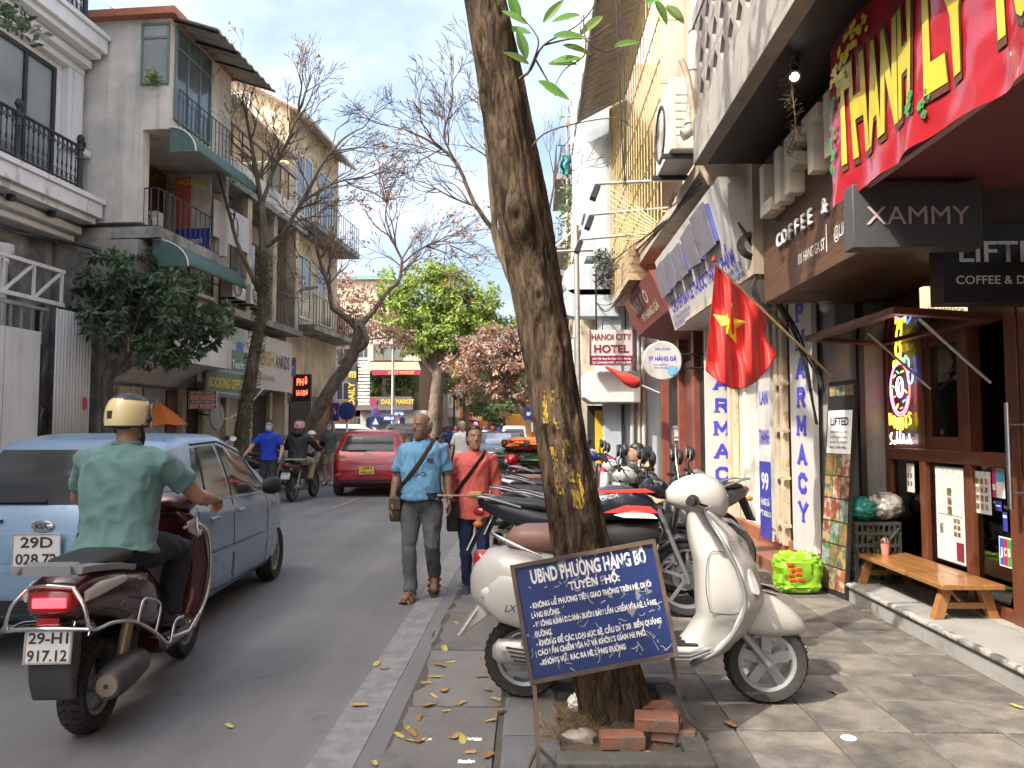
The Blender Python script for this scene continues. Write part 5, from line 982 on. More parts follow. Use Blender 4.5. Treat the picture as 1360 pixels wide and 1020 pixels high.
gs_ = thing('green_panel_sign', 'sage green panel reading The Sinh Tourist BOOKING OFFICE', 'sign', (0, 0, 0)); lb('panel', mat('sage_panel', (.12, .19, .16), .5, var=.1), gs_, 17.2, 19.25, 2.28, 3.45, .9, .95); K = FLM @ MTR((18.22, 0, .95))
text('lettering', 'The Sinh Tourist', m_wt, gs_, K @ MTR((.12, 3.02, 0)), .2, 1.5, .02, .006); text('lettering', 'Proudly talk with Asians in cities', m_wt, gs_, K @ MTR((.12, 2.88, 0)), .07, 1.4, 0, .006); text('lettering', 'BOOKING OFFICE', mat('gold_yellow', (.68, .48, .06), .4), gs_, K @ MTR((0, 2.5, 0)), .24, 1.85, .03, .006); text('lettering', 'Website: www.thesinhtourist.vn', m_wt, gs_, K @ MTR((0, 2.36, 0)), .07, 1.7, 0, .006)
sm = thing('small_hanging_sign', 'small white and red board listing booking office services by the green panel', 'sign', (0, 0, 0)); a, b = P(250, 543, 17.0), P(288, 519, 17.0); K = FY((a.x, 17.0, a.z)); MB().b(0, b.x-a.x, 0, b.z-a.z, -.05, 0, K).build('panel', m_signw, sm)
for i, (s, c) in enumerate((('BOOKING OFFICE', 'k'), ('MONEY EXCHANGE', 'r'), ('LAUNDRY SERVICE', 'k'), ('BUS TICKET', 'r'))): h = (b.z-a.z)/4; flatquad('print_band', m_maroon if c == 'k' else m_red, sm, K, .01, b.x-a.x-.01, h*(3-i)+.01, h*(4-i)-.01); text('lettering', s, m_wt, sm, K @ MTR(((b.x-a.x)/2, h*(3-i)+.025, .003)), .055, .54, .015, .004)
bars('bracket', m_black, sm, [(V((a.x+.1, 17.03, b.z)), LF(17.2, b.z+.35, .7))], .012)
dsg = thing('round_wall_sign', 'grey round sign under the green panel', 'sign', tuple(P(289, 552, 18.2))); MB().lathe([(.001, 0), (.33, 0), (.35, -.04), (.001, -.05)], 28, FLM.to_3x3().to_4x4()).build('disc', mat('grey_disc', (.33, .33, .30), .5), dsg, smooth=40); MB().tube([(0, 0, 0), (-1.1, 0, .1)], .015, 5).build('bracket', m_black, dsg)
for i, (s0, s1, mt_) in enumerate(((17.7, 18.5, m_dark), (18.6, 19.6, mat('grey_shutter', (.34, .32, .28), .6, var=.08, stretch=(1, 1, 16))), (19.9, 21.0, mat('grey_shutter', (.34, .32, .28), .6)), (21.3, 22.4, m_dark))): lb('shop_bay', mt_, T3, s0, s1, .12, 2.5, .05, .10)
for z in range(12): lb('shutter_slat', m_gate, T3, 19.9, 21.0, .3+z*.14, .42+z*.14, .10, .115)
for s in (17.6, 18.55, 19.75, 21.15, 22.5): lb('pier', m_yplast, T3, s-.09, s+.09, .1, 2.6, .05, .22)
# --- gabled yellowed house
Y4 = thing('gabled_house', 'tall yellowed house with sloping tin roof behind the first bare tree', 'building', (0, 0, 0))
MB().add([LF(22.7, 0, -5), LF(22.7, 0, .55), LF(22.7, 11.3, .55), LF(22.7, 14.6, -5), LF(27.3, 0, -5), LF(27.3, 0, .55), LF(27.3, 11.3, .55), LF(27.3, 14.6, -5)], [(0, 1, 2, 3), (7, 6, 5, 4), (1, 5, 6, 2), (0, 4, 5, 1), (3, 2, 6, 7), (0, 3, 7, 4)]).build('wall', m_yplast, Y4)
MB().loft([[LF(22.3, 14.75, -5.2), LF(22.3, 11.0, 1.15), LF(22.3, 10.9, 1.15), LF(22.3, 14.6, -5.2)], [LF(27.5, 14.75, -5.2), LF(27.5, 11.0, 1.15), LF(27.5, 10.9, 1.15), LF(27.5, 14.6, -5.2)]]).build('roof', m_fibro, Y4)
for (a, b, z0, z1, n) in ((-1.2, -.3, 9.4, 10.9, 2), (-.2, .4, 8.2, 9.6, 1), (-1.6, -.5, 6.6, 7.9, 2), (-1.4, -.7, 11.2, 11.8, 1)): windowp(Y4, FLC(22.7, 0, 0), a, b, z0, z1, m_white, m_winp, n, .06, .05)
for k in range(2): windowp(Y4, FLM @ MTR((0, 0, .55)), 23.2+k*2, 24.6+k*2, 8.2, 10.2, m_white, m_win); windowp(Y4, FLM @ MTR((0, 0, .55)), 23.2+k*2, 24.6+k*2, 5, 7, m_white, m_win)
for z in (7.6, 4.5): lb('balcony_slab', m_oldc, Y4, 22.75, 27.2, z, z+.15, .55, 1.4); railing(Y4, m_iron, LF(22.8, z+.15, 1.35), LF(27.2, z+.15, 1.35), .9, 18, .012)
lb('tin_canopy', m_fibro, Y4, 18.0, 22.6, 9.6, 9.68, -2.5, .9)
lb('shop_bay', m_dark, Y4, 23, 24.8, .12, 2.6, .55, .58); lb('shop_bay', m_redwood, Y4, 25, 27, .12, 2.6, .55, .58)
MB().tube([P(389, 130, 24.5), P(388, 500, 24.5)], .06, 8).build('downpipe', m_grey_metal, Y4, smooth=60)
led = thing('led_board', 'black LED board with glowing red words hanging over the left pavement', 'sign', (0, 0, 0)); a, b = P(383, 533, 23.2), P(413, 497, 23.2); K = FY((a.x, 23.2, a.z)); W_, H_ = b.x-a.x, b.z-a.z; MB().b(0, W_, 0, H_, -.12, 0, K).build('panel', m_black, led); m_led = mat('red_led', (1, .06, .03), .4, var=0, emit=2.5)
text('lettering', 'PHỞ', m_led, led, K @ MTR((W_*.62, H_*.6, 0)), .2, .34, .03, .006); text('lettering', '1A HBƠ', m_led, led, K @ MTR((W_*.62, H_*.22, 0)), .16, .36, .03, .006); MB().tube([V((a.x, 23.2, b.z-.1)), LF(23.2, b.z-.1, .55)], .02, 5).build('bracket', m_black, led)
for lbl, u0, u1, v0, v1 in (('purple banner above the red LED board', 374, 393, 475, 500), ('small purple banner below the red LED board', 366, 385, 515, 535)):
    t = thing('street_banner', lbl, 'banner', (0, 0, 0)); a, b = P(u0, v1, 22.8), P(u1, v0, 22.8); K = FY((a.x, 22.8, a.z)); MB().b(0, b.x-a.x, 0, b.z-a.z, -.02, 0, K).build('cloth', mat('violet_print', (.20, .19, .42), .7, var=.1), t); text('lettering', 'KHÁCH SẠN', m_wt, t, K @ MTR(((b.x-a.x)/2, (b.z-a.z)*.4, 0)), .09, (b.x-a.x)*.8, .01, .005)
for k in range(7):
    p = P(402+k*5.5+rnd(-2, 2), (500, 512, 545, 510, 515, 525, 550)[k], 24.5+k*.4); t = thing('paper_lantern', 'pink paper lantern hanging among the branches near the LED board', 'lantern', tuple(p), group='pink lanterns by the LED board'); MB().sph((0, 0, 0), (.13, .13, .16), 10, 7).build('shade', mat('pink_paper', (.55, .20, .26), .7, var=.1), t, smooth=60); MB().tube([(0, 0, .15), (0, 0, .5)], .006, 4).build('cord', m_cable, t)
# --- corner market house across the junction
MK = thing('corner_market_house', 'corner house with brown market sign band, awning and arched white ground floor', 'building', (0, 0, 0)); YM = 50.
a, b = P(478, 605, YM), P(566, 605, YM); x0, x1 = a.x, b.x; zz = lambda v: P(520, v, YM).z; FM = FY((0, YM, 0))
MB().b(x0, x1, YM, YM+8, 0, zz(545)).build('ground_wall', mat('market_white', (.36, .345, .32), .8, var=.08, streak=.4), MK); MB().b(x0+.3, x1-.6, YM+.8, YM+8, zz(545), zz(478)).build('first_floor_wall', mat('market_brown', (.20, .13, .085), .8, var=.2), MK); MB().b(x0+.3, x1-.2, YM+.6, YM+8, zz(478), zz(440)).build('top_wall', mat('market_white', (.36, .345, .32)), MK)
MB().loft([[V((x0-.2, YM-.6, zz(545))), V((x1-.8, YM-.6, zz(545))), V((x1-.8, YM+.7, zz(545))), V((x0-.2, YM+.7, zz(545)))], [V((x0+.1, YM-.3, zz(527))), V((x1-.9, YM-.3, zz(527))), V((x1-.9, YM+.7, zz(527))), V((x0+.1, YM+.7, zz(527)))]]).build('sign_band', mat('dark_brown_band', (.03, .02, .016), .6, var=.15), MK)
text('lettering', 'DAILY MARKET', mat('sign_gold', (.50, .34, .04), .4), MK, FM @ MTR((P(530, 530, YM).x, zz(537), .52)), .32, 2.1, .03, .006); MB().b(P(500, 0, YM).x, P(508, 0, YM).x, zz(541), zz(529), .51, .53, FM).build('sign_emblem', m_maroon, MK)
MB().loft([[V((x0+.4, YM+.8, zz(478))), V((x1-.7, YM+.8, zz(478))), V((x1-.3, YM-.7, zz(492))), V((x0+.0, YM-.7, zz(492)))], [V((x0+.4, YM+.8, zz(479.5))), V((x1-.7, YM+.8, zz(479.5))), V((x1-.3, YM-.7, zz(493.5))), V((x0+.0, YM-.7, zz(493.5)))]]).build('awning', mat('straw_awning', (.30, .23, .14), .8, var=.15, streak=.3), MK)
MB().b(P(502, 0, YM).x, x1-.3, zz(499), zz(492.5), .70, .74, FM).build('awning_valance', m_maroon, MK); text('lettering', 'DAILY MARKET', mat('sign_gold', (.75, .52, .05), .4), MK, FM @ MTR((P(535, 530, YM).x, zz(498), .745)), .2, 1.7, .02, .006)
for (u0, u1, v0, v1) in ((493, 532, 477, 455), (488, 495, 515, 498), (502, 518, 528, 498), (522, 528, 528, 500)): pa, pb = P(u0, v0, YM), P(u1, v1, YM); windowp(MK, FY((0, YM+.59 if v0 < 480 else YM+.79, 0)), pa.x, pb.x, pa.z, pb.z, mat('brown_frame', (.20, .10, .05), .6), m_win, 3 if u1-u0 > 20 else 2, .08, .06)
for (u0, u1) in ((486, 494), (530, 538), (498, 524)):
    pa, pb = P(u0, 592, YM), P(u1, 556, YM); r = (pb.x-pa.x)/2
    MB().prism([(pa.x, 0), (pb.x, 0)]+[(pa.x+r+r*cos(t), pb.z-r*.5+min(r, .4)*sin(t)) for t in [pi*i/10 for i in range(11)]], .03, FM).build('arched_opening', mat('night_blue_glass', (.03, .035, .10), .2) if u1 < 540 and u0 != 498 else m_dark, MK)
q = MB()
for k in range(700): u, v = random.choice(((490, 505), (498, 512), (520, 515), (535, 505), (545, 515), (487, 520))); leaf_quads(q, P(u+rnd(-6, 6), v+rnd(-12, 12), YM+rnd(.2, .7)), rvec(), rvec(), .3, .15)
q.build('creeper', m_lf_mid, MK, fix=False)
vs_ = thing('vertical_market_sign', 'tall white lattice sign with yellow letters DAILY beside the corner house', 'sign', (0, 0, 0)); a, b = P(462, 540, 44), P(474, 472, 44)
MB().b(a.x, b.x, 44, 44.1, a.z, b.z).build('panel', m_black, vs_); text('lettering', 'DAILY', mat('sign_gold', (.75, .52, .05), .4), vs_, frame((b.x-.12, 44, a.z+.1), (0, 0, 1), (-1, 0, 0)), .36, 1.3, .03, .006, 'L'); text('lettering', 'm', mat('sign_gold', (.75, .52, .05), .4), vs_, FY(((a.x+b.x)/2, 44, a.z+1.7)), .5, .42, .04, .006)
for k in range(14): MB().b(b.x+.1, b.x+.75, 44, 44.1, a.z+.1+k*.2, a.z+.22+k*.2).build('lattice_slat', m_white, vs_)
# dark shop and yellow banner right of the market
t = thing('dark_shop_house', 'dark navy shop house with maroon awning right of the corner market', 'building', (0, 0, 0)); a, b = P(544, 605, 58), P(566, 515, 58); MB().b(a.x, b.x, 58, 66, 0, b.z+.3).build('wall', mat('navy_wall', (.025, .03, .05), .6), t); MB().b(a.x, b.x, 59, 66, b.z+.31, b.z+4.5).build('upper_wall', m_conc, t); MB().b(a.x+.2, a.x+2.6, 56.8, 57.99, 2.2, 2.9).build('awning', m_maroon, t); aircon('air conditioner on the navy shop wall', (a.x+.9, 57.8, 3.6), 0, (.9, .3, .7))
t = thing('vertical_banner', 'tall yellow vertical banner on the far left side of the street', 'banner', (0, 0, 0)); a, b = P(598, 520, 62), P(608, 463, 62); MB().b(a.x, b.x, 62, 62.1, a.z, b.z).build('cloth', mat('banner_yellow', (.68, .52, .05), .6), t); text('lettering', 'VIB', m_navy, t, FY(((a.x+b.x)/2, 62, b.z-.9)), .25, .45, .03, .005); MB().tube([V((b.x-.3, 62.2, 0)), V((b.x-.3, 62.2, b.z))], .08, 6).build('pole', m_black, t)
for i, (y0, y1, x, h) in enumerate(((66, 74, -7.2, 9), (74.1, 85, -7.0, 11), (85.1, 100, -7.3, 9), (100.1, 130, -7.6, 12), (130.1, 200, -8, 11))):
    t = thing('town_house', ('cream', 'white', 'ochre', 'grey', 'farthest cream')[i]+' far house on the left side beyond the crossing, number %d along' % (i+1), 'building', (0, 0, 0)); MB().b(x-8, x, y0, y1, 0, h).build('wall', m_fr[i % 4], t)
    for f in range(3):
        for k in range(2): windowp(t, FXR((x, 0, 0)), y0+1+k*3, y0+2.6+k*3, 3.6+f*2.7, 5.2+f*2.7, m_white, m_win, 2, .1)
    MB().b(x, x+.6, y0+.5, y1-.5, 2.6, 3.4).build('shop_sign', (m_signw, m_red, m_signw, m_yel, m_signw)[i], t); MB().b(x+.7, x+.75, y0+1, y0+1.9, 3.2, 4.6).build('hanging_sign', (m_red, m_signw, mat('orange_print', (.7, .2, .04), .6), m_red, m_navy)[i], t)
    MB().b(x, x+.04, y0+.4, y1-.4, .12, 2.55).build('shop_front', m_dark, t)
for i, (x0, x1, y, h, mt_, lbl) in enumerate(((-24, -17, 58, 12, m_fr[3], 'grey block on the cross street, behind the crooked tree'), (-17.5, -12.2, 66, 14.5, m_fr[0], 'cream block with teal roof line behind the crooked tree'), (-34, -24.5, 56, 11, m_fr[1], 'white block farthest left on the cross street'))):
    t = thing('street_block', lbl, 'building', (0, 0, 0)); MB().b(x0, x1, y, y+9, 0, h).build('wall', mt_, t); MB().b(x0-.3, x1+.3, y-.4, y+9, h, h+.3).build('roof', mat('teal_roof', (.16, .26, .26), .7, var=.15) if i == 1 else m_fibro, t)
    for f in range(4):
        for k in range(3): windowp(t, FY((0, y, 0)), x0+.6+k*(x1-x0)/3, x0+.6+k*(x1-x0)/3+1.2, 1+f*3, 2.6+f*3, m_white, m_win, 2, .1)
t = thing('vegetable_stall_house', 'orange-lit shop house at the corner behind the crooked trunk', 'building', (0, 0, 0)); MB().b(-17.5, -11.6, 44.5, 48, 0, 3.0).build('wall', mat('orange_glow_wall', (.42, .20, .07), .7, var=.2), t); MB().b(-17.5, -11.5, 43.6, 44.49, 2.5, 2.7).build('canopy', m_fibro, t); MB().b(-16.5, -12.5, 44.4, 44.49, .1, 2.2).build('opening', m_dark, t)  # the shop's orange light is put into the wall colour
# --- houses behind the camera, continuing both rows unseen; left one sized to shade the road
t = thing('unseen_street_house', 'pale house of the left row behind the viewer, beside the white house', 'building', (0, 0, 0)); lb('wall', m_blot, t, -16, 3.9, 0, 14.0, -6, 0); lb('roof', m_terroof, t, -16, 3.9, 14.0, 14.2, -6, .2)
for k in range(6):
    for f in range(3): windowp(t, FLM, -15+k*3, -13.4+k*3, 4+f*3, 6+f*3, m_white, m_win)
t = thing('unseen_street_house', 'cream house of the right row behind the viewer, beside the coffee shop', 'building', (0, 0, 0)); MB().b(2.3, 7, -18, -3.1, 0, 11).build('wall', m_cream, t)
# ------------------------------------------------------------------ cars
def crom(a, b, c, d, t): return .5*((2*b)+(c-a)*t+(2*a-5*b+4*c-d)*t*t+(3*b-a-3*c+d)*t**3)
def lut(keys, y):
    if y <= keys[0][0]: return keys[0][1]
    if y >= keys[-1][0]: return keys[-1][1]
    for i in range(len(keys)-1):
        if keys[i][0] <= y <= keys[i+1][0]:
            t = (y-keys[i][0])/(keys[i+1][0]-keys[i][0]); t2 = t*t*(3-2*t)*.5+t*.5
            return keys[i][1]+(keys[i+1][1]-keys[i][1])*t2
m_tyre = mat('tyre_rubber', (.022, .021, .02), .8, var=.25, scale=14, bump=.5, bscale=50, col2=(.07, .06, .05), thr=(.5, .7), scale2=6)
m_rimcar = mat('dusty_alloy', (.32, .31, .29), .5, .5, var=.2, scale=20)
m_carglass = mat('car_glass', (.035, .04, .042), .05, var=.4, scale=1.2, spec=.45)
m_plastic = mat('black_plastic', (.018, .018, .02), .55, var=.15, scale=20, spec=.3)
m_chrome = mat('chrome', (.72, .72, .72), .15, 1., var=.05)
m_taillens = mat('red_lens', (.32, .012, .014), .15, var=.1, coat=.6)
m_clearlens = mat('clear_lens', (.55, .55, .54), .12, var=.08, coat=.6)
m_plate = mat('plate_white', (.66, .66, .64), .5, var=.05); m_plate_y = mat('plate_yellow', (.72, .50, .04), .5, var=.05); m_ink = mat('plate_ink', (.03, .03, .03), .6)
def wheel3(parent, c, r, w, rimr, spokes, side, tm=None, rm=None, hub=.05, spw=.05, fwd='y'):
    M = MTR(V(c)) @ (Matrix.Rotation(pi/2, 4, 'Y') if fwd == 'y' else Matrix.Rotation(pi/2, 4, 'X'))
    h = w/2; q = MB(); q.lathe([(rimr, -h*.7), (rimr+.012, -h*.9), (r*.86+rimr*.14-.01, -h), (r-.022, -h*.86), (r-.004, -h*.5), (r, 0), (r-.004, h*.5), (r-.022, h*.86), (r*.86+rimr*.14-.01, h), (rimr+.012, h*.9), (rimr, h*.7)], 40, M)
    t = q.build('wheel', tm or m_tyre, parent, smooth=35)
    q = MB(); q.lathe([(rimr, -h*.72), (rimr-.018, -h*.6), (rimr-.02, 0), (rimr-.018, h*.6), (rimr, h*.72)], 36, M); q.lathe([(.001, h*.55), (hub, h*.55), (hub, -h*.55), (.001, -h*.55)], 16, M)
    for k in range(spokes):
        a = 2*pi*k/spokes+.3; q.b(hub*.6, rimr-.01, -spw/2, spw/2, -h*.35, h*.35, M @ Matrix.Rotation(a, 4, 'Z'))
    q.build('rim', rm or m_rimcar, t, smooth=30); return t
class Car:
    def __init__(s, name, label, loc, rz, paint, L, W, H, top, belt, width, zb, clear=.17):
        s.t = thing(name, label, 'car', loc, rz); s.L, s.W, s.H, s.top, s.belt, s.wd, s.zb = L, W/2, H, top, belt, width, zb; s.paint = paint
    def sect(s, y):
        w = s.W*lut(s.wd, y); zt = lut(s.top, y); zb = lut(s.zb, y); bl = min(lut(s.belt, y), zt-.02)
        cab = max(0, min(1, (zt-bl)/.45)); wb = w*(.965-.0*cab); wt = wb-.16*cab-.03*(1-cab); h = zt-bl
        return [(0, zb), (w*.80, zb), (w*.93, zb+.03), (w*.985, zb+.12), (w, zb+(bl-zb)*.5), (w*.992, bl-.08), (wb, bl), (wb-.05*cab, bl+h*.35), (wt+.02*cab, bl+h*.78), (wt-.05, bl+h*.95), (wt*.62, zt-.004), (0, zt)]
    def dense(s, y, n=3):
        p = s.sect(y); out = []
        for i in range(len(p)-1):
            a, b, c, d = p[max(i-1, 0)], p[i], p[i+1], p[min(i+2, len(p)-1)]
            for k in range(n): t = k/n; out.append((max(0, crom(a[0], b[0], c[0], d[0], t)), crom(a[1], b[1], c[1], d[1], t)))
        return out+[p[-1]]
    def hw(s, y, z):
        p = s.dense(y, 3)
        if z <= p[0][1] or z >= p[-1][1]: return 0
        best = 0
        for (x0, z0), (x1, z1) in zip(p, p[1:]):
            if (z0-z)*(z1-z) <= 0 and z0 != z1: best = max(best, x0+(x1-x0)*(z-z0)/(z1-z0))
        return best
    def rear(s, x, z, front=False):
        x = max(abs(x), .02); lo, hi = (0, 1.6) if not front else (s.L, s.L-1.9); y = lo; N = 60
        for i in range(N+1):
            y = lo+(hi-lo)*i/N
            if s.hw(y, z) >= abs(x): break
        a, b = y-(hi-lo)/N, y
        for i in range(10):
            m = (a+b)/2
            if s.hw(m, z) >= abs(x): b = m
            else: a = m
        return b
    def body(s, axles, r):
        ys = sorted(set([i*s.L/64 for i in range(65)]+[.01, .03, .05, s.L-.01, s.L-.03])); rings = []
        for y in ys:
            d = s.dense(y); rings.append([V((x, y, z)) for x, z in d]+[V((-x, y, z)) for x, z in d[-2:0:-1]])
        q = MB(); q.loft(rings); o = q.build('body', s.paint, s.t, smooth=28)
        c = MB()
        for y in axles:
            for sd in (1, -1): c.lathe([(.001, s.W-.30), (r+.055, s.W-.30), (r+.055, s.W+.1), (.001, s.W+.1)], 32, MTR((0, y, r)) @ Matrix.Rotation(sd*pi/2, 4, 'Y'))
        co = c.build('cut', None); k = o.modifiers.new('b', 'BOOLEAN'); k.object = co; k.operation = 'DIFFERENCE'; k.solver = 'EXACT'
        m = evalmesh(o); o.modifiers.clear(); o.data = m; m.shade_smooth(); m.set_sharp_from_angle(angle=radians(28)); bpy.data.objects.remove(co)
        q = MB(); q.b(-s.W+.12, s.W-.12, .3, s.L-.3, .2, .55); q.build('underbody', m_plastic, s.t)
        for y in axles:
            for sd in (1, -1): wheel3(s.t, (sd*(s.W-.10), y, r), r, .16, r*.62, 7, sd)
    def side(s, name, mt_, corners, sd=1, off=.005, nu=10, nv=6, parent=None):
        a, b, c, d = corners; f = lambda u, v: ((a[0]*(1-u)+b[0]*u)*(1-v)+(d[0]*(1-u)+c[0]*u)*v, (a[1]*(1-u)+b[1]*u)*(1-v)+(d[1]*(1-u)+c[1]*u)*v)
        def g(u, v): y, z = f(u, v); return (sd*(s.hw(y, z)+off), y, z)
        return MB().grid(g, nu, nv).build(name, mt_, parent or s.t, smooth=60)
    def back(s, name, mt_, corners, off=.005, nu=10, nv=6, front=False, parent=None):
        a, b, c, d = corners
        def g(u, v):
            x = (a[0]*(1-u)+b[0]*u)*(1-v)+(d[0]*(1-u)+c[0]*u)*v; z = (a[1]*(1-u)+b[1]*u)*(1-v)+(d[1]*(1-u)+c[1]*u)*v
            return (x, s.rear(x, z, front)-(off if not front else -off), z)
        return MB().grid(g, nu, nv).build(name, mt_, parent or s.t, smooth=60)
    def seam(s, pts, sd=1, r=.004, mt_=None, name='seam'):
        MB().tube([V((sd*(s.hw(y, z)+.0005), y, z)) for y, z in pts], r, 4).build(name, mt_ or m_plastic, s.t)
def lines(pts, n=8): return [((a[0]+(b[0]-a[0])*i/n), (a[1]+(b[1]-a[1])*i/n)) for a, b in zip(pts, pts[1:]) for i in range(n)]+[pts[-1]]
def plate(parent, M, w, h, rows, mt_, name='number_plate'):
    p = MB().b(-w/2, w/2, 0, h, -.008, 0, M).build(name, mt_, parent); n = len(rows)
    q = MB()
    for a in ((-w/2, w/2, 0, .008), (-w/2, w/2, h-.008, h), (-w/2, -w/2+.008, .008, h-.008), (w/2-.008, w/2, .008, h-.008)): q.b(*a, .0005, .004, M)
    q.build('plate_rim', m_grey_metal, p)
    for i, r in enumerate(rows): text('lettering', r, m_ink, p, M @ MTR((0, h*(1-(i+.82)/n), .001)), h/n*.64, w*(.84 if len(r) > 4 else .66), .022, .001)
def hatch(label, loc, rz, paint, kind):
    if kind == 'small':
        L_, W_, H_ = 3.5, 1.60, 1.50
        top = [(0, .62), (.03, .80), (.08, .93), (.12, 1.02), (.30, 1.24), (.48, 1.40), (.62, 1.455), (1.0, 1.50), (1.6, 1.495), (2.1, 1.40), (2.5, 1.16), (2.75, 1.02), (3.1, .92), (3.35, .80), (3.45, .68), (3.5, .52)]
    else:
        L_, W_, H_ = 3.77, 1.66, 1.52
        top = [(0, .62), (.03, .82), (.08, .96), (.13, 1.05), (.28, 1.22), (.45, 1.42), (.55, 1.48), (1.0, 1.52), (1.7, 1.51), (2.2, 1.42), (2.7, 1.12), (3.0, 1.02), (3.4, .92), (3.65, .78), (3.74, .66), (3.77, .5)]
    wd = [(0, .80), (.05, .87), (.18, .95), (.45, .99), (.9, 1.0), (L_-.9, 1.0), (L_-.4, .95), (L_-.12, .84), (L_, .70)]
    c = Car('car', label, loc, rz, paint, L_, W_, H_, top, [(0, .95), (.5, .97), (1.5, .93), (2.4, .89), (L_, .80)], wd, [(0, .33), (.25, .24), (.6, .20), (L_-.6, .19), (L_-.2, .22), (L_, .28)])
    r = .275; ax = (.52, .52+2.37); c.body(ax, r)
    for sd in (1, -1):
        c.side('rear_side_glass', m_carglass, [(.62, 1.02), (1.42, .985), (1.36, 1.40), (.88, 1.385)], sd); c.side('front_side_glass', m_carglass, [(1.48, .98), (2.40, .95), (2.05, 1.28), (1.46, 1.40)], sd)
        c.side('quarter_divider', m_plastic, [(.84, 1.01), (.87, 1.01), (.98, 1.385), (.95, 1.385)], sd, .008, 2, 6)
        c.seam(lines([(.66, .95), (.70, .6), (.80, .30), (1.42, .26), (1.46, .9), (1.44, 1.42)]), sd); c.seam(lines([(1.46, .5), (1.47, .26), (2.42, .25), (2.46, .6), (2.46, .95)]), sd)
        c.seam(lines([(.6, 1.0), (1.44, .965), (2.45, .925)]), sd, .008, m_chrome, 'window_trim'); c.seam(lines([(2.45, .95), (2.08, 1.31), (1.5, 1.425), (.9, 1.41)]), sd, .009, m_plastic, 'window_trim')
        c.side('rub_strip', paint, [(.85, .52), (2.4, .50), (2.4, .56), (.85, .58)], sd, .014, 12, 2)
        for y in (.95, 1.62): p = V((sd*(c.hw(y, .84)+.018), y, .84)); MB().box(p, (.03, .16, .03)).build('door_handle', paint, c.t, bevel=.01);
        q = MB(); q.loft([ring((sd*(c.W+.02+.13*k/4), 2.22+.02*k, 1.0), (0, .045+.03*sin(pi*(k+1)/6), 0), (0, 0, .035+.05*sin(pi*(k+1)/6)), 12) for k in range(5)]); q.build('wing_mirror', m_plastic if kind == 'small' else paint, c.t, smooth=60)
        MB().loft([ring((sd*(c.W+.055), 2.235, 1.0), (.07, 0, 0), (0, 0, .07), 12), ring((sd*(c.W+.075), 2.33, 1.0), (.07, 0, 0), (0, 0, .065), 12), ring((sd*(c.W+.07), 2.36, 1.0), (.03, 0, 0), (0, 0, .03), 12)]).build('mirror_shell', paint, c.t, smooth=60)
        c.side('tail_lamp', m_taillens, [(.03, .66 if kind == 'small' else .78), (.34, .70 if kind == 'small' else .84), (.22, 1.12 if kind == 'small' else .96), (.10, .95 if kind == 'small' else .93)], sd, .006)
    for sd in (1, -1): zz = (.70, .72, .98, .96) if kind == 'small' else (.80, .82, .97, .93); c.back('tail_lamp', m_taillens, [(sd*.60, zz[0]), (sd*.70, zz[1]), (sd*.69, zz[2]), (sd*.60, zz[3])] if kind == 'small' else [(sd*.48, zz[0]+.03), (sd*.72, zz[1]-.04), (sd*.69, zz[2]), (sd*.50, zz[3])], .006)
    c.back('rear_window', m_carglass, [(-.60, 1.03), (.60, 1.03), (.52, 1.385), (-.52, 1.385)], .006, 14, 6)
    q = MB(); q.tube([V((x, c.rear(x, 1.04)-.02, 1.05)) for x in (-.02, -.2, -.45)], .012, 5); q.build('wiper', m_plastic, c.t)
    return c
m_bluep = mat('faded_blue_paint', (.19, .30, .43), .28, .2, var=.05, scale=2, coat=.35, col2=(.16, .26, .37), thr=(.5, .75), scale2=1.2); m_redp = mat('crimson_paint', (.30, .008, .018), .28, .2, var=.05, coat=.7)
bc = hatch('pale blue hatchback driving away at the left', (-3.20, 4.95, 0), radians(3.6), m_bluep, 'small')
yr = bc.rear(0, .7)
MB().loft([[V((x, bc.rear(x, z)-.02, z)) for x, z in ((-.70, .32), (.70, .32), (.72, .5), (-.72, .5))], [V((x, .2, z)) for x, z in ((-.70, .32), (.70, .32), (.72, .5), (-.72, .5))]]).build('rear_bumper', mat('scuffed_bumper', (.05, .055, .06), .6, var=.2), bc.t, bevel=.02)
bc.back('plate_recess_shade', mat('shaded_blue_paint', (.15, .25, .36), .35, .2), [(-.42, .66), (.42, .66), (.38, .84), (-.38, .84)], .004)  # shade of the plate recess painted as a darker copy of the body blue
plate(bc.t, FY((0, bc.rear(0, .72)-.025, .64)), .31, .215, ('29D', '028.72'), m_plate)
q = MB(); q.lathe([(.001, .012), (.055, .012), (.062, .006), (.062, 0)], 24, FY((0, bc.rear(0, .90)-.012, .895)) @ Matrix.Diagonal((1.15, .62, 1, 1))); em = q.build('badge', m_chrome, bc.t, smooth=40); text('lettering', 'KIA', m_ink, em, FY((0, bc.rear(0, .90)-.024, .88)), .032, .085, .03, .001)
MB().box((-.28, bc.rear(-.28, .93)-.015, .93), (.025, .02, .012)).build('washer_jet', m_plastic, bc.t)
bc.back('lower_bumper', m_plastic, [(-.62, .345), (.62, .345), (.66, .44), (-.66, .44)], .03)
def stk(a, b):
    x, z = .16+.34*a+.10*b*(1-a)*sin(b*5), 1.06+.27*b+.015*sin(a*8); return (x, bc.rear(x, z)-.012, z)
q = MB(); q.grid(stk, 8, 8); q.build('window_sticker', mat('white_peeling_film', (.60, .63, .64), .5, var=.15, scale=10, col2=(.09, .11, .11), thr=(.50, .56), scale2=7), bc.t)
rc = hatch('crimson red hatchback with yellow plate ahead of the walkers', (-3.72, 17.3, 0), radians(1), m_redp, 'i')
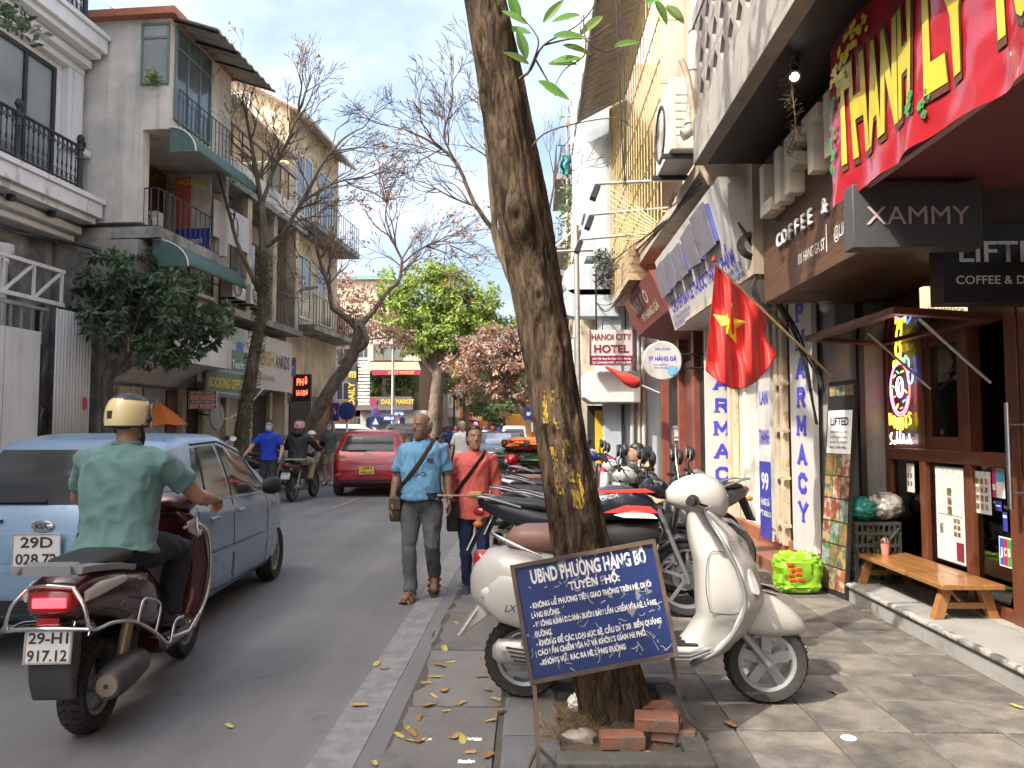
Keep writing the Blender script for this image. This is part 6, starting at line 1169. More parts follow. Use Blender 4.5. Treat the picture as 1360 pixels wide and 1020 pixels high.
plate(rc.t, FY((0.02, rc.rear(0, .6)-.03, .52)), .34, .18, ('29H', '440.67'), m_plate_y); MB().lathe([(.001, .012), (.05, .012), (.055, 0)], 20, FY((0, rc.rear(0, .97)-.012, .95)) @ Matrix.Diagonal((1.3, .7, 1, 1))).build('badge', m_chrome, rc.t)
text('lettering', 'TAXI', m_wt, rc.t, FY((-.28, rc.rear(-.28, 1.33)-.03, 1.30)), .05, .22, .02, .001)
rc.back('crease_shade', mat('crimson_shadow', (.20, .005, .012), .3, .2), [(-.55, .74), (.55, .74), (.55, .755), (-.55, .755)], .004); rc.back('lower_bumper', m_plastic, [(-.6, .345), (.6, .345), (.62, .40), (-.62, .40)], .02)  # shade of the hatch crease painted as a darker crimson strip
for sd in (1, -1): MB().box((sd*.62, rc.rear(.62, .5)-.01, .5), (.16, .03, .05)).build('reflector', m_taillens, rc.t, bevel=.01)
# saloon and people carriers
def saloon(label, loc, rz, paint):
    L_ = 4.8; top = [(0, .70), (.04, .92), (.10, 1.0), (.5, 1.05), (.75, 1.09), (1.1, 1.27), (1.5, 1.42), (2.0, 1.47), (2.5, 1.46), (3.0, 1.30), (3.4, 1.06), (4.0, .98), (4.5, .86), (4.72, .72), (4.8, .55)]
    wd = [(0, .84), (.06, .90), (.25, .96), (.8, 1.0), (3.8, 1.0), (4.4, .94), (4.7, .84), (4.8, .72)]
    c = Car('car', label, loc, rz, paint, L_, 1.82, 1.47, top, [(0, .93), (1, .96), (2.5, .93), (4.8, .85)], wd, [(0, .34), (.3, .24), (4.4, .22), (4.8, .30)]); c.body((1.0, 3.8), .32)
    for sd in (1, -1): c.side('side_glass', m_carglass, [(1.15, 1.0), (3.05, .97), (2.7, 1.34), (1.6, 1.36)], sd, .005, 14); c.side('tail_lamp', m_taillens, [(.06, .72), (.30, .78), (.26, .94), (.08, .92)], sd)
    def rg(u, v): y = .78+.66*v; p = c.sect(y); x = (u*2-1)*(.62-.07*v); zt = lut(c.top, y); return (x, y-.004, zt+.006-.03*(x/.62)**2)
    MB().grid(rg, 14, 10).build('rear_window', mat('sky_tinted_glass', (.16, .19, .24), .08, spec=.9), c.t, smooth=60)  # sky reflection put into the rear window's base colour
    c.back('boot_trim', m_chrome, [(-.5, .86), (.5, .86), (.5, .90), (-.5, .90)], .008); MB().lathe([(.001, .01), (.05, .01), (.06, 0)], 18, FY((0, c.rear(0, .97)-.012, .955)) @ Matrix.Diagonal((1.3, .8, 1, 1))).build('badge', m_chrome, c.t)
    plate(c.t, FY((0, c.rear(0, .75)-.02, .66)), .34, .18, ('30E', '614.28'), m_plate); c.back('lower_bumper', m_plastic, [(-.65, .36), (.65, .36), (.65, .45), (-.65, .45)], .012); return c
m_blackp = mat('black_car_paint', (.012, .013, .015), .2, .2, var=.1, coat=.8); m_silverp = mat('silver_car_paint', (.40, .40, .39), .35, .4, var=.05, coat=.4)
saloon('black saloon car behind the woman in coral', (-.95, 21.5, 0), radians(1), m_blackp)
def mpv(label, loc, rz, paint, L_=4.6, H_=1.76, W_=1.8):
    top = [(0, .8), (.03, 1.05), (.08, 1.2), (.16, 1.45), (.26, 1.62), (.4, 1.72), (1.0, H_), (2.4, H_-.02), (3.0, 1.5), (3.5, 1.12), (4.2, 1.0), (4.5, .8), (L_, .55)]
    c = Car('car', label, loc, rz, paint, L_, W_, H_, top, [(0, 1.05), (4.6, .95)], [(0, .86), (.05, .92), (.3, .98), (.8, 1.0), (3.8, 1.0), (4.4, .9), (L_, .75)], [(0, .36), (.3, .25), (4.3, .24), (L_, .32)]); c.body((.85, 3.6), .32)
    c.back('rear_window', m_carglass, [(-.62, 1.12), (.62, 1.12), (.55, 1.55), (-.55, 1.55)], .008)
    for sd in (1, -1): c.side('side_glass', m_carglass, [(.4, 1.14), (3.2, 1.08), (2.8, 1.52), (.6, 1.6)], sd, .005, 14); c.side('tail_lamp', m_taillens, [(.04, .95), (.22, .98), (.2, 1.4), (.1, 1.35)], sd)
    plate(c.t, FY((0, c.rear(0, .85)-.02, .8)), .34, .18, ('30A', '557.03'), m_plate); return c
mpv('silver people carrier farther up the street on the right', (-1.05, 47, 0), radians(2), m_silverp); mpv('dark off-roader half hidden behind the red hatchback', (-4.85, 29, 0), radians(3), m_blackp)
mpv('white car standing across the left pavement behind the walkers', (-9.9, 33.0, 0), radians(-60), mat('white_car_paint', (.62, .63, .64), .3, coat=.5))
tk_ = thing('truck', 'small orange box truck far up the street', 'truck', (-1.0, 62, 0)); MB().b(-1.1, 1.1, 0, 4.2, .9, 2.75).build('cargo_box', mat('orange_paint', (.42, .19, .03), .5, var=.06), tk_, bevel=.03); MB().b(-1.0, 1.0, 4.3, 5.8, .6, 2.3).build('cab', m_silverp, tk_, bevel=.1); MB().b(-.9, .9, .1, 5.6, .5, .89).build('chassis', m_plastic, tk_)
for sd in (1, -1):
    for y in (1.0, 5.0): wheel3(tk_, (sd*.9, y, .38), .38, .2, .22, 6, sd)
    MB().b(sd*.9-.1, sd*.9+.1, -.03, .0, .75, .88).build('tail_lamp', m_taillens, tk_)
# ------------------------------------------------------------------ two-wheelers: local x forward, origin on the ground under the rear axle
m_rubber = m_plastic
m_alloy = mat('grey_alloy', (.30, .31, .32), .4, .6, var=.1); m_seat = mat('black_vinyl', (.02, .02, .021), .5, var=.2, bump=.15, bscale=90); m_brownseat = mat('brown_vinyl', (.20, .105, .085), .45, var=.12, bump=.1, bscale=80)
m_tailon = mat('lit_red_lens', (.9, .03, .04), .3, var=.1, emit=2.2); m_tread = mat('tyre_rubber_worn', (.028, .026, .024), .85, var=.25, scale=20, bump=.3, bscale=80)
m_muffler = mat('scorched_muffler', (.085, .08, .075), .5, .5, var=.25, scale=9, col2=(.17, .145, .12), thr=(.5, .7)); m_mirror = mat('mirror_glass', (.75, .77, .8), .03, 1.)
def xl(mb, st, n=20, p=2.4, M=None):
    mb.loft([xring(s[0], s[4] if len(s) > 4 else 0, s[1], s[3], s[2], n, p) for s in st], M=M); return mb
def zl(mb, st, n=20, p=2.4, M=None):
    mb.loft([zring(s[0], s[1], 0, s[2], s[3], n, p) for s in st], M=M); return mb
def bikewheel(t, x, r, w, rimr, spokes, spw=.03, rm=None, tread=False):
    o = wheel3(t, (x, 0, r), r, w, rimr, spokes, 1, m_tread if tread else m_tyre, rm or m_alloy, .045, spw, 'x')
    if tread:
        q = MB(); n = 34
        for k in range(n):
            a = 2*pi*k/n
            for sd in (1, -1): M = MTR((x, 0, r)) @ Matrix.Rotation(-a, 4, 'Y') @ MTR((0, sd*w*.26, r-.0035)) @ Matrix.Rotation(sd*.55, 4, 'Z') @ Matrix.Rotation(-sd*.35, 4, 'X'); q.b(-.004, .004, -w*.17, w*.17, -.008, .0012, M)
        g = q.build('tread_groove', mat('groove_black', (.006, .006, .006), .9), o); g['kind'] = 'stuff'
    M = MTR((x, 0, r)) @ Matrix.Rotation(pi/2, 4, 'X'); MB().lathe([(.05, -.055), (.105, -.055), (.105, -.05), (.05, -.05)], 24, M).build('brake_disc', m_grey_metal, o, smooth=40); return o
def mirrors(t, x, z, span=.30, h=.13, r=.062, parent=None):
    for sd in (1, -1):
        m = MB().tube(spline([(x, sd*span*.55, z), (x-.02, sd*span*.8, z+h*.6), (x+.02, sd*span, z+h)], 4), .006, 6).build('mirror', m_plastic, t, smooth=60)
        MB().loft([ring((x+.035-.02*k, sd*span, z+h+.03), (0, r*(.6, 1.25, 1.25)[k], 0), (0, 0, r*(.5, 1, 1)[k]), 14) for k in range(3)]).build('mirror_shell', m_plastic, m, smooth=40); MB().loft([ring((x-.006-.002*k, sd*span, z+h+.03), (0, r*1.12, 0), (0, 0, r*.88), 14) for k in range(2)]).build('mirror_glass', m_mirror, m)
def bars_(t, x, z, half, cm=None, back=.05):
    q = MB(); q.tube(spline([(x-back, -half, z), (x-.02, -half*.5, z+.01), (x+.02, 0, z-.03), (x-.02, half*.5, z+.01), (x-back, half, z)], 4), .012, 8); o = q.build('handlebar', cm or m_plastic, t, smooth=60)
    for sd in (1, -1):
        MB().tube([(x-back*.75, sd*half*.66, z+.004), (x-back, sd*(half+.02), z)], .019, 10).build('grip', m_rubber, o, smooth=60); MB().tube(spline([(x, sd*half*.55, z+.0), (x+.05, sd*half*.75, z-.005), (x+.035, sd*half, z-.012)], 3), .006, 6).build('lever', m_alloy, o, smooth=60)
    return o
def bplate(t, M, rows): plate(t, M, .19, .14, rows, m_plate)
# --- white scooter
m_vw = mat('cream_white_paint', (.41, .405, .38), .3, var=.04, scale=3, coat=.4, col2=(.36, .345, .30), thr=(.56, .72), scale2=3, bump=.03, bscale=30)
a = G(692, 926, .1); b_ = G(1011, 934, .1)
vs = thing('motor_scooter', 'cream white scooter with brown seat parked behind the blue notice board', 'scooter', (a.x+.02, a.y+.02, .1), atan2(b_.y-a.y, b_.x-a.x))
WB = 1.27
bikewheel(vs, 0, .215, .115, .15, 5, .045, None, True)
q = MB(); fw = bikewheel(vs, WB, .215, .11, .15, 5, .05, None, True)
q = xl(MB(), [(-.29, .60, .05, .05), (-.265, .605, .11, .10), (-.20, .61, .17, .16), (-.06, .60, .205, .205), (.08, .58, .215, .22), (.22, .56, .21, .205), (.34, .54, .19, .16), (.43, .50, .15, .12), (.47, .46, .10, .10)], 28, 2.5); q.build('rear_body', m_vw, vs, smooth=60)
for sd in (1, -1): xl(MB(), [(-.20, .55, .05, .03, sd*.15), (-.12, .55, .12, .045, sd*.175), (.05, .54, .155, .05, sd*.185), (.2, .52, .15, .045, sd*.18), (.32, .50, .10, .035, sd*.155), (.37, .49, .04, .02, sd*.14)], 20, 2.2).build('side_cowl', m_vw, vs, smooth=60)
q = MB(); q.b(.40, .96, -.17, .17, .255, .315); q.build('floor_board', m_vw, vs, bevel=.02); q = MB()
for y in (-.12, -.06, 0, .06, .12): q.b(.45, .90, y-.018, y+.018, .312, .326)
fs_ = q.build('floor_rubber', m_rubber, vs, bevel=.004)
for k in range(3): MB().tube([(.45, -.178, .262+k*.018), (.85, -.178, .262+k*.018), (.98, -.17, .31+k*.018)], .004, 5).build('trim_strip', m_alloy, vs)
VF = [(.22, .93), (.30, 1.08), (.42, 1.19), (.55, 1.245), (.70, 1.215), (.85, 1.13), (.97, 1.03), (1.03, .985)]; VW = [(.22, .12), (.30, .18), (.42, .21), (.55, .225), (.70, .22), (.85, .19), (.97, .125), (1.03, .085)]
def apron(y, z): return lut(VF, z)-.125*(abs(y)/lut(VW, z))**2.2*(lut(VW, z)/.225)
q = MB(); q.grid(lambda a, b: (lambda z: (lambda y: (apron(y, z), y, z))((a*2-1)*lut(VW, z)))(.22+.81*b), 26, 40); q.build('leg_shield', m_vw, vs, smooth=70, solid=.028)
zl(MB(), [(.24, .86, .12, .11), (.34, .98, .13, .12), (.44, 1.04, .12, .15), (.48, 1.05, .135, .185), (.60, 1.055, .14, .19), (.74, 1.03, .125, .18), (.84, .99, .11, .15), (.92, .955, .085, .10), (1.03, .92, .06, .075)], 26, 3.2).build('glove_box', m_vw, vs, smooth=50)
MB().tube(spline([V((apron(-lut(VW, z), z), -lut(VW, z)-.004, z)) for z in (.23, .30, .42, .55, .70, .85, .95, 1.02)], 4), .011, 8).build('shield_trim', m_alloy, vs, smooth=60)
MB().tube(spline([(.955, -.186, .50), (1.10, -.186, .50), (1.12, -.19, .62), (1.08, -.182, .77), (.965, -.17, .80), (.935, -.18, .64), (.955, -.186, .50)], 4), .002, 5).build('glove_box_seam', m_plastic, vs)
MB().loft([ring((1.155+.018*k, -.175-.02*k, .66), (.022, -.012, -.06), (.012, .016, .012), 12, 2.6) for k in range(2)]).build('front_indicator', m_clearlens, vs, smooth=60)
q = xl(MB(), [(1.03, .455, .10, .075), (1.10, .47, .125, .095), (1.20, .475, .13, .105), (1.30, .455, .115, .10), (1.39, .425, .08, .085), (1.45, .40, .045, .06), (1.475, .388, .015, .03)], 22, 2.3)
q.build('front_fender', m_vw, vs, smooth=60); xl(MB(), [(1.16, .59, .018, .05), (1.22, .60, .02, .062), (1.30, .585, .02, .055), (1.36, .56, .012, .03)], 14).build('fender_trim', m_chrome, vs, smooth=60)
MB().tube([(1.10, -.075, .42), (1.20, -.085, .30), (WB, -.08, .215)], .022, 8).build('fork_arm', m_alloy, vs, smooth=60)
q = xl(MB(), [(.765, 1.075, .03, .05), (.80, 1.08, .065, .085), (.87, 1.085, .095, .12), (.95, 1.08, .115, .135), (1.02, 1.065, .105, .125), (1.06, 1.05, .085, .10), (1.075, 1.045, .06, .07)], 24, 2.3); q.build('headset', m_vw, vs, smooth=60)
MB().loft([ring((1.062+.012*k, 0, 1.05), (0, .085-.02*k, 0), (0, 0, .072-.02*k), 18) for k in range(3)]).build('headlamp', m_clearlens, vs, smooth=60); MB().loft([ring((1.052, 0, 1.05), (0, .092, 0), (0, 0, .08), 18), ring((1.066, 0, 1.05), (0, .09, 0), (0, 0, .078), 18)]).build('headlamp_ring', m_chrome, vs, smooth=60)
for sd in (1, -1):
    MB().tube([(.89, sd*.11, 1.06), (.87, sd*.20, 1.065)], .03, 10).build('switch_gear', m_plastic, vs, smooth=60); MB().tube([(.872, sd*.19, 1.065), (.835, sd*.335, 1.07)], .021, 12).build('grip', m_rubber, vs, smooth=60); MB().tube(spline([(.92, sd*.14, 1.04), (.95, sd*.24, 1.035), (.91, sd*.33, 1.03)], 4), .009, 6).build('lever', m_chrome, vs, smooth=60)
for (y, z) in ((.33, 1.36),):
    m = MB().tube(spline([(.86, y*.5, 1.1), (.85, y*.7, 1.25), (.86, y, z)], 4), .006, 6).build('mirror', m_chrome, vs, smooth=60); MB().loft([ring((.87-.012*k, y, z+.03), (0, .062, 0), (0, 0, .062), 18) for k in range(3)]).build('mirror_shell', m_chrome, m, smooth=40)
q = xl(MB(), [(-.10, .83, .02, .06), (-.07, .84, .05, .105), (0, .845, .07, .13), (.12, .845, .075, .135), (.25, .835, .065, .125), (.36, .82, .055, .10), (.44, .81, .03, .07)], 22, 2.8); q.build('seat', m_brownseat, vs, smooth=60)
MB().tube(spline([(.10, -.17, .77), (-.05, -.16, .83), (-.15, -.10, .865), (-.175, 0, .87), (-.15, .10, .865), (-.05, .16, .83), (.10, .17, .77)], 4), .010, 8).build('grab_rail', m_chrome, vs, smooth=60)
xl(MB(), [(-.275, .70, .06, .03), (-.255, .70, .075, .055), (-.215, .70, .075, .07), (-.19, .70, .06, .05)], 16).build('tail_lamp', m_taillens, vs, smooth=60); xl(MB(), [(-.22, .57, .02, .02, -.14), (-.19, .575, .035, .028, -.155), (-.13, .575, .03, .025, -.185), (-.10, .57, .01, .01, -.20)], 12).build('rear_indicator', m_clearlens, vs, smooth=60)
q = MB(); q.loft([[V((-.24, -.08, .50)), V((-.24, .08, .50)), V((-.36, .08, .33)), V((-.36, -.08, .33))], [V((-.15, -.08, .47)), V((-.15, .08, .47)), V((-.345, .08, .325)), V((-.345, -.08, .325))]]); q.build('mud_flap', m_vw, vs, bevel=.008)
bplate(vs, frame((-.335, 0, .36), (0, -1, 0), (.55, 0, .8)), ('29-H1', '417.83'))
q = xl(MB(), [(-.16, .27, .03, .03, -.13), (-.13, .275, .06, .045, -.14), (0, .275, .068, .05, -.145), (.14, .25, .06, .045, -.14), (.30, .22, .035, .03, -.12)], 18); ex = q.build('exhaust', m_grey_metal, vs, smooth=60)
for k in range(4): MB().box((-.02+.012*k, -.196+.0015*k, .30-.022*k), (.13, .006, .008), (0, .12, 0)).build('shield_slot', m_black, ex)
for (x, z) in ((-.10, .29), (.0, .325), (.06, .235)): MB().lathe([(.001, .012), (.009, .012), (.011, 0)], 10, MTR((x, -.192, z)) @ Matrix.Rotation(pi/2, 4, 'X')).build('bolt', m_chrome, ex)
q = MB(); q.tube([(.42, -.06, .24), (.36, -.14, .0)], .012, 6); q.tube([(.42, .06, .24), (.36, .14, .0)], .012, 6); q.tube([(.36, -.14, .005), (.36, .14, .005)], .012, 6); q.build('centre_stand', m_plastic, vs)
text('lettering', 'LX 125', m_ink, vs, frame((-.02, -.238, .50), (1, 0, 0), (0, .12, 1)), .035, .14, .01, .004, shear=.3); text('lettering', 'Vespa', m_grey_metal, vs, frame((1.055, -.236, .83), (.45, 0, -.9), (.85, .3, .45)), .035, .12, .01, .012)
# --- maroon scooter with rider
m_maroonp = mat('maroon_scooter_paint', (.055, .008, .012), .25, .1, var=.1, coat=.7)
ld = thing('motor_scooter', 'maroon scooter with chrome crash bars ridden away from the viewer', 'scooter', (-2.36, 4.00, 0), radians(86))
bikewheel(ld, 0, .235, .125, .15, 5, .04, None, True); bikewheel(ld, 1.27, .235, .10, .15, 5, .04)
xl(MB(), [(-.40, .72, .05, .09), (-.37, .73, .10, .13), (-.28, .735, .12, .155), (-.1, .71, .14, .175), (.12, .66, .17, .185), (.32, .60, .19, .185), (.48, .52, .18, .165), (.56, .45, .12, .14)], 26, 2.7).build('tail_body', m_maroonp, ld, smooth=60)
xl(MB(), [(-.30, .865, .02, .09), (-.2, .875, .035, .135), (.1, .87, .045, .15), (.35, .845, .045, .14), (.55, .80, .05, .11), (.62, .76, .03, .08)], 20, 2.8).build('seat', m_seat, ld, smooth=60)
q = MB(); q.loft([[V((x, y, z)) for x, y, z in ((-.46, -.14*s, .86), (-.46, -.11*s, .905), (-.40, -.11*s, .915), (-.40, -.15*s, .87))] for s in (1, -1)]);
for sd in (1, -1): q.loft([[V((x, sd*y1, z)) for y1, z in ((.105, z0-.022), (.155, z0-.015), (.16, z0+.015), (.105, z0+.022))] for x, z0 in ((-.46, .885), (-.3, .87), (-.05, .835), (.12, .80))])
q.build('grab_rail', m_alloy, ld, smooth=30)
xl(MB(), [(-.425, .735, .045, .085), (-.415, .735, .06, .10), (-.36, .735, .07, .12)], 16, 3).build('tail_lamp', m_taillens, ld, smooth=60); MB().b(-.436, -.42, -.075, .075, .71, .755).build('brake_light', m_tailon, ld, bevel=.006)
for sd in (1, -1):
    xl(MB(), [(-.37, .75, .025, .012, sd*.135), (-.28, .77, .035, .014, sd*.158), (-.08, .775, .022, .01, sd*.176), (-.04, .775, .01, .006, sd*.178)], 10).build('rear_indicator', m_clearlens, ld, smooth=60)
    MB().tube(spline([(-.42, sd*.10, .80), (-.44, sd*.16, .72), (-.42, sd*.19, .61), (-.25, sd*.21, .60), (0, sd*.215, .54), (.25, sd*.22, .42), (.42, sd*.23, .32), (.50, sd*.23, .42), (.62, sd*.23, .42)], 4), .010, 8).build('crash_bar', m_chrome, ld, smooth=60)
    MB().tube(spline([(.02, sd*.215, .53), (.04, sd*.225, .62), (.10, sd*.225, .64), (.28, sd*.22, .58), (.30, sd*.22, .52), (.24, sd*.22, .42)], 4), .008, 8).build('crash_bar', m_chrome, ld, smooth=60)
MB().tube(spline([(-.42, -.11, .80), (-.44, 0, .815), (-.42, .11, .80)], 4), .009, 8).build('crash_bar', m_chrome, ld, smooth=60); MB().tube(spline([(-.42, -.19, .61), (-.46, 0, .625), (-.42, .19, .61)], 5), .010, 8).build('crash_bar', m_chrome, ld, smooth=60)
q = MB(); q.loft([[V((x, y, z)) for y in (-.10, .10)]+[V((x2, y, z2)) for y in (.09, -.09)] for x, z, x2, z2 in ((-.40, .62, -.30, .60), (-.42, .52, -.30, .46), (-.40, .36, -.33, .36), (-.36, .27, -.33, .28))]); q.build('mud_guard', mat('dull_black_plastic', (.05, .05, .052), .6, var=.2), ld, bevel=.012)
plate(ld, frame((-.435, .0, .46), (0, -1, 0), (.10, 0, 1)), .21, .155, ('29-H1', '917.12'), m_plate); MB().b(-.437, -.425, -.05, .05, .635, .665).build('reflector', m_taillens, ld)
q = xl(MB(), [(-.26, .30, .02, .02, -.19), (-.25, .30, .065, .06, -.19), (-.20, .305, .08, .075, -.19), (-.05, .31, .085, .08, -.185), (.15, .30, .07, .065, -.17), (.28, .27, .03, .03, -.15)], 22, 2.2); ex = q.build('exhaust', m_muffler, ld, smooth=60); MB().lathe([(.012, 0), (.012, .012), (.05, .006), (.06, -.01)], 18, MTR((-.252, -.19, .30)) @ Matrix.Rotation(-pi/2, 4, 'Y')).build('muffler_cap', mat('tan_dust', (.22, .18, .14), .7), ex, smooth=40); MB().lathe([(.001, .0135), (.011, .0135)], 12, MTR((-.252, -.19, .30)) @ Matrix.Rotation(-pi/2, 4, 'Y')).build('outlet', m_black, ex)
MB().tube([(-.02, -.13, .24), (.12, -.14, .58)], .03, 10).build('shock_absorber', mat('brass_spring', (.26, .21, .12), .4, .6), ld, smooth=60); MB().b(.0, .32, -.11, .11, .20, .44).build('engine', m_plastic, ld, bevel=.03)
MB().b(.48, 1.0, -.18, .18, .24, .36).build('floor_board', m_maroonp, ld, bevel=.03); MB().tube([(.46, -.2, .33), (.75, -.22, .30), (1.0, -.2, .36)], .012, 8).build('floor_edge', m_chrome, ld, smooth=60)
zl(MB(), [(.22, .93, .10, .12), (.30, 1.02, .10, .18), (.45, 1.08, .09, .22), (.65, 1.07, .085, .235), (.85, 1.02, .09, .225), (.97, .97, .10, .18), (1.02, .95, .08, .13)], 24, 2.8).build('apron', m_maroonp, ld, smooth=60)
for sd in (1, -1): MB().tube(spline([(.93, sd*.19, .28), (1.03, sd*.235, .45), (1.05, sd*.25, .65), (1.0, sd*.245, .86), (.93, sd*.19, .93), (.86, sd*.14, .91)], 5), .011, 8).build('apron_bar', m_chrome, ld, smooth=60)
xl(MB(), [(.80, 1.06, .03, .10), (.86, 1.07, .06, .17), (.95, 1.07, .075, .19), (1.04, 1.05, .06, .15), (1.08, 1.03, .03, .09)], 20, 2.5).build('handlebar_cover', m_maroonp, ld, smooth=60); bars_(ld, .93, 1.07, .34)
xl(MB(), [(1.05, .46, .06, .06), (1.2, .49, .05, .07), (1.35, .47, .04, .065), (1.46, .40, .03, .05)], 16).build('front_fender', m_maroonp, ld, smooth=60); text('lettering', 'LEAD', m_grey_metal, ld, frame((.12, -.192, .735), (1, 0, -.18), (0, .12, 1)), .035, .13, .015, .004, shear=.3)
wq = MB(); wq.grid(lambda a, b: (.86+.06*sin(a*5)+.03*b, -.16-.10*a, .93+.04*sin(a*4+b*3)-.05*b), 8, 8); wq.build('cloth_rag', mat('white_rag', (.62, .6, .6), .8), ld, smooth=60, solid=.006)
# --- generic underbone motorbike
def motorbike(label, loc, rz, col, seatm=None, kind='wave', mir=True, lamp=True, group=None, text_=None, plate_=('29-X5', '104.62')):
    t = thing('motorbike', label, 'motorbike', loc, rz, group); pm_ = mat('bike_paint_%02d%02d%02d' % tuple(int(c*99) for c in col), col, .3, .15, var=.08, coat=.5); sp = kind == 'sport'
    bikewheel(t, 0, .29, .09 if not sp else .11, .225, 5 if sp else 14, .022 if sp else .007); bikewheel(t, 1.27, .29, .08, .225, 5 if sp else 14, .022 if sp else .007)
    if sp: xl(MB(), [(-.34, .86, .02, .03), (-.28, .85, .06, .06), (-.12, .80, .09, .09), (.10, .74, .10, .11), (.35, .70, .10, .12), (.5, .70, .10, .12)], 20, 2.6).build('tail_body', pm_, t, smooth=60)
    else: xl(MB(), [(-.36, .78, .03, .04), (-.30, .76, .07, .08), (-.12, .72, .11, .115), (.12, .66, .13, .13), (.35, .58, .13, .12), (.5, .50, .11, .10)], 20, 2.6).build('tail_body', pm_, t, smooth=60)
    xl(MB(), [(-.28, .87 if sp else .83, .02, .06), (-.18, .875 if sp else .84, .035, .10), (.15, .84 if sp else .83, .04, .125), (.4, .80 if sp else .80, .04, .12), (.55, .78 if sp else .74, .035, .08)], 18, 2.8).build('seat', seatm or m_seat, t, smooth=60)
    MB().tube(spline([(.0, -.11, .83), (-.25, -.11, .90), (-.36, -.06, .905), (-.36, .06, .905), (-.25, .11, .90), (.0, .11, .83)], 4), .011, 7).build('grab_rail', m_alloy if sum(col) < 1 else m_plastic, t, smooth=60)
    if sp:
        xl(MB(), [(.42, .78, .06, .09), (.52, .83, .11, .125), (.68, .86, .14, .15), (.84, .86, .13, .16), (.98, .82, .10, .13), (1.06, .78, .06, .08)], 22, 2.6).build('tank_cover', pm_, t, smooth=60); xl(MB(), [(.52, .60, .10, .12), (.7, .58, .14, .15), (.9, .60, .14, .16), (1.05, .64, .09, .12)], 18, 2.6).build('fairing', m_plastic, t, smooth=60)
        for sd in (-1,):
            text('lettering', 'HONDA', m_grey_metal, t, frame((.66, -.168, .90), (1, 0, .24), (0, .25, 1)), .034, .17, .01, .004, shear=.2)
            for (mm, pts) in ((m_red, [(.55, .965), (.95, .985), (1.02, .955), (.6, .95)]), (m_red, [(.62, .80), (.80, .86), (.98, .85), (1.04, .80), (.8, .80)]), (m_wt, [(.70, .785), (.86, .82), (1.0, .79), (1.03, .76), (.78, .765)])): MB().prism([(x, z-.8) for x, z in pts], .003, frame((0, -.168, .8), (1, 0, 0), (0, .22, 1)), .0).build('decal', mm, t)
    else: zl(MB(), [(.30, .78, .04, .10), (.45, .86, .05, .17), (.62, .92, .05, .19), (.80, .95, .06, .15), (.90, .95, .05, .09)], 18, 2.6).build('leg_shield', pm_, t, smooth=60)
    xl(MB(), [(.92, .98, .02, .04), (.97, .99, .06, .09), (1.05, .98, .085, .11), (1.11, .96, .07, .09), (1.14, .95, .04, .06)], 18).build('headlamp_cowl', pm_, t, smooth=60); MB().loft([ring((1.12+.012*k, 0, .95), (0, .07-.02*k, 0), (0, 0, .055-.015*k), 14) for k in range(3)]).build('headlamp', m_clearlens, t, smooth=60)
    bars_(t, 1.0, 1.04, .34)
    if mir: mirrors(t, .97, 1.05)
    for sd in (1, -1): MB().tube([(1.05, sd*.08, .82), (1.27, sd*.08, .29)], .02, 8).build('fork', m_alloy, t, smooth=60); MB().tube([(-.02, sd*.11, .30), (.12, sd*.12, .66)], .022, 8).build('shock_absorber', m_alloy, t, smooth=60)
    xl(MB(), [(1.06, .52, .03, .05), (1.2, .60, .03, .055), (1.34, .585, .025, .05), (1.46, .50, .02, .035)], 12).build('front_fender', pm_, t, smooth=60)
    MB().b(.32, .72, -.10, .10, .22, .46).build('engine', m_alloy, t, bevel=.03); MB().b(-.02, .35, .10, .13, .25, .33).build('chain_case', m_plastic, t, bevel=.01)
    r0 = .055 if sp else .04; xl(MB(), [(-.22, .50 if sp else .33, r0*.8, r0*.8, -.16), (-.20, .50 if sp else .33, r0, r0, -.16), (.12, .43 if sp else .30, r0*1.05, r0, -.16), (.22, .38 if sp else .29, r0*.5, r0*.5, -.15), (.5, .25, .02, .02, -.12)], 16, 2).build('exhaust', mat('brushed_silencer', (.36, .33, .29), .35, .8, var=.15), t, smooth=60)
    q = MB(); q.loft([[V((-.30, y, .74)) for y in (-.06, .06)]+[V((-.26, y, .74)) for y in (.06, -.06)], [V((-.44, y, .46)) for y in (-.06, .06)]+[V((-.40, y, .46)) for y in (.06, -.06)]]); q.build('mud_guard', m_plastic, t)
    xl(MB(), [(-.37, .79, .025, .04), (-.35, .79, .04, .055), (-.30, .79, .04, .06)], 12).build('tail_lamp', m_taillens, t, smooth=60); bplate(t, frame((-.42, 0, .50), (0, -1, 0), (.42, 0, .9)), plate_)
    for sd in (1, -1): MB().sph((-.33, sd*.10, .70), (.04, .03, .025), 8, 6).build('indicator', mat('amber_lens', (.5, .16, .02), .3), t, smooth=60)
    MB().tube([(.45, .08, .25), (.40, .26, .0)], .012, 6).build('side_stand', m_plastic, t); return t
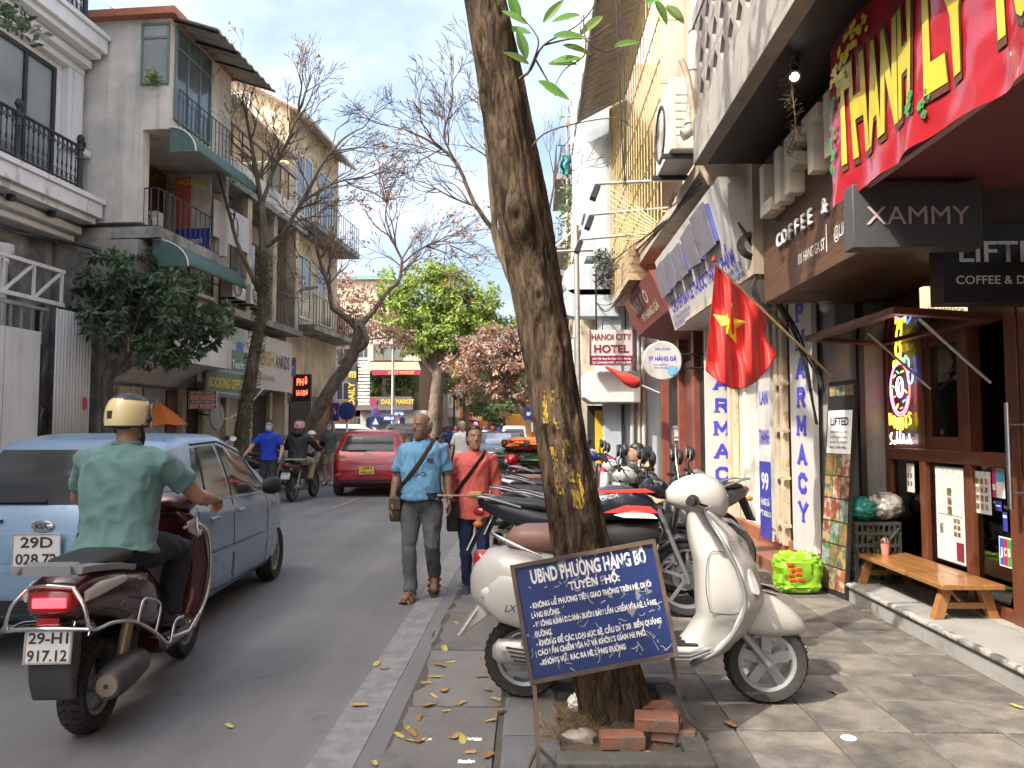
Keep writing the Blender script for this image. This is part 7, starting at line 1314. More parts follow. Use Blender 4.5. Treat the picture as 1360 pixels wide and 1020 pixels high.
# riders' and parked bikes
BK = motorbike('dark motorbike carrying the rider in a black jacket', (-5.05, 16.2, 0), radians(86), (.05, .05, .055), plate_=('29-B1', '317.21')); MB().b(-.30, .02, -.34, .34, .885, .91).build('carrier_board', mat('sage_board', (.22, .30, .22), .7), BK)
HB = motorbike('dark blue sport motorbike with red and white graphics behind the leaning tree', (-.08, 6.05, .1), radians(-2), (.018, .022, .035), kind='sport')
q = MB(); q.tube(spline([(-.30, -.08, .92), (-.62, -.09, .915), (-.64, .02, .915), (-.62, .11, .90), (-.30, .1, .90)], 4), .008, 6); q.build('rear_carrier', mat('rusty_rod', (.30, .19, .12), .6), HB); MB().box((-.36, 0, .915), (.10, .14, .05)).build('carrier_block', mat('tan_block', (.4, .24, .1), .6), HB, bevel=.01)
for i, (lbl, x, y, rz, col, sm_) in enumerate((
    ('black motorbike pushed in close behind the sport motorbike', .22, 6.5, -5, (.022, .022, .025), None), ('grey motorbike standing half a length ahead in the parked row', .5, 7.35, -8, (.16, .165, .17), None), ('black motorbike with round mirrors second behind the leaning tree', .0, 6.95, -4, (.02, .02, .022), None), ('silver white motorbike third in the row behind the leaning tree', -.1, 7.75, -3, (.48, .48, .48), None), ('dark grey motorbike fourth in the parked row', .05, 8.55, -6, (.06, .065, .07), None),
    ('white motorbike fifth in the parked row before the hotel sign', -.05, 9.6, -2, (.55, .55, .54), m_brownseat), ('red motorbike sixth in the parked row', .05, 10.9, -5, (.33, .02, .03), None), ('black motorbike seventh in the parked row', .1, 12.0, -3, (.02, .02, .025), None), ('blue motorbike eighth in the parked row', .0, 13.2, -6, (.03, .06, .25), None), ('silver motorbike farthest in the parked row', .1, 14.6, -3, (.4, .4, .4), None))):
    motorbike(lbl, (x, y, .1), radians(rz), col, sm_, plate_=('29-Y%d' % (i+1), '%03d.%02d' % (217+i*83, 11+i*9)))
motorbike('black motorbike with red tail lamp parked nose to the wall beside the PHARMACY sign', (1.95, 8.2, .1), radians(200), (.025, .025, .028)); motorbike('maroon motorbike parked by the blue-shirted man', (-6.75, 16.4, .12), radians(120), (.25, .02, .03)); motorbike('dark motorbike parked at the left kerb before the roller shutters', (-6.9, 18.0, .12), radians(40), (.02, .02, .022))
motorbike('white motorbike parked at the left kerb near the bare tree', (-6.5, 15.3, .12), radians(100), (.5, .5, .48)); motorbike('motorbike of the far rider in a blue cap', (-2.9, 27.6, 0), radians(-94), (.4, .4, .42)); motorbike('far motorbike ridden away under the trees', (-2.2, 44, 0), radians(90), (.03, .03, .03)); motorbike('far motorbike beyond the crossing', (-3.2, 52, 0), radians(90), (.2, .03, .03))
# red scooter under bundles
rs_ = motorbike('red scooter facing the street laden with orange and green tarpaulin bundles', (.55, 12.2, .1), radians(215), (.40, .01, .02))
# ------------------------------------------------------------------ people: local +y forward, +x the person's right, origin on the ground
m_skin_d = mat('brown_skin', (.235, .125, .08), .5, var=.08, scale=14); m_skin_m = mat('tan_skin', (.36, .20, .135), .5, var=.07, scale=14); m_skin_l = mat('light_skin', (.48, .30, .215), .5, var=.06, scale=14)
m_hair_b = mat('black_hair', (.014, .012, .011), .45, var=.3, scale=60); m_hair_g = mat('grey_hair', (.30, .30, .30), .6, var=.3, scale=60); m_hair_br = mat('dark_brown_hair', (.03, .018, .012), .4, var=.3, scale=50)
m_eye = mat('eye_white', (.62, .60, .57), .25, var=.02); m_iris = mat('iris_dark', (.015, .01, .008), .15); m_lip = mat('lip', (.22, .08, .07), .5)
def fold(o, amp, sc):
    m = o.data; ns = [v.normal.copy() for v in m.vertices]
    for v, n in zip(m.vertices, ns):
        p = v.co; q = V((p.x*sc+p.z*sc*.35, p.y*sc, p.z*sc*.6-p.x*sc*.3)); a = noise.noise(q); b = noise.noise(q*2.2+V((5, 1, 7))); f = 1.1*(.35-abs(a)*1.6)+.5*(.3-abs(b)*1.5)+.5*noise.noise(q*.6)
        v.co = p+n*amp*f
    return o
def hand(mb, wr, d, nrm, sd, s=1., curl=.5, grip=False):
    d = V(d).normalized(); nrm = V(nrm); side = d.cross(nrm).normalized()*sd; nrm = side.cross(d)*sd; wr = V(wr)
    mb.loft([ring(wr+d*t*s, side*a*s, nrm*b*s, 12, 2.6) for t, a, b in ((-.02, .024, .019), (.01, .028, .017), (.05, .039, .016), (.085, .041, .014), (.098, .036, .010))])
    for i, (l, off) in enumerate(((.072, .030), (.080, .010), (.074, -.010), (.058, -.029))):
        p = wr+d*.085*s+side*off*s; pts = [p]; a = .25 if not grip else .75
        for k, f in enumerate((.45, .32, .25)):
            a += curl*(.75 if grip else .45); q = d*cos(a)+nrm*sin(a); pts.append(pts[-1]+q*l*f*s)
        mb.tube([p-d*.02*s]+pts, [.0095*s, .0095*s, .009*s, .0085*s, .0065*s], 8)
    p = wr+d*.02*s+side*.026*s; mb.tube([p-side*.01*s, p+(side*.028+d*.022+nrm*.012)*s, p+(side*.034+d*.048+nrm*.022)*s, p+(side*.030+d*.070+nrm*.030)*s], [.013*s, .012*s, .0105*s, .008*s], 8)
def person(label, loc, rz, J, skin, shirt, pants, hair=m_hair_b, hairstyle='short', sleeve=.5, bulk=1., belly=0., shoes=m_black, voxel=.011, s=1., yaw=0., tilt=0., curl=.35, tunic=0., shorts=False, grip=False, feet='shoe', face=True, female=False, collar=True, mask=False, palm=(1, 0, 0)):
    t = thing('person', label, 'person', loc, rz); t.scale = (s, s, s)
    g = lambda k, sd: V((J[k][0]*sd, J[k][1], J[k][2])) if k in J else V(J[k+('R' if sd > 0 else 'L')])
    hip, chest, neck, hd = V(J['hip']), V(J['chest']), V(J['neck']), V(J['head']); fx = V((1, 0, 0))
    # body: head, neck, arms and hands in one skin
    b = MB(); R = (Matrix.Rotation(yaw, 3, 'Z') @ Matrix.Rotation(tilt, 3, 'X')); H = lambda x, y, z: hd+R @ V((x, y, z))
    def hl(st):  # stacked head sections: z, yc, rx, ry
        b.loft([ring(H(0, yc, z), R @ V((rx, 0, 0)), R @ V((0, ry, 0)), 20, p) for z, yc, rx, ry, p in st])
    hl([(-.125, .052, .016, .020, 2), (-.115, .045, .036, .040, 2), (-.095, .034, .050, .060, 2.2), (-.065, .022, .060, .076, 2.3), (-.03, .012, .067, .088, 2.2), (.01, .004, .0715, .093, 2.1), (.045, 0, .0725, .095, 2), (.08, -.004, .067, .088, 2), (.105, -.006, .052, .068, 2), (.12, -.008, .030, .040, 2), (.127, -.008, .008, .012, 2)])
    b.loft([ring(H(0, y, z), R @ V((w_, 0, 0)), R @ V((0, .012, .010)), 10) for z, y, w_ in ((.022, .086, .006), (.0, .098, .009), (-.022, .110, .014), (-.033, .104, .015), (-.038, .092, .010))])   # nose
    b.tube([H(-.045, .078, .030), H(-.02, .090, .033), H(.02, .090, .033), H(.045, .078, .030)], .009, 8); b.tube([H(-.022, .086, -.062), H(0, .092, -.060), H(.022, .086, -.062)], .008, 8); b.sph(H(0, .082, -.100), .018, 10, 6)
    for sd in (1, -1): b.loft([ring(H(sd*(.068+.004*k), -.004-.006*k, -.008), R @ V((0, .018, .004)), R @ V((0, -.004, .030)), 12) for k in range(4)]); b.sph(H(sd*.042, .062, -.025), (.022, .022, .022), 8, 6)
    b.tube([neck-V((0, .0, .07)), neck, H(0, -.012, -.06), H(0, 0, -.02)], [.066*bulk, .058, .054, .05], 14)
    for sd in (1, -1):
        sh, el, wr = g('shoulder', sd), g('elbow', sd), g('wrist', sd); f = .9 if female else 1.; ua, fa = el-sh, wr-el
        b.tube([sh, sh+ua*.3, sh+ua*.65, el, el+fa*.25, el+fa*.6, el+fa*.9, wr], [r*f*(.5+.5*bulk) for r in (.05, .052, .046, .041, .044, .036, .028, .026)], 14)
        hn = V(J['hand'+('R' if sd > 0 else 'L')]) if 'hand'+('R' if sd > 0 else 'L') in J else fa.normalized()
        pn = V((-palm[0]*sd, palm[1], palm[2])); hand(b, wr, hn, pn, sd if grip else sd, 1., curl, grip)
    if shorts or feet == 'sandal':
        for sd in (1, -1):
            kn, an, to = g('knee', sd), g('ankle', sd), g('toe', sd); b.tube([kn+V((0, 0, .12)), kn, kn.lerp(an, .3), kn.lerp(an, .7), an] if shorts else [kn.lerp(an, .75), an], [.06, .053, .055, .042, .036] if shorts else [.04, .036], 12); b.tube([an+V((0, -.0, -.02)), an.lerp(to, .4)+V((0, 0, -.012)), an.lerp(to, .8)+V((0, 0, -.012)), to], [.038, .036, .036, .025], 12)
    b.tube([neck-V((0, 0, .03)), chest, hip], [.055, .085, .085], 12); b.tube([g('shoulder', 1), chest.lerp(neck, .45), g('shoulder', -1)], .042, 10)
    for sd in (1, -1): kn, an = g('knee', sd), g('ankle', sd); b.tube([hip+V((sd*.07, 0, 0)), hip.lerp(kn, .5)+V((sd*.03, 0, 0)), kn, an], [.06, .05, .036, .028], 10)
    body = blob('body', b, skin, t, voxel*.55 if voxel < .013 else voxel*.8, 3)
    if face:
        for sd in (1, -1):
            MB().sph(H(sd*.031, .0795, .012), (.0135, .0085, .0075), 12, 8).build('eye', m_eye, t, smooth=80); MB().sph(H(sd*.031, .0865, .012), (.006, .003, .006), 10, 6).build('iris', m_iris, t, smooth=80)
            MB().tube([H(sd*.016, .097, .033), H(sd*.033, .094, .038), H(sd*.052, .078, .033)], [.004, .0045, .003], 6).build('eyebrow', m_hair_g if hairstyle == 'bald' else hair, t)
        MB().tube([H(-.024, .088, -.0645), H(0, .098, -.0635), H(.024, .088, -.0645)], [.002, .0042, .002], 6).build('lips', m_lip, t)
    if mask: MB().loft([ring(H(0, y, -.05), R @ V((w_, 0, 0)), R @ V((0, 0, h)), 14, 3) for y, w_, h in ((.045, .066, .05), (.085, .055, .05), (.108, .03, .04), (.112, .01, .02))]).build('face_mask', mat('blue_mask', (.25, .45, .60), .7), t, smooth=60)
    # hair
    h = MB()
    if hairstyle == 'short': h.loft([ring(H(0, yc, z), R @ V((rx, 0, 0)), R @ V((0, ry, 0)), 20) for z, yc, rx, ry in ((-.045, -.058, .050, .040), (-.01, -.045, .072, .060), (.03, -.03, .0785, .080), (.055, -.008, .0785, .096), (.085, -.006, .073, .096), (.112, -.008, .056, .074), (.13, -.01, .03, .04), (.135, -.01, .006, .008))])
    if hairstyle == 'bald': h.loft([ring(H(0, yc, z), R @ V((rx, 0, 0)), R @ V((0, ry, 0)), 20) for z, yc, rx, ry in ((-.065, -.062, .050, .042), (-.02, -.045, .078, .064), (.02, -.038, .083, .074), (.045, -.042, .080, .064), (.065, -.055, .062, .04))])
    if hairstyle == 'bun':
        h.loft([ring(H(0, yc, z), R @ V((rx, 0, 0)), R @ V((0, ry, 0)), 20) for z, yc, rx, ry in ((-.085, -.06, .062, .048), (-.05, -.046, .080, .062), (-.01, -.038, .085, .070), (.03, -.032, .087, .084), (.06, -.026, .082, .092), (.09, -.014, .076, .094), (.118, -.010, .058, .078), (.137, -.01, .028, .04), (.142, -.01, .006, .008))]); h.sph(H(0, -.115, -.02), (.045, .035, .04), 12, 8)
    if h.v: fold(blob('hair', h, hair, t, .008 if voxel < .013 else .014, 2), .002, 60)
    # torso
    c = MB(); sp = spline([hip-(chest-hip)*(.12+tunic), hip, hip.lerp(chest, .5), chest, chest.lerp(neck, .6), neck], 3); N = len(sp)-1
    prof = [(0, .195, .165), (.15, .186, .148), (.35, .160, .118), (.55, .175, .125), (.72, .188, .122), (.84, .175, .10), (.92, .12, .078), (1, .066, .062)]
    rings = []
    for i, p in enumerate(sp):
        tt = i/N; tg = (sp[min(i+1, N)]-sp[max(i-1, 0)]).normalized(); fy = tg.cross(fx).normalized()*-1
        for (a, w0, d0), (b2, w1, d1) in zip(prof, prof[1:]):
            if a <= tt <= b2+1e-9: k = (tt-a)/(b2-a); w_, d_ = w0+(w1-w0)*k, d0+(d1-d0)*k
        bl = belly*math.exp(-((tt-.33)/.22)**2); fr = tg.cross(fx); fr = fr if fr.y > 0 else -fr
        if tunic < 0 and tt < .16: w_ *= .84; d_ *= .8; bl *= .35
        if female: w_ *= .92; bl += .018*math.exp(-((tt-.66)/.10)**2)
        rings.append(ring(p+fr*bl*.5, fx*w_*bulk, fr*(d_*bulk+bl*.5), 24, 2.5))
    c.loft(rings)
    for sd in (1, -1):
        sh, el, wr = g('shoulder', sd), g('elbow', sd), g('wrist', sd); pts = [sh+(neck-sh)*.35-V((0, 0, .035)), sh-V((0, 0, .012)), sh+(el-sh)*.5]; rr = [.066*bulk, .064*bulk, .066*bulk]
        if sleeve < .8: pts.append(sh+(el-sh)*sleeve*1.5); rr.append(.070*bulk)
        else: pts += [el, el.lerp(wr, .5), el.lerp(wr, .93)]; rr += [.058*bulk, .052, .044]
        c.tube(pts, rr, 16)
        c.tube([neck.lerp(sh, .15)-V((0, 0, .025)), sh-V((0, 0, .02))], [.05, .05*bulk], 12)
    o = fold(blob('shirt', c, shirt, t, voxel, 4), .016 if voxel < .013 else .014, 7.5)
    if collar: MB().tube([neck+V((.068*cos(a), .066*sin(a)+.004, .012-.028*max(0, sin(a)))) for a in [2*pi*i/20 for i in range(21)]], .014, 8).build('collar', shirt, t, smooth=60)
    # trousers
    p = MB(); hx = .085*bulk
    p.loft([ring(hip+V((0, 0, z)), (w_*bulk, 0, 0), (0, d_*bulk, 0), 20, 2.6) for z, w_, d_ in ((-.12, .12, .09), (-.06, .165, .118), (.02, .168, .115), (.07, .16, .11))])
    for sd in (1, -1):
        kn, an = g('knee', sd), g('ankle', sd); hp = hip+V((sd*hx, 0, -.03)); f = 1. if not female else .95
        if shorts: p.tube([hp, hp.lerp(kn, .5), hp.lerp(kn, .85)], [.095, .09, .085], 14)
        else: p.tube([hp, hp.lerp(kn, .35), hp.lerp(kn, .75), kn, kn.lerp(an, .35), kn.lerp(an, .8), an+V((0, 0, .0))], [r*(.45+.55*bulk)*f for r in (.10, .093, .076, .066, .066, .060, .064)], 16)
    fold(blob('trousers', p, pants, t, voxel, 4), .012, 9)
    for sd in (1, -1):
        an, to = g('ankle', sd), g('toe', sd); d = (to-an); d = V((d.x, d.y, d.z)); dn = d.normalized(); up = V((0, 0, 1)); up = (up-dn*up.dot(dn)).normalized(); sdv = dn.cross(up)
        if feet == 'shoe':
            q = MB(); base = an-up*.03; q.loft([ring(base+dn*a*1.25-V((0, 0, 0))+up*z, sdv*w_, up*h_, 14, 2.6) for a, z, w_, h_ in ((-.07, 0, .026, .036), (-.04, 0, .038, .048), (.02, -.005, .042, .045), (.09, -.015, .047, .034), (.14, -.022, .042, .026), (.17, -.028, .022, .016))]); q.build('shoe', shoes, t, smooth=60)
            MB().loft([ring(base+dn*a*1.25-up*.042, sdv*w_, up*.009, 14, 3) for a, w_ in ((-.075, .028), (-.04, .041), (.03, .044), (.09, .049), (.145, .043), (.172, .022))]).build('sole', m_wt if shoes is not m_black else m_black, t, smooth=40)
        else:
            base = an-up*.045; MB().loft([ring(base+dn*a-up*.018, sdv*w_, up*.014, 14, 3) for a, w_ in ((-.065, .03), (-.03, .042), (.06, .046), (.13, .052), (.19, .045), (.22, .022))]).build('sandal_sole', mat('sandal_sole', (.07, .05, .035), .8), t, smooth=40)
            for a, r in ((.03, .046), (.10, .05), (.155, .048)): MB().tube([base+dn*a+sdv*r*cos(w_)*1.05+up*(-.01+.055*sin(w_)*(1.1-a*2.6)) for w_ in [pi*i/8 for i in range(9)]], .011, 6, sq=1.6).build('sandal_strap', mat('sandal_tan', (.22, .14, .075), .8, var=.2), t, smooth=60)
            MB().tube([an+sdv*.045*cos(w_)+dn*.045*sin(w_)+up*.0 for w_ in [2*pi*i/12 for i in range(13)]], .012, 6, sq=1.5).build('sandal_strap', mat('sandal_tan', (.22, .14, .075), .8), t, smooth=60)
    return t, H, R
STAND = dict(hip=(0, 0, .93), chest=(0, .01, 1.27), neck=(0, -.005, 1.47), head=(0, .02, 1.60), shoulder=(.172, -.005, 1.40), elbow=(.238, -.03, 1.13), wrist=(.265, .05, .90), knee=(.10, .03, .50), ankle=(.095, -.01, .09), toe=(.12, .17, .04))
SIT = dict(hip=(0, .24, .90), chest=(0, .29, 1.23), neck=(0, .33, 1.44), head=(0, .36, 1.575), shoulder=(.20, .31, 1.365), elbow=(.34, .52, 1.13), wrist=(.35, .765, 1.10), handR=(-.05, .95, -.25), handL=(.05, .95, -.25), knee=(.19, .66, .82), ankle=(.15, .60, .45), toe=(.16, .80, .40))
m_teal = mat('teal_polo', (.095, .19, .185), .85, var=.06, scale=5, sheen=.1); m_navyc = mat('navy_trousers', (.012, .015, .026), .85, var=.15, scale=20); m_shirtb = mat('sky_blue_shirt', (.13, .32, .50), .8, var=.05, scale=6); m_greyj = mat('grey_jeans', (.085, .09, .095), .9, var=.2, scale=8, col2=(.13, .135, .14), thr=(.5, .7), scale2=4)
m_coral = mat('coral_tunic', (.60, .12, .10), .85, var=.10, scale=60, bump=.3, bscale=90); m_indigo = mat('indigo_trousers', (.012, .02, .065), .9, var=.15); m_blackj = mat('black_jacket', (.014, .014, .016), .7, var=.2); m_royal = mat('royal_polo', (.015, .05, .48), .8, var=.08); m_dkgrey = mat('dark_trousers', (.05, .052, .055), .9, var=.1); m_khaki = mat('khaki_cloth', (.36, .29, .19), .9, var=.1); m_olive = mat('grey_green_top', (.09, .11, .10), .9); m_check = mat('white_check_shirt', (.62, .61, .60), .85, var=.1, scale=30); m_tan = mat('tan_shirt', (.42, .31, .20), .85, var=.08)
# rider on the maroon scooter
ld.location = (-2.25, 3.95, 0); ld.rotation_euler[2] = radians(95)
t, H, R = person('rider in a teal polo shirt and cream helmet on the maroon scooter', (-2.25, 3.95, 0), radians(5), SIT, m_skin_m, m_teal, m_navyc, sleeve=.42, bulk=1.18, belly=.03, voxel=.010, yaw=radians(-22), grip=True, curl=.7, palm=(0, 0, -1), face=True)
def helmet(t, H, R, mt_, vis=True):
    q = MB(); q.loft([ring(H(0, yc, z), R @ V((rx, 0, 0)), R @ V((0, ry, 0)), 28) for z, yc, rx, ry in ((-.025, -.022, .098, .112), (-.03, -.02, .104, .118), (0, -.014, .110, .126), (.04, -.008, .112, .130), (.08, -.006, .107, .124), (.115, -.006, .092, .107), (.14, -.008, .066, .08), (.155, -.01, .034, .042), (.159, -.01, .005, .006))]); hm = q.build('helmet', mt_, t, smooth=60)
    MB().loft([ring(H(0, yc, z), R @ V((rx, 0, 0)), R @ V((0, ry, 0)), 20) for z, yc, rx, ry in ((.118, -.004, .094, .104), (.143, -.008, .067, .081), (.158, -.01, .035, .043), (.1635, -.01, .005, .006))]).build('helmet_crown', m_black, hm, smooth=60)
    MB().tube([H(.106*cos(a), -.018+.120*sin(a), -.03) for a in [2*pi*i/30 for i in range(31)]], .006, 6).build('rim_trim', m_plastic, hm, smooth=60)
    for sd in (1, -1): MB().tube(spline([H(sd*.105, -.02, -.02), H(sd*.085, .02, -.09), H(sd*.03, .065, -.135)], 4), .006, 5, sq=2).build('chin_strap', m_black, hm); MB().lathe([(.001, .008), (.016, .008), (.02, 0)], 14, frame(H(sd*.112, .03, .01), R @ V((0, sd, 0)), R @ V((0, 0, 1)))).build('visor_pivot', m_black, hm, smooth=40)
    if vis: MB().grid(lambda a, b: H(.118*cos(pi*(.06+.88*a)), -.008+.138*sin(pi*(.06+.88*a)), .07-.10*b+.035*(1-b)), 18, 5).build('visor', glassmat('smoked_visor', (.75, .75, .72), .12), hm, smooth=60)
    MB().box(H(-.0, -.137, .035), (.03, .012, .045)).build('vent_clip', m_black, hm, bevel=.004); return hm
helmet(t, H, R, mat('cream_helmet_shell', (.66, .55, .28), .3, var=.05, coat=.5))
# man in blue shirt
MJ = dict(STAND, ankleR=(.08, .13, .10), toeR=(.12, .30, .045), ankleL=(-.11, -.13, .20), toeL=(-.12, .015, .07), kneeR=(.10, .10, .51), kneeL=(-.115, .10, .50)); del MJ['ankle'], MJ['toe'], MJ['knee']
mp_ = V((G(553, 797).x+.03, 7.0, 0))
t, H, R = person('balding man in a sky blue short-sleeved shirt and grey jeans walking forward', (mp_.x, 7.05, 0), radians(180), MJ, m_skin_d, m_shirtb, m_greyj, m_hair_g, 'bald', .55, 1.12, .055, feet='sandal', yaw=radians(-32), voxel=.009, s=.97, tunic=-.24)
q = MB(); q.loft([ring(V((0, .022, z)), (.207, 0, 0), (0, .166, 0), 28, 2.5) for z in (.93, .992)]); q.build('belt', m_black, t, smooth=50); MB().box((0, .192, .962), (.05, .012, .035)).build('buckle', m_chrome, t, bevel=.004)
MB().tube([V((-.262+.032*cos(a), .042+.036*sin(a), .945)) for a in [2*pi*i/16 for i in range(17)]], .006, 6, sq=2).build('watch', m_chrome, t, smooth=60); MB().lathe([(.001, .01), (.018, .01), (.02, 0)], 14, frame((-.300, .05, .945), (0, 1, 0), (0, 0, 1))).build('watch_face', m_chrome, t)
q = MB(); q.grid(lambda a, b: (-.05-.095*a, .158-.018*a+.012*b, 1.17+.11*b), 4, 4); q.build('pocket', m_shirtb, t, solid=.006); MB().box((-.10, .166, 1.29), (.06, .014, .04), (.1, 0, -.2)).build('phone', m_black, t, bevel=.004)
for z in (1.05, 1.14, 1.23, 1.32): MB().lathe([(.001, .003), (.007, .003), (.007, 0)], 8, frame((0, .19-.14*(max(0, z-1.12))-.02*(z > 1.2), z), (1, 0, 0), (0, 0, 1))).build('button', m_wt, t)
for sd in (1, -1): MB().tube([V((sd*.035+.0, .184, 1.165))+V((.028*cos(a), 0, .017*sin(a))) for a in [2*pi*i/12 for i in range(13)]], .003, 5).build('spectacle_rim', m_plastic, t)
MB().tube(spline([(-.06, .05, 1.47), (-.05, .14, 1.36), (-.03, .18, 1.18)], 4), .0025, 4).build('spectacle_cord', m_black, t); MB().tube(spline([(.06, .05, 1.47), (.05, .14, 1.36), (.03, .18, 1.18)], 4), .0025, 4).build('spectacle_cord', m_black, t)
def sling(label, loc, rz, s, pts, bagc, bagd, mt_):
    t = thing('shoulder_bag', label, 'bag', loc, rz); t.scale = (s,)*3; MB().tube(spline(pts, 6), .006, 6, sq=4.0).build('strap', mt_, t, smooth=60); q = MB(); q.loft([ring(V(bagc)+V((0, 0, z)), (bagd[0]*k, 0, 0), (0, bagd[1]*k, 0), 16, 3.5) for z, k in ((-bagd[2], .85), (-bagd[2]*.8, 1), (bagd[2]*.7, .95), (bagd[2], .6))]); q.build('pouch', mt_, t, smooth=50); q = MB(); q.b(bagc[0]-bagd[0]*.9, bagc[0]+bagd[0]*.9, bagc[1]+bagd[1], bagc[1]+bagd[1]+.01, bagc[2]-.01, bagc[2]+bagd[2]*.8); q.build('flap', mt_, t, bevel=.006); return t
m_strap = mat('dark_webbing', (.022, .018, .017), .85, var=.2)
sling('dark shoulder bag slung across the man in sky blue', (mp_.x, 7.05, 0), radians(180), .97, [(.20, .06, .95), (.19, .13, 1.02), (.09, .196, 1.14), (-.02, .178, 1.29), (-.10, .10, 1.43), (-.115, .0, 1.475), (-.09, -.11, 1.40), (.04, -.145, 1.2), (.17, -.10, 1.0), (.20, .06, .95)], (.235, .0, .84), (.06, .11, .12), mat('brown_bag', (.06, .045, .03), .8, var=.2))
# woman in coral
WJ = dict(STAND, ankleR=(.07, -.02, .10), toeR=(.10, .14, .05), ankleL=(-.09, .14, .10), toeL=(-.11, .31, .045), kneeR=(.09, .06, .51), kneeL=(-.095, .11, .51), elbow=(.225, -.04, 1.14), wrist=(.22, .03, .92)); del WJ['ankle'], WJ['toe'], WJ['knee']
wp = G(617, 788)
t, H, R = person('woman in a coral tunic and navy trousers walking beside the man', (wp.x+.09, 7.25, 0), radians(183), WJ, mat('olive_skin', (.36, .20, .13), .5, var=.08), m_coral, m_indigo, m_hair_br, 'bun', 1., 1.02, .04, mat('navy_shoe', (.03, .035, .06), .7), .009, .905, radians(12), 0, tunic=.32, female=True, collar=False)
q = MB(); q.lathe([(.001, .004), (.005, .003), (.006, 0)], 8, frame(H(0, .098, .05), R @ V((1, 0, 0)), R @ V((0, 0, 1)))); q.build('bindi', m_red, t)
sling('black shoulder bag slung across the woman in coral', (wp.x+.09, 7.25, 0), radians(183), .905, [(.19, .05, .98), (.17, .13, 1.06), (.07, .168, 1.20), (-.03, .155, 1.33), (-.10, .085, 1.43), (-.11, -.01, 1.465), (-.08, -.11, 1.38), (.05, -.135, 1.2), (.17, -.08, 1.0), (.19, .05, .98)], (.215, .04, .80), (.07, .10, .15), m_strap)
# left-hand people
BJ = dict(STAND, elbowR=(.33, .12, 1.16), wristR=(.42, .28, 1.0), elbowL=(-.27, -.02, 1.14), wristL=(-.27, .14, .95)); del BJ['elbow'], BJ['wrist']
person('man in a royal blue polo and mask among parked motorbikes', (P(357, 600, 15.9).x, 15.9, 0), radians(186), BJ, m_skin_l, m_royal, m_dkgrey, sleeve=.5, voxel=.014, mask=True)
t, H, R = person('rider in a black hooded jacket with pink helmet', (-5.05, 16.2, 0), radians(-4), SIT, m_skin_l, m_blackj, m_khaki, sleeve=1., bulk=1.2, voxel=.014, grip=True, curl=.7, palm=(0, 0, -1), face=False); helmet(t, H, R, mat('pink_helmet_shell', (.55, .25, .28), .35), False); MB().sph((0, .22, 1.44), (.13, .08, .08), 14, 8).build('hood', m_blackj, t, smooth=60)
person('pedestrian in grey top and khaki shorts behind the red car', (P(437, 600, 21).x, 21, 0), radians(180), STAND, m_skin_l, m_olive, m_khaki, hairstyle='bun', sleeve=.5, voxel=.016, shorts=True, female=True, mask=True, bulk=.95)
t, H, R = person('small pedestrian in pale hat and khaki shirt left of the shorts wearer', (P(414, 600, 20).x, 20, 0), radians(165), STAND, m_skin_l, m_khaki, m_shirtb, sleeve=1., voxel=.016, s=.86, mask=True, bulk=.95); MB().loft([ring(H(0, 0, z), (r, 0, 0), (0, r, 0), 18) for z, r in ((.03, .16), (.05, .12), (.11, .10), (.14, .05))]).build('hat', m_wt, t, smooth=50)
t, H, R = person('far rider in a navy shirt and cap coming towards the viewer', (-2.9, 27.6, 0), radians(176), SIT, m_skin_m, mat('navy_shirt', (.03, .05, .14), .8), m_navyc, sleeve=.5, voxel=.018, grip=True, palm=(0, 0, -1)); helmet(t, H, R, mat('blue_cap', (.03, .06, .2), .5), False)
person('grey-haired walker in a white checked shirt behind the couple', (P(614, 600, 18.5).x, 18.5, 0), radians(180), STAND, m_skin_m, m_check, m_dkgrey, m_hair_g, sleeve=.6, voxel=.016, bulk=1.05)
SJ = dict(hip=(0, 0, .50), chest=(0, .10, .82), neck=(0, .16, 1.0), head=(0, .22, 1.12), shoulder=(.19, .13, .93), elbow=(.24, .28, .70), wrist=(.12, .46, .62), knee=(.14, .40, .50), ankle=(.13, .36, .09), toe=(.14, .55, .04))
person('man in a tan shirt sitting beyond the parked motorbikes', (P(868, 620, 10.2).x, 10.2, .1), radians(80), SJ, m_skin_m, m_tan, m_dkgrey, sleeve=.55, voxel=.014)
t, H, R = person('far rider in dark clothes seen from behind under the trees', (-2.2, 44, 0), 0, SIT, m_skin_m, m_blackj, m_navyc, sleeve=1., voxel=.022, face=False); helmet(t, H, R, m_red, False)
t, H, R = person('farthest rider in a white shirt beyond the crossing', (-3.2, 52, 0), 0, SIT, m_skin_m, m_check, m_navyc, sleeve=1., voxel=.022, face=False); helmet(t, H, R, m_navy, False)
for i, (u, Y, mt_, lbl) in enumerate(((662, 58, m_royal, 'distant pedestrian in blue right of the black saloon roof'), (648, 64, m_check, 'distant pedestrian in white over the black saloon roof'), (606, 34, m_olive, 'distant pedestrian in green behind the checked shirt'), (636, 70, m_coral, 'distant pedestrian in pink under the far trees'))): person(lbl, (P(u, 585, Y).x, Y, 0), radians(180), STAND, m_skin_m, mt_, m_dkgrey, sleeve=.6, voxel=.022, face=False)
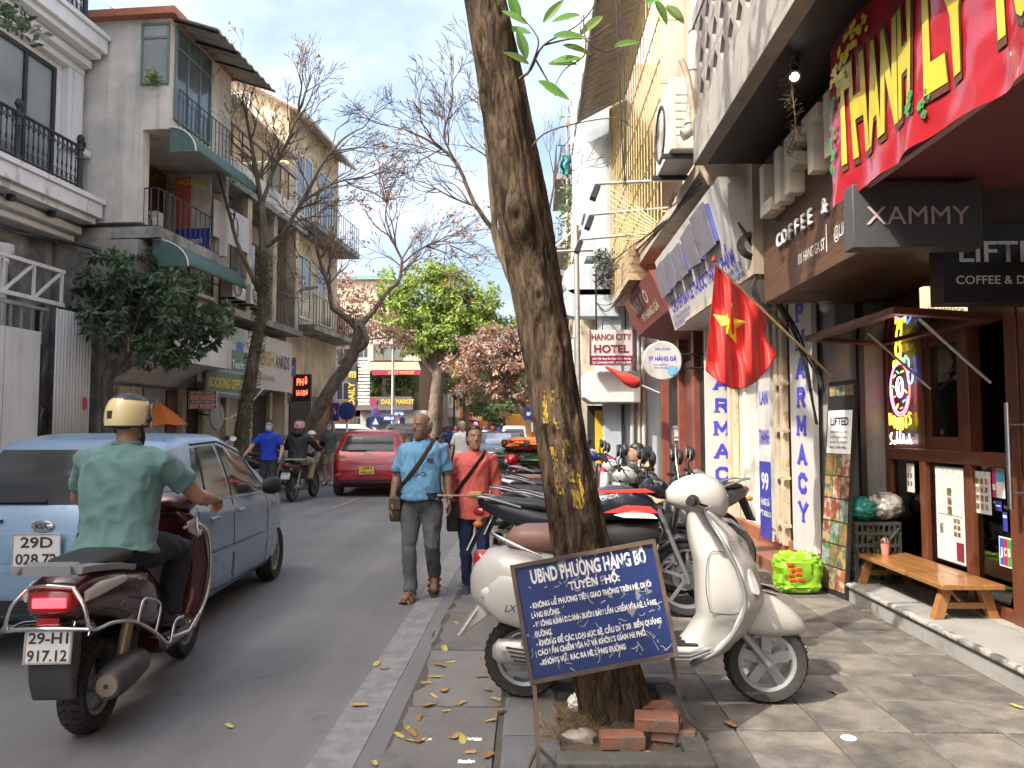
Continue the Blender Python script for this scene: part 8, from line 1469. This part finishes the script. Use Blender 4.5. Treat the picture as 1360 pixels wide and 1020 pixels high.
# ------------------------------------------------------------------ small things
# blue ward notice on a leaning iron frame
nb = thing('notice_board', 'scratched blue notice board with white Vietnamese rules leaning before the tree', 'sign', (0, 0, 0))
BL, BR_, TL = P(707, 905, 3.50), P(897, 868, 3.56), P(695, 752, 3.56); ex = (BR_-BL); Wn, Hn = ex.length, (TL-BL).length; KN = frame(BL, ex, TL-BL)
m_bluenb = mat('scratched_blue_enamel', (.008, .025, .115), .5, var=.2, scale=5, col2=(.20, .21, .22), thr=(.635, .66), scale2=11, bump=.1); m_rust = mat('rusty_iron', (.11, .07, .05), .75, var=.3, scale=15, col2=(.05, .04, .035), thr=(.45, .6))
MB().b(0, Wn, 0, Hn, -.006, 0, KN).build('panel', m_bluenb, nb)
for a in ((-.012, Wn+.012, -.012, .006), (-.012, Wn+.012, Hn-.006, Hn+.012), (-.012, .006, .006, Hn-.006), (Wn-.006, Wn+.012, .006, Hn-.006)): MB().b(*a, -.02, .012, KN).build('frame_bar', m_rust, nb)
m_wornw = mat('worn_white_paint', (.62, .63, .62), .6, var=.06, col2=(.05, .08, .2), thr=(.57, .62), scale2=30)
for s, x, y, h, wd, al, bo in (('UBND PHƯỜNG HÀNG BỒ', .52, .83, .062, .82, 'C', .035), ('TUYẾN PHỐ:', .54, .715, .036, .36, 'C', .04), ('- KHÔNG ĐỂ PHƯƠNG TIỆN GIAO THÔNG TRÊN HÈ, DƯỚI', .07, .615, .024, .86, 'L', .04), ('LÒNG ĐƯỜNG.', .07, .53, .024, .2, 'L', .04), ('- KHÔNG KINH DOANH BUÔN BÁN LẤN CHIẾM VỈA HÈ, LÒNG', .07, .45, .024, .87, 'L', .04), ('ĐƯỜNG.', .07, .365, .024, .12, 'L', .04), ('- KHÔNG ĐỂ CÁC LOẠI BỤC BỆ, CẦU DẮT XE, BIỂN QUẢNG', .07, .285, .024, .88, 'L', .04), ('CÁO LẤN CHIẾM VỈA HÈ VÀ KHÔNG GIAN HÈ PHỐ.', .07, .205, .024, .76, 'L', .04), ('- KHÔNG VỨT RÁC RA HÈ, LÒNG ĐƯỜNG', .07, .12, .024, .6, 'L', .04)):
    text('lettering', s, m_wornw, nb, KN @ MTR((Wn*x, Hn*y, 0)), h, wd*Wn, bo, .003, al)
sc_ = MB()
for k in range(95):
    x, y = rnd(.02, Wn-.03), rnd(.02, Hn-.03); a = rnd(0, 6.28); ln_ = [(x, y)]
    for j in range(random.randint(1, 4)): a += rnd(-.9, .9); ln_.append((min(Wn-.01, max(.01, ln_[-1][0]+.012*cos(a))), min(Hn-.01, max(.01, ln_[-1][1]+.012*sin(a)))))
    strokes(sc_, [ln_], rnd(.001, .0045), KN, .0018)
o = sc_.build('scratch', mat('scratch_grey', (.32, .33, .34), .7, var=.3, scale=30), nb); o['kind'] = 'stuff'
for (u0, v0, u1, v1, Y) in ((709, 900, 716, 1030, 3.38), (891, 865, 913, 985, 3.48)):
    a = P(u0, v0, Y+.14); b = G(u1, v1, .1); MB().tube([a, b], .013, 4).build('leg', m_rust, nb)
    for dx, dy in ((-.07, -.06), (.10, .03)): MB().tube([a.lerp(b, .72), b+V((dx, dy, 0))], .008, 4).build('brace', m_rust, nb)
    MB().tube([b+V((-.07, -.06, .006)), b+V((.10, .03, .006))], .008, 4).build('foot', m_rust, nb)
# flag
fl = thing('flag', 'red flag with yellow star hanging from a slanted pole over the pavement', 'flag', (0, 0, 0)); fy = lambda u, v: 6.55+.055*sin(u*.19+v*.022)+.03*sin(u*.33-v*.05)+.0012*(u-950)
def ff(a, b):
    top = (950+72*a, 351+71*a); bot = (937+95*a-20*a*a*0, 492+38*sin(pi*a*.78)-46*a*a); u, v = top[0]+(bot[0]-top[0])*b, top[1]+(bot[1]-top[1])*b; u -= 9*sin(pi*b)*a; return P(u, v, fy(u, v))
MB().grid(ff, 40, 40).build('cloth', m_red, fl, smooth=80, solid=.002)
st = []
for k in range(10): r = 29 if k % 2 == 0 else 12; a = -pi/2+pi*k/5+.18; st.append((968+r*.82*cos(a), 431+r*sin(a)))
q = MB(); cpt = P(968, 431, fy(968, 431)-.012); q.add([cpt]+[P(u, v, fy(u, v)-.012) for u, v in st], [(0, 1+k, 1+(k+1) % 10) for k in range(10)]); q.build('star', m_yel, fl)
MB().tube([P(948, 349, 6.6), P(1025, 424, 6.68), P(1105, 500, 7.0)], .012, 8).build('pole', mat('bamboo_pole', (.42, .30, .15), .6), fl, smooth=60); MB().lathe([(.012, 0), (.022, .02), (.001, .07)], 10, MTR(P(948, 349, 6.6))).build('finial', m_red, fl)
f2 = thing('rolled_flag', 'small furled red flag on a pole under the hotel sign', 'flag', (0, 0, 0)); MB().tube([P(803, 486, 15), P(848, 510, 15), P(876, 522, 15)], .018, 6).build('pole', m_cream_t, f2); MB().tube(spline([P(804, 487, 14.98), P(822, 497, 14.98), P(838, 506, 14.98), P(850, 512, 14.98)], 4), [.02, .03, .04, .05, .07, .09, .11, .12, .12, .12, .10, .08, .03], 9).build('cloth', m_red, f2, smooth=60)
# bench
bn_ = thing('bench', 'low honey-coloured wooden bench on the cafe step', 'bench', (2.95, 6.0, .241))
for k in range(3): MB().b(-.21+k*.14+.001, -.07+k*.14-.001, -.72, .72, .215, .25).build('seat_plank', m_honey, bn_, bevel=.004)
for y in (-.60, .60):
    for sd in (1, -1): MB().loft([[V((sd*.19+dx, y+dy, 0)) for dx, dy in ((-.035, -.03), (.035, -.03), (.035, .03), (-.035, .03))], [V((sd*.12+dx, y+dy, .214)) for dx, dy in ((-.035, -.03), (.035, -.03), (.035, .03), (-.035, .03))]]).build('leg', m_honey, bn_, bevel=.003)
    MB().b(-.13, .13, y-.015, y+.015, .07, .11).build('stretcher', m_honey, bn_)
    MB().tube([(0, y, .09), (0, y*.55, .21)], .018, 4).build('brace', m_honey, bn_)
cup = thing('plastic_cup', 'pink iced drink in a domed plastic cup on the bench', 'cup', (2.93, 6.52, .492)); MB().lathe([(.001, 0), (.028, 0), (.038, .095), (.001, .097)], 18).build('drink', mat('pink_drink', (.62, .22, .18), .3, var=.1), cup, smooth=50); MB().lathe([(.041, .096), (.041, .104), (.036, .125), (.022, .142), (.008, .147)], 18).build('lid', glassmat('clear_plastic', (.9, .9, .9), .1), cup, smooth=60)
# crate with bags
m_cr = mat('dark_green_plastic', (.03, .035, .03), .5, var=.2); cr_ = thing('crate', 'dark green slotted plastic crate standing on end beside the bench', 'crate', (2.91, 6.74, .241))
for z in (0, .10, .2, .3, .4, .48):
    q = MB(); q.b(-.19, .19, -.15, -.135, z, z+.03); q.build('rail', m_cr, cr_); q = MB(); q.b(-.19, -.175, -.135, .13, z, z+.03); q.build('rail', m_cr, cr_)
for k in range(9): MB().b(-.185+k*.045, -.17+k*.045, -.148, -.137, .03, .48).build('slat', m_cr, cr_)
for k in range(6): MB().b(-.188, -.177, -.13+k*.045, -.115+k*.045, .03, .48).build('slat', m_cr, cr_)
MB().b(.165, .18, -.134, .13, 0, .51).build('side', m_cr, cr_); MB().b(-.174, .164, .115, .13, 0, .51).build('back', m_cr, cr_); MB().tube([(-.17, -.152, .06), (.17, -.152, .46)], .01, 5).build('rib', m_cr, cr_)
q = MB()
for k in range(120): leaf_quads(q, (rnd(-.15, .14), rnd(-.12, .10), rnd(.02, .4)), rvec(), rvec(), .09, .04)
t = thing('leafy_greens', 'leafy greens inside the dark green crate', 'vegetables', (2.91, 6.74, .241)); q.build('leaves', m_lf_lime, t, fix=False)
def crumple(name, label, cat, c, r, mt_, seed, p=2., n=34, m=24, amp=.14):
    t = thing(name, label, cat, c); q = MB(); sg = lambda x, e: math.copysign(abs(x)**(2/e), x)
    def pt(i, j):
        th, ph = pi*(i+.02)/(m+.04), 2*pi*j/n; d = V((sg(sin(th), p)*sg(cos(ph), p), sg(sin(th), p)*sg(sin(ph), p), -sg(cos(th), p)))
        f = 1+amp*(.45-abs(noise.noise(d*2.6+V((seed, 0, 0))))*1.8)+amp*.6*(.4-abs(noise.noise(d*6.5+V((seed, 3, 0))))*1.8); return V((d.x*r[0]*f, d.y*r[1]*f, r[2]+d.z*r[2]*(f if d.z > 0 else 1)))
    q.loft([[pt(i, j) for j in range(n)] for i in range(m+1)]); q.build('sheet', mt_, t, smooth=28); return t
crumple('plastic_bag', 'crumpled teal plastic bag on top of the crate', 'bag', (2.83, 6.72, .75), (.13, .12, .10), mat('teal_bag', (.01, .17, .14), .3, var=.2, coat=.3), 4)
crumple('plastic_bag', 'clear grey plastic bag of rubbish on top of the crate', 'bag', (3.03, 6.72, .75), (.15, .12, .12), mat('clear_grey_bag', (.30, .29, .28), .15, var=.35, scale=14, coat=.5, col2=(.10, .09, .09), thr=(.5, .6), scale2=9), 9)
gb = crumple('shopping_bag', 'bright green shopping bag with red print on the pavement', 'bag', (2.33, 6.9, .1), (.19, .13, .175), mat('lime_bag', (.21, .42, .02), .35, var=.06, coat=.2), 2, 3.8, n=44, m=30, amp=.20)
for k, (x, z, w_, h) in enumerate(((-.12, .16, .05, .03), (-.06, .17, .05, .03), (-.10, .205, .04, .03), (-.05, .21, .05, .03), (-.13, .25, .06, .03), (-.04, .125, .05, .03), (-.11, .12, .06, .025))): MB().b(x, x+w_, z, z+h, -.03, .006, FY((0, -.135, 0))).build('red_print', mat('bag_red', (.72, .07, .02), .4), gb, bevel=.006)
# leaning menu poster
mp2 = thing('menu_poster_board', 'tall black-framed menu poster with food pictures leaning by the crate', 'poster', (0, 0, 0));
o3 = V((2.56, 7.02, .1)); KP = frame(o3, (.10, -.62, 0), (.14, .03, 1.86)) @ Matrix.Diagonal((.68, 1, 1, 1)); Wp, Hp = .62, 1.86; MB().b(0, Wp, 0, Hp, -.03, 0, KP).build('board', m_black, mp2)
flatquad('header', m_wt, mp2, KP, .03, Wp-.03, 1.22, 1.60, .003); text('lettering', 'LIFTED', m_black, mp2, KP @ MTR((Wp/2, 1.47, 0)), .07, .42, .03, .006)
for k in range(4): text('lettering', ('BREAKFAST ALL DAY', 'COFFEE AND DONUTS', 'HANG GA STREET', 'FREE COFFEE REFILL')[k], m_black, mp2, KP @ MTR((Wp/2, 1.40-k*.045, 0)), .018, .4, .01, .006)
fm_ = [mat('food_print_%d' % i, c1, .45, var=.35, scale=22, col2=c2, thr=(.47, .55), scale2=13) for i, (c1, c2) in enumerate((((.22, .12, .05), (.08, .13, .04)), ((.32, .25, .14), (.16, .05, .03)), ((.09, .10, .09), (.32, .22, .08)), ((.22, .25, .26), (.07, .14, .05)), ((.26, .08, .04), (.38, .33, .26))))]
for r_ in range(8):
    for k in range(3):
        if 1.2 < .05+r_*.2 < 1.6 and r_ < 7: continue
        y0 = .05+r_*.196 if r_ < 6 else 1.63+(r_-6)*.10; y1 = y0+(.185 if r_ < 6 else .09); flatquad('food_photo', fm_[(r_*3+k*2) % 5], mp2, KP, .03+k*.19, .03+k*.19+.18, y0, y1, .003)
crumple('tarpaulin_bundle', 'crumpled orange tarpaulin on top of the red scooter load', 'bundle', (-.05, 12.0, 1.20), (.40, .28, .10), mat('orange_tarp', (.52, .12, .02), .6, var=.1), 3, 2.3, amp=.35); crumple('tarpaulin_bundle', 'dark green netting bundle under the orange tarpaulin', 'bundle', (-.10, 12.15, .88), (.55, .33, .17), mat('green_canvas', (.06, .10, .05), .8, var=.3, scale=25), 8, 2.3, amp=.3); crumple('plastic_bag', 'black plastic bag hanging at the red scooter', 'bag', (-.50, 11.5, .58), (.21, .17, .15), mat('black_bag', (.02, .025, .03), .25, var=.3), 5, amp=.2)
# papers and stickers on the lower panes
m_paper = mat('printed_paper', (.66, .65, .62), .6, var=.04, scale=8, col2=(.45, .44, .43), thr=(.56, .6), scale2=30)
def sheet(label, y, z, w_, h, kids=(), mt_=m_paper):
    t = thing('window_notice', label, 'notice', (0, 0, 0)); K = FXL((X0+.005, y, z)); flatquad('paper', mt_, t, K, -w_/2, w_/2, 0, h, .002)
    for (x0, x1, y0, y1, mm) in kids: flatquad('print', mm, t, K, x0, x1, y0, y1, .004)
    return t
sheet('small menu sheet on the leftmost lower pane', 6.62, 1.0, .13, .24, [(-.05+.05*i, -.02+.05*i, .05+.07*j, .09+.07*j, fm_[(i+j) % 5]) for i in range(2) for j in range(2)])
sheet('tall double menu sheet on the middle lower pane', 6.02, .52, .40, .72, [(-.03, .03, .50, .56, fm_[0]), (-.03, .03, .43, .49, fm_[1]), (-.03, .03, .36, .42, fm_[2]), (.08, .18, .02, .16, m_maroon), (-.15, -.10, .2, .28, fm_[3])]+[(.05+.05*i, .09+.05*i, .20+.05*j, .235+.05*j, fm_[(i+j) % 5]) for i in range(2) for j in range(3)]+[(-.17, .17, .352, .356, m_ink)])
sheet('price sheet with rows of pictures on the right lower pane', 5.58, .93, .20, .30, [(-.08+.055*i, -.045+.055*i, .03+.06*j, .07+.06*j, fm_[(i*2+j) % 5]) for i in range(3) for j in range(4)])
sheet('blue and white payment sticker on the right lower pane', 5.37, 1.06, .10, .20, [(-.045, .045, .11, .19, mat('cyan_print', (.1, .4, .62), .4))], m_wt); sheet('magenta payment sticker beside the blue one', 5.44, 1.06, .045, .20, [(-.018, .018, .05, .09, m_wt)], mat('magenta_print', (.6, .03, .16), .4)); sheet('navy visa-like card sticker below the payment stickers', 5.33, .84, .05, .13, [(-.02, .02, .09, .11, m_wt)], m_navy); sheet('dark blue round-mark sticker below the magenta one', 5.40, .97, .07, .07, [(-.025, .025, .03, .04, m_wt)], m_navy)
jc = sheet('white sticker with blue, red and green bars reading JCB', 5.335, .60, .15, .20, [(-.065, -.023, .01, .19, mat('jcb_blue', (.02, .10, .45), .4)), (-.021, .021, .01, .19, mat('jcb_red', (.5, .02, .05), .4)), (.023, .065, .01, .19, mat('jcb_green', (.04, .32, .08), .4))], m_wt)
for i, ch in enumerate('JCB'): text('lettering', ch, m_wt, jc, FXL((X0+.001, 5.379-.044*i, .675)), .055, .03, .03, .004)
# utensils and till in the serving window
ut = thing('utensil_jar', 'steel jar of forks in the serving window', 'jar', (3.33, 5.34, 1.375)); MB().lathe([(.04, 0), (.05, .0), (.05, .17), (.046, .17), (.044, .01)], 20).build('jar', m_steel, ut, smooth=50)
for k in range(9): a = rnd(0, 6.28); MB().tube([(0, 0, .05), (.03*cos(a), .03*sin(a), .19), (.05*cos(a), .05*sin(a), rnd(.24, .3))], [.004, .004, .009], 5).build('fork', m_steel, ut)
tl_ = thing('till_screen', 'red-brown till screen inside the serving window', 'till', (3.55, 5.58, 1.30)); MB().box((0, 0, .16), (.03, .34, .28), (0, -.35, 0)).build('screen', m_redwood, tl_, bevel=.01); MB().b(-.08, .08, -.1, .1, 0, .04).build('stand', m_black, tl_)
cam_ = thing('security_camera', 'white dome camera under the brown sign box', 'camera', tuple(P(1096, 408, 6.9))); MB().sph((0, 0, 0), .05, 14, 9).build('dome', m_wt, cam_, smooth=60); MB().lathe([(.06, .03), (.06, .07), (.001, .07)], 16).build('base', m_wt, cam_, smooth=40)
# bricks and rubble in the pit
m_brick = mat('old_brick', (.27, .115, .07), .85, var=.2, scale=12, bump=.5, bscale=40, col2=(.16, .12, .10), thr=(.5, .62), scale2=7)
for lbl, u, v, z, rz, rx in (('brick lying flat in front of the trunk base', 826, 982, .13, 2, 0), ('brick propped on another brick right of the trunk', 872, 958, .19, -8, .1), ('brick tilted under the propped brick', 895, 975, .13, -14, -.15), ('brick at the back right of the tree pit', 868, 942, .13, 5, 0), ('broken brick against the right leg of the notice board', 893, 950, .16, 40, .2)):
    p = G(u, v, z); t = thing('brick', lbl, 'brick', tuple(p), radians(rz)); t.rotation_euler[0] = rx; q = MB(); q.b(-.10, .10 if 'broken' not in lbl else .02, -.05, .05, -.03, .03); q.build('block', m_brick, t, bevel=.006)
t = thing('rock', 'lump of pale concrete in the tree pit', 'rock', tuple(G(770, 980, .12))); q = MB(); n = 16; q.loft([[V((.075*sin(pi*(i+.05)/10.1)*cos(2*pi*j/n), .05*sin(pi*(i+.05)/10.1)*sin(2*pi*j/n), -.04*cos(pi*i/10)))*(1+.35*noise.noise(V((cos(2*pi*j/n)*1.6, sin(2*pi*j/n)*1.6, i*.4)))) for j in range(n)] for i in range(11)]); q.build('stone', mat('pale_rubble', (.34, .31, .27), .9, var=.15, bump=.5), t, smooth=40)
q = MB()
for k in range(260):
    p = G(rnd(715, 800), rnd(945, 985), .11); d = V((rnd(-1, 1), rnd(-1, 1), rnd(.1, .7))).normalized(); l = rnd(.05, .14); s_ = d.orthogonal().normalized()*.0018; q.add([p-s_, p+s_, p+d*l], [(0, 1, 2)])
o = q.build('dry_grass', mat('straw', (.24, .17, .08), .9, var=.2), None); tag(o, 'dry straw and weeds at the foot of the leaning tree', 'grass', None, 'stuff')
crumple('plastic_bag', 'small white plastic bag caught behind the trunk base', 'bag', tuple(G(768, 945, .1)), (.05, .05, .045), m_wt, 6, amp=.3)
# fallen leaves and litter
lm_ = []
for k, (c1, c2) in enumerate((((.42, .28, .10), (.25, .14, .06)), ((.45, .40, .10), (.30, .22, .07)), ((.30, .17, .07), (.16, .09, .05)))):
    q = MB(); n = 12; cu = rnd(.15, .35); pts = [V((0, 0, .006))]
    for i in range(n): a = 2*pi*i/n; r = (.5+.5*abs(cos(a)))*(.8+.35*random.random()); x, y = .045*r*cos(a), .026*r*sin(a)*1.2; pts.append(V((x, y, .004+cu*abs(y)+.10*abs(x)*cu+rnd(0, .004))))
    q.add(pts, [(0, 1+i, 1+(i+1) % n) for i in range(n)]); m = q.mesh('fallen_leaf'); m.materials.append(mat('fallen_leaf_%d' % k, c1, .8, var=.25, scale=40, col2=c2, thr=(.48, .6), scale2=25)); lm_.append(m)
spots = [(541, 968), (548, 985), (556, 955), (570, 938), (575, 925), (560, 984), (566, 908), (578, 900), (584, 885), (613, 935), (615, 984), (648, 918), (652, 958), (660, 930), (664, 945), (593, 945), (600, 880), (627, 850), (606, 828), (500, 883), (510, 889), (478, 938), (497, 1014), (650, 1005), (625, 1000), (590, 862), (640, 900), (606, 979), (530, 978), (548, 975), (590, 918), (305, 965), (970, 964), (1064, 860), (1150, 812), (1105, 920), (860, 1005), (1350, 939), (640, 875)]
for k, (u, v) in enumerate(spots):
    z = .018 if 515 < u < 655 and v > 820 else (.004 if u < 560 else .103); p = G(u, v, z); z = .02 if -.66 < p.x < -.18 else (.004 if p.x < -.66 else .103); p = G(u, v, z); o = bpy.data.objects.new('fallen_leaf', lm_[k % 3]); C.objects.link(o); o.location = p; o.rotation_euler = (rnd(-.15, .15), rnd(-.15, .15), rnd(0, 6.28)); o.scale = (rnd(.7, 1.25),)*3
    tag(o, ('dry brown leaf lying in the gutter beside the kerb' if p.x < -.05 and p.x > -.72 else ('dry leaf lying on the asphalt left of the gutter' if p.x < 0 else 'dry yellow leaf lying on the pavement tiles')), 'leaf', 'fallen leaves in the gutter' if -.72 < p.x < -.05 else ('fallen leaves on the asphalt' if p.x < 0 else 'fallen leaves on the pavement'))
for lbl, u, v in (('white paper scrap in the gutter beside the big dry leaf', 563, 982), ('long white paper scrap in the gutter near the kerb', 630, 982), ('white straw wrapper at the bottom edge of the gutter', 620, 1012)):
    p = G(u, v, .022); q = MB(); q.grid(lambda a, b: (p.x+(a-.5)*.08, p.y+(b-.5)*.035, .022+.012*abs(noise.noise(V((a*4+u, b*5, 0))))), 8, 6); tag(q.build('paper_scrap', m_wt, None, smooth=30, solid=.001), lbl, 'litter')
p = G(1127, 979, .104); q = MB(); q.lathe([(.001, 0), (.032, 0), (.035, -.004)], 22, MTR(p)); tag(q.build('pavement_sticker', m_wt, None), 'round white sticker on the pavement near the right front', 'sticker')
# umbrella
um = thing('umbrella', 'orange parasol open over the pavement behind the blue car', 'umbrella', (P(208, 560, 15.3).x, 15.3, .12))
zt = P(208, 534, 15.3).z-.12; zr = P(208, 563, 15.3).z-.12; m_or = mat('orange_canvas', (.58, .15, .02), .7, var=.08)
for k in range(8):
    a0, a1 = 2*pi*k/8, 2*pi*(k+1)/8; q = MB(); q.grid(lambda a, b: (lambda r, an: (r*cos(an), r*sin(an), zt-(zt-zr)*(b**1.25)-.03*sin(pi*a)*b))(.62*b*(1-.07*sin(pi*a)), a0+(a1-a0)*a), 6, 8); q.build('canopy_panel', m_or, um, smooth=60)
MB().tube([(0, 0, 0), (0, 0, zt+.06)], .016, 8).build('pole', m_grey_metal, um, smooth=60)
# cables
cab = [('black cable bundle drooping from the pharmacy sign to the menu poster', [(1004, 338, 7.15), (1018, 370, 7.12), (1035, 405, 7.1), (1062, 455, 7.05), (1085, 560, 7.03)], 3), ('black cables looped beside the tilted pharmacy sign', [(985, 300, 7.2), (1008, 345, 7.1), (1000, 385, 7.1), (1025, 420, 7.1), (1075, 480, 7.06), (1090, 520, 7.04)], 3), ('dark wires along the eaves above the hotel sign', [(930, 245, 8), (880, 300, 10), (820, 350, 14), (780, 380, 18), (745, 430, 26)], 4), ('thin wires hanging before the pale blue hotel wall', [(900, 260, 9), (862, 330, 12), (828, 390, 15), (805, 410, 16), (790, 400, 16.4)], 3), ('long wires crossing the left facades', [(0, 300, 11), (120, 330, 14.5), (240, 360, 17.5), (330, 395, 20.5), (400, 440, 26), (470, 480, 40)], 4), ('thin vertical wires dangling down the cream upper wall', [(822, -20, 11), (824, 90, 11), (826, 190, 11), (829, 250, 11)], 2), ('wire arching from the small services board to the white signs', [(288, 530, 17), (300, 552, 17.5), (325, 545, 18), (345, 520, 18.6)], 1)]
for lbl, pts, n in cab:
    t = thing('cable_run', lbl, 'cables', (0, 0, 0))
    for k in range(n): MB().tube(spline([P(u+rnd(-5, 5), v+rnd(-6, 6), Y) for u, v, Y in pts], 6), rnd(.006, .013) if pts[0][2] < 12 else .014, 5).build('cable', m_cable if 'arching' not in lbl else m_wt, t, smooth=60)
t = thing('cable_coil', 'coil of black cable hung by the tilted pharmacy sign', 'cables', tuple(P(1005, 325, 7.1)))
for k in range(5): r = .12+.012*k; MB().tube([V((r*cos(a), .01*k, r*.8*sin(a))) for a in [2*pi*i/20 for i in range(21)]], .007, 5).build('loop', m_cable, t, smooth=60)
# hanging dead vine
q = MB(); pts = spline([PX(1046, -10, 1.66), PX(1048, 60, 1.66), PX(1052, 120, 1.68), PX(1056, 170, 1.7), PX(1044, 205, 1.75)], 8); q.tube(pts, .004, 4)
for p in pts:
    for k in range(4): d = rvec(); q.tube([p, p+d*rnd(.03, .10)], .0016, 3, cap=False)
o = q.build('dry_vine', m_bark3, None); tag(o, 'dry vine dangling past the lit spotlight under the soffit', 'vine', None, None)
# street furniture round the crossing
lp_ = thing('street_lamp', 'tall pale street lamp pole in front of the corner market', 'street lamp', (P(521, 590, 41).x, 41, 0)); MB().tube([(0, 0, 0), (0, 0, 8.2)], [.09, .06], 10).build('pole', m_grey_metal, lp_, smooth=60); MB().tube([(0, 0, 8.1), (-.9, 0, 8.4)], .04, 6).build('arm', m_grey_metal, lp_); MB().box((-1.1, 0, 8.42), (.5, .16, .08)).build('lantern', m_grey_metal, lp_, bevel=.02)
la = thing('street_lamp', 'street lamp arm reaching from the gabled house over the road', 'street lamp', (0, 0, 0)); MB().tube([P(378, 396, 22.5), P(400, 385, 22.3), P(408, 383, 22.2)], .03, 6).build('arm', m_grey_metal, la); MB().box(P(414, 382, 22.1), (.42, .14, .08), (0, -.2, 0)).build('lantern', m_grey_metal, la, bevel=.02)
def roadsign(name, label, u, v, Y, shape, mt_, r, txt=None, post=True, tm=m_wt):
    c = P(u, v, Y); t = thing(name, label, 'road sign', (c.x, Y, 0)); K = FY((0, -.03, c.z))
    if shape == 'disc': MB().lathe([(.001, .012), (r*.9, .012), (r, .006), (r, 0)], 26, K).build('face', mt_, t, smooth=40)
    else: MB().b(-r, r, -shape, shape, 0, .02, K).build('face', mt_, t, bevel=.006)
    if txt: text('lettering', txt, tm, t, K @ MTR((0, -.09, .02)), .15 if shape != 'disc' else .25, r*1.5, .02, .002)
    if post:
        n = 6
        for k in range(n): MB().tube([(0, .02, c.z*k/n), (0, .02, c.z*(k+1)/n)], .04, 8).build('post_band', m_red if k % 2 else m_wt, t)
    return t, K
m_rb = mat('road_sign_blue', (.012, .045, .22), .4)
t, K = roadsign('road_sign', 'round blue traffic sign with red rim beside the red hatchback', 461, 546, 24.5, 'disc', m_rb, .30); MB().lathe([(.27, .013), (.30, .014)], 26, K).build('rim', m_red, t)
t, K = roadsign('road_sign', 'square blue crossing sign left of the market lamp pole', 499, 560, 36, .25, m_rb, .24); MB().add([(-.15, -.13, .022), (.15, -.13, .022), (0, .17, .022)], [(0, 1, 2)], K).build('triangle', m_wt, t)
roadsign('road_sign', 'small purple disc sign above the square crossing sign', 499, 547, 36.1, 'disc', mat('purple_sign', (.16, .08, .35), .4), .2, None, False)
roadsign('street_name_sign', 'blue street name plate left of the lamp pole', 517, 555, 40.7, .17, m_rb, .33, 'HÀNG GÀ', False); roadsign('street_name_sign', 'blue street name plate right of the lamp pole', 530, 549, 40.5, .15, m_rb, .30, 'BÁT ĐÀN', True); roadsign('street_name_sign', 'blue street name board behind the crooked trunk', 435, 547, 27, .32, m_navy, .42, 'PHỐ', True); roadsign('road_sign', 'small blue parking plate on the right near the leaning tree', 707, 549, 30, .25, m_rb, .3, 'P', True)
sg = thing('traffic_signal', 'distant traffic signal showing red over the street', 'traffic light', (P(632, 563, 60).x, 60, 0)); zz_ = P(632, 563, 60).z; MB().tube([(0, .1, 0), (0, .1, zz_+.3)], .07, 6).build('post', m_black, sg); MB().b(-.15, .15, -.05, .1, zz_-.7, zz_+.25).build('head', m_black, sg); MB().sph((0, -.06, zz_), .16, 10, 8).build('red_lamp', mat('lit_signal_red', (1, .05, .08), .4, var=0, emit=3.), sg)
for i, (u, v, Y, mt_, lbl) in enumerate(((617, 548, 70, mat('orange_print', (.7, .2, .04), .6), 'orange shop flag on the far left side'), (642, 566, 75, mat('orange_print', (.7, .2, .04), .6), 'small orange shop banner over the far road'), (590, 572, 55, m_maroon, 'maroon shop awning on the far left'), (612, 520, 66, m_signw, 'white vertical shop board below the yellow banner'))):
    c = P(u, v, Y); t = thing('shop_banner', lbl, 'banner', (0, 0, 0)); MB().box(c, (.8 if i != 2 else 2.2, .06, 1.1 if i != 2 else .5)).build('cloth', mt_, t); MB().tube([c+V((-.3, .06, .5)), c+V((-2.5, .06, .5))], .03, 5).build('bracket', m_black, t)
# cabinet and stall clutter at the crossing
t = thing('utility_cabinet', 'grey utility cabinet with orange panel behind the red car', 'cabinet', (P(452, 600, 25).x, 25, .0)); MB().b(-.4, .4, 0, .4, 0, 1.45).build('case', m_conc, t, bevel=.02); MB().b(-.1, .25, -.02, -.001, .8, 1.3).build('panel', mat('orange_panel', (.6, .2, .03), .5), t)
bpy.data.scenes.remove(TMP)
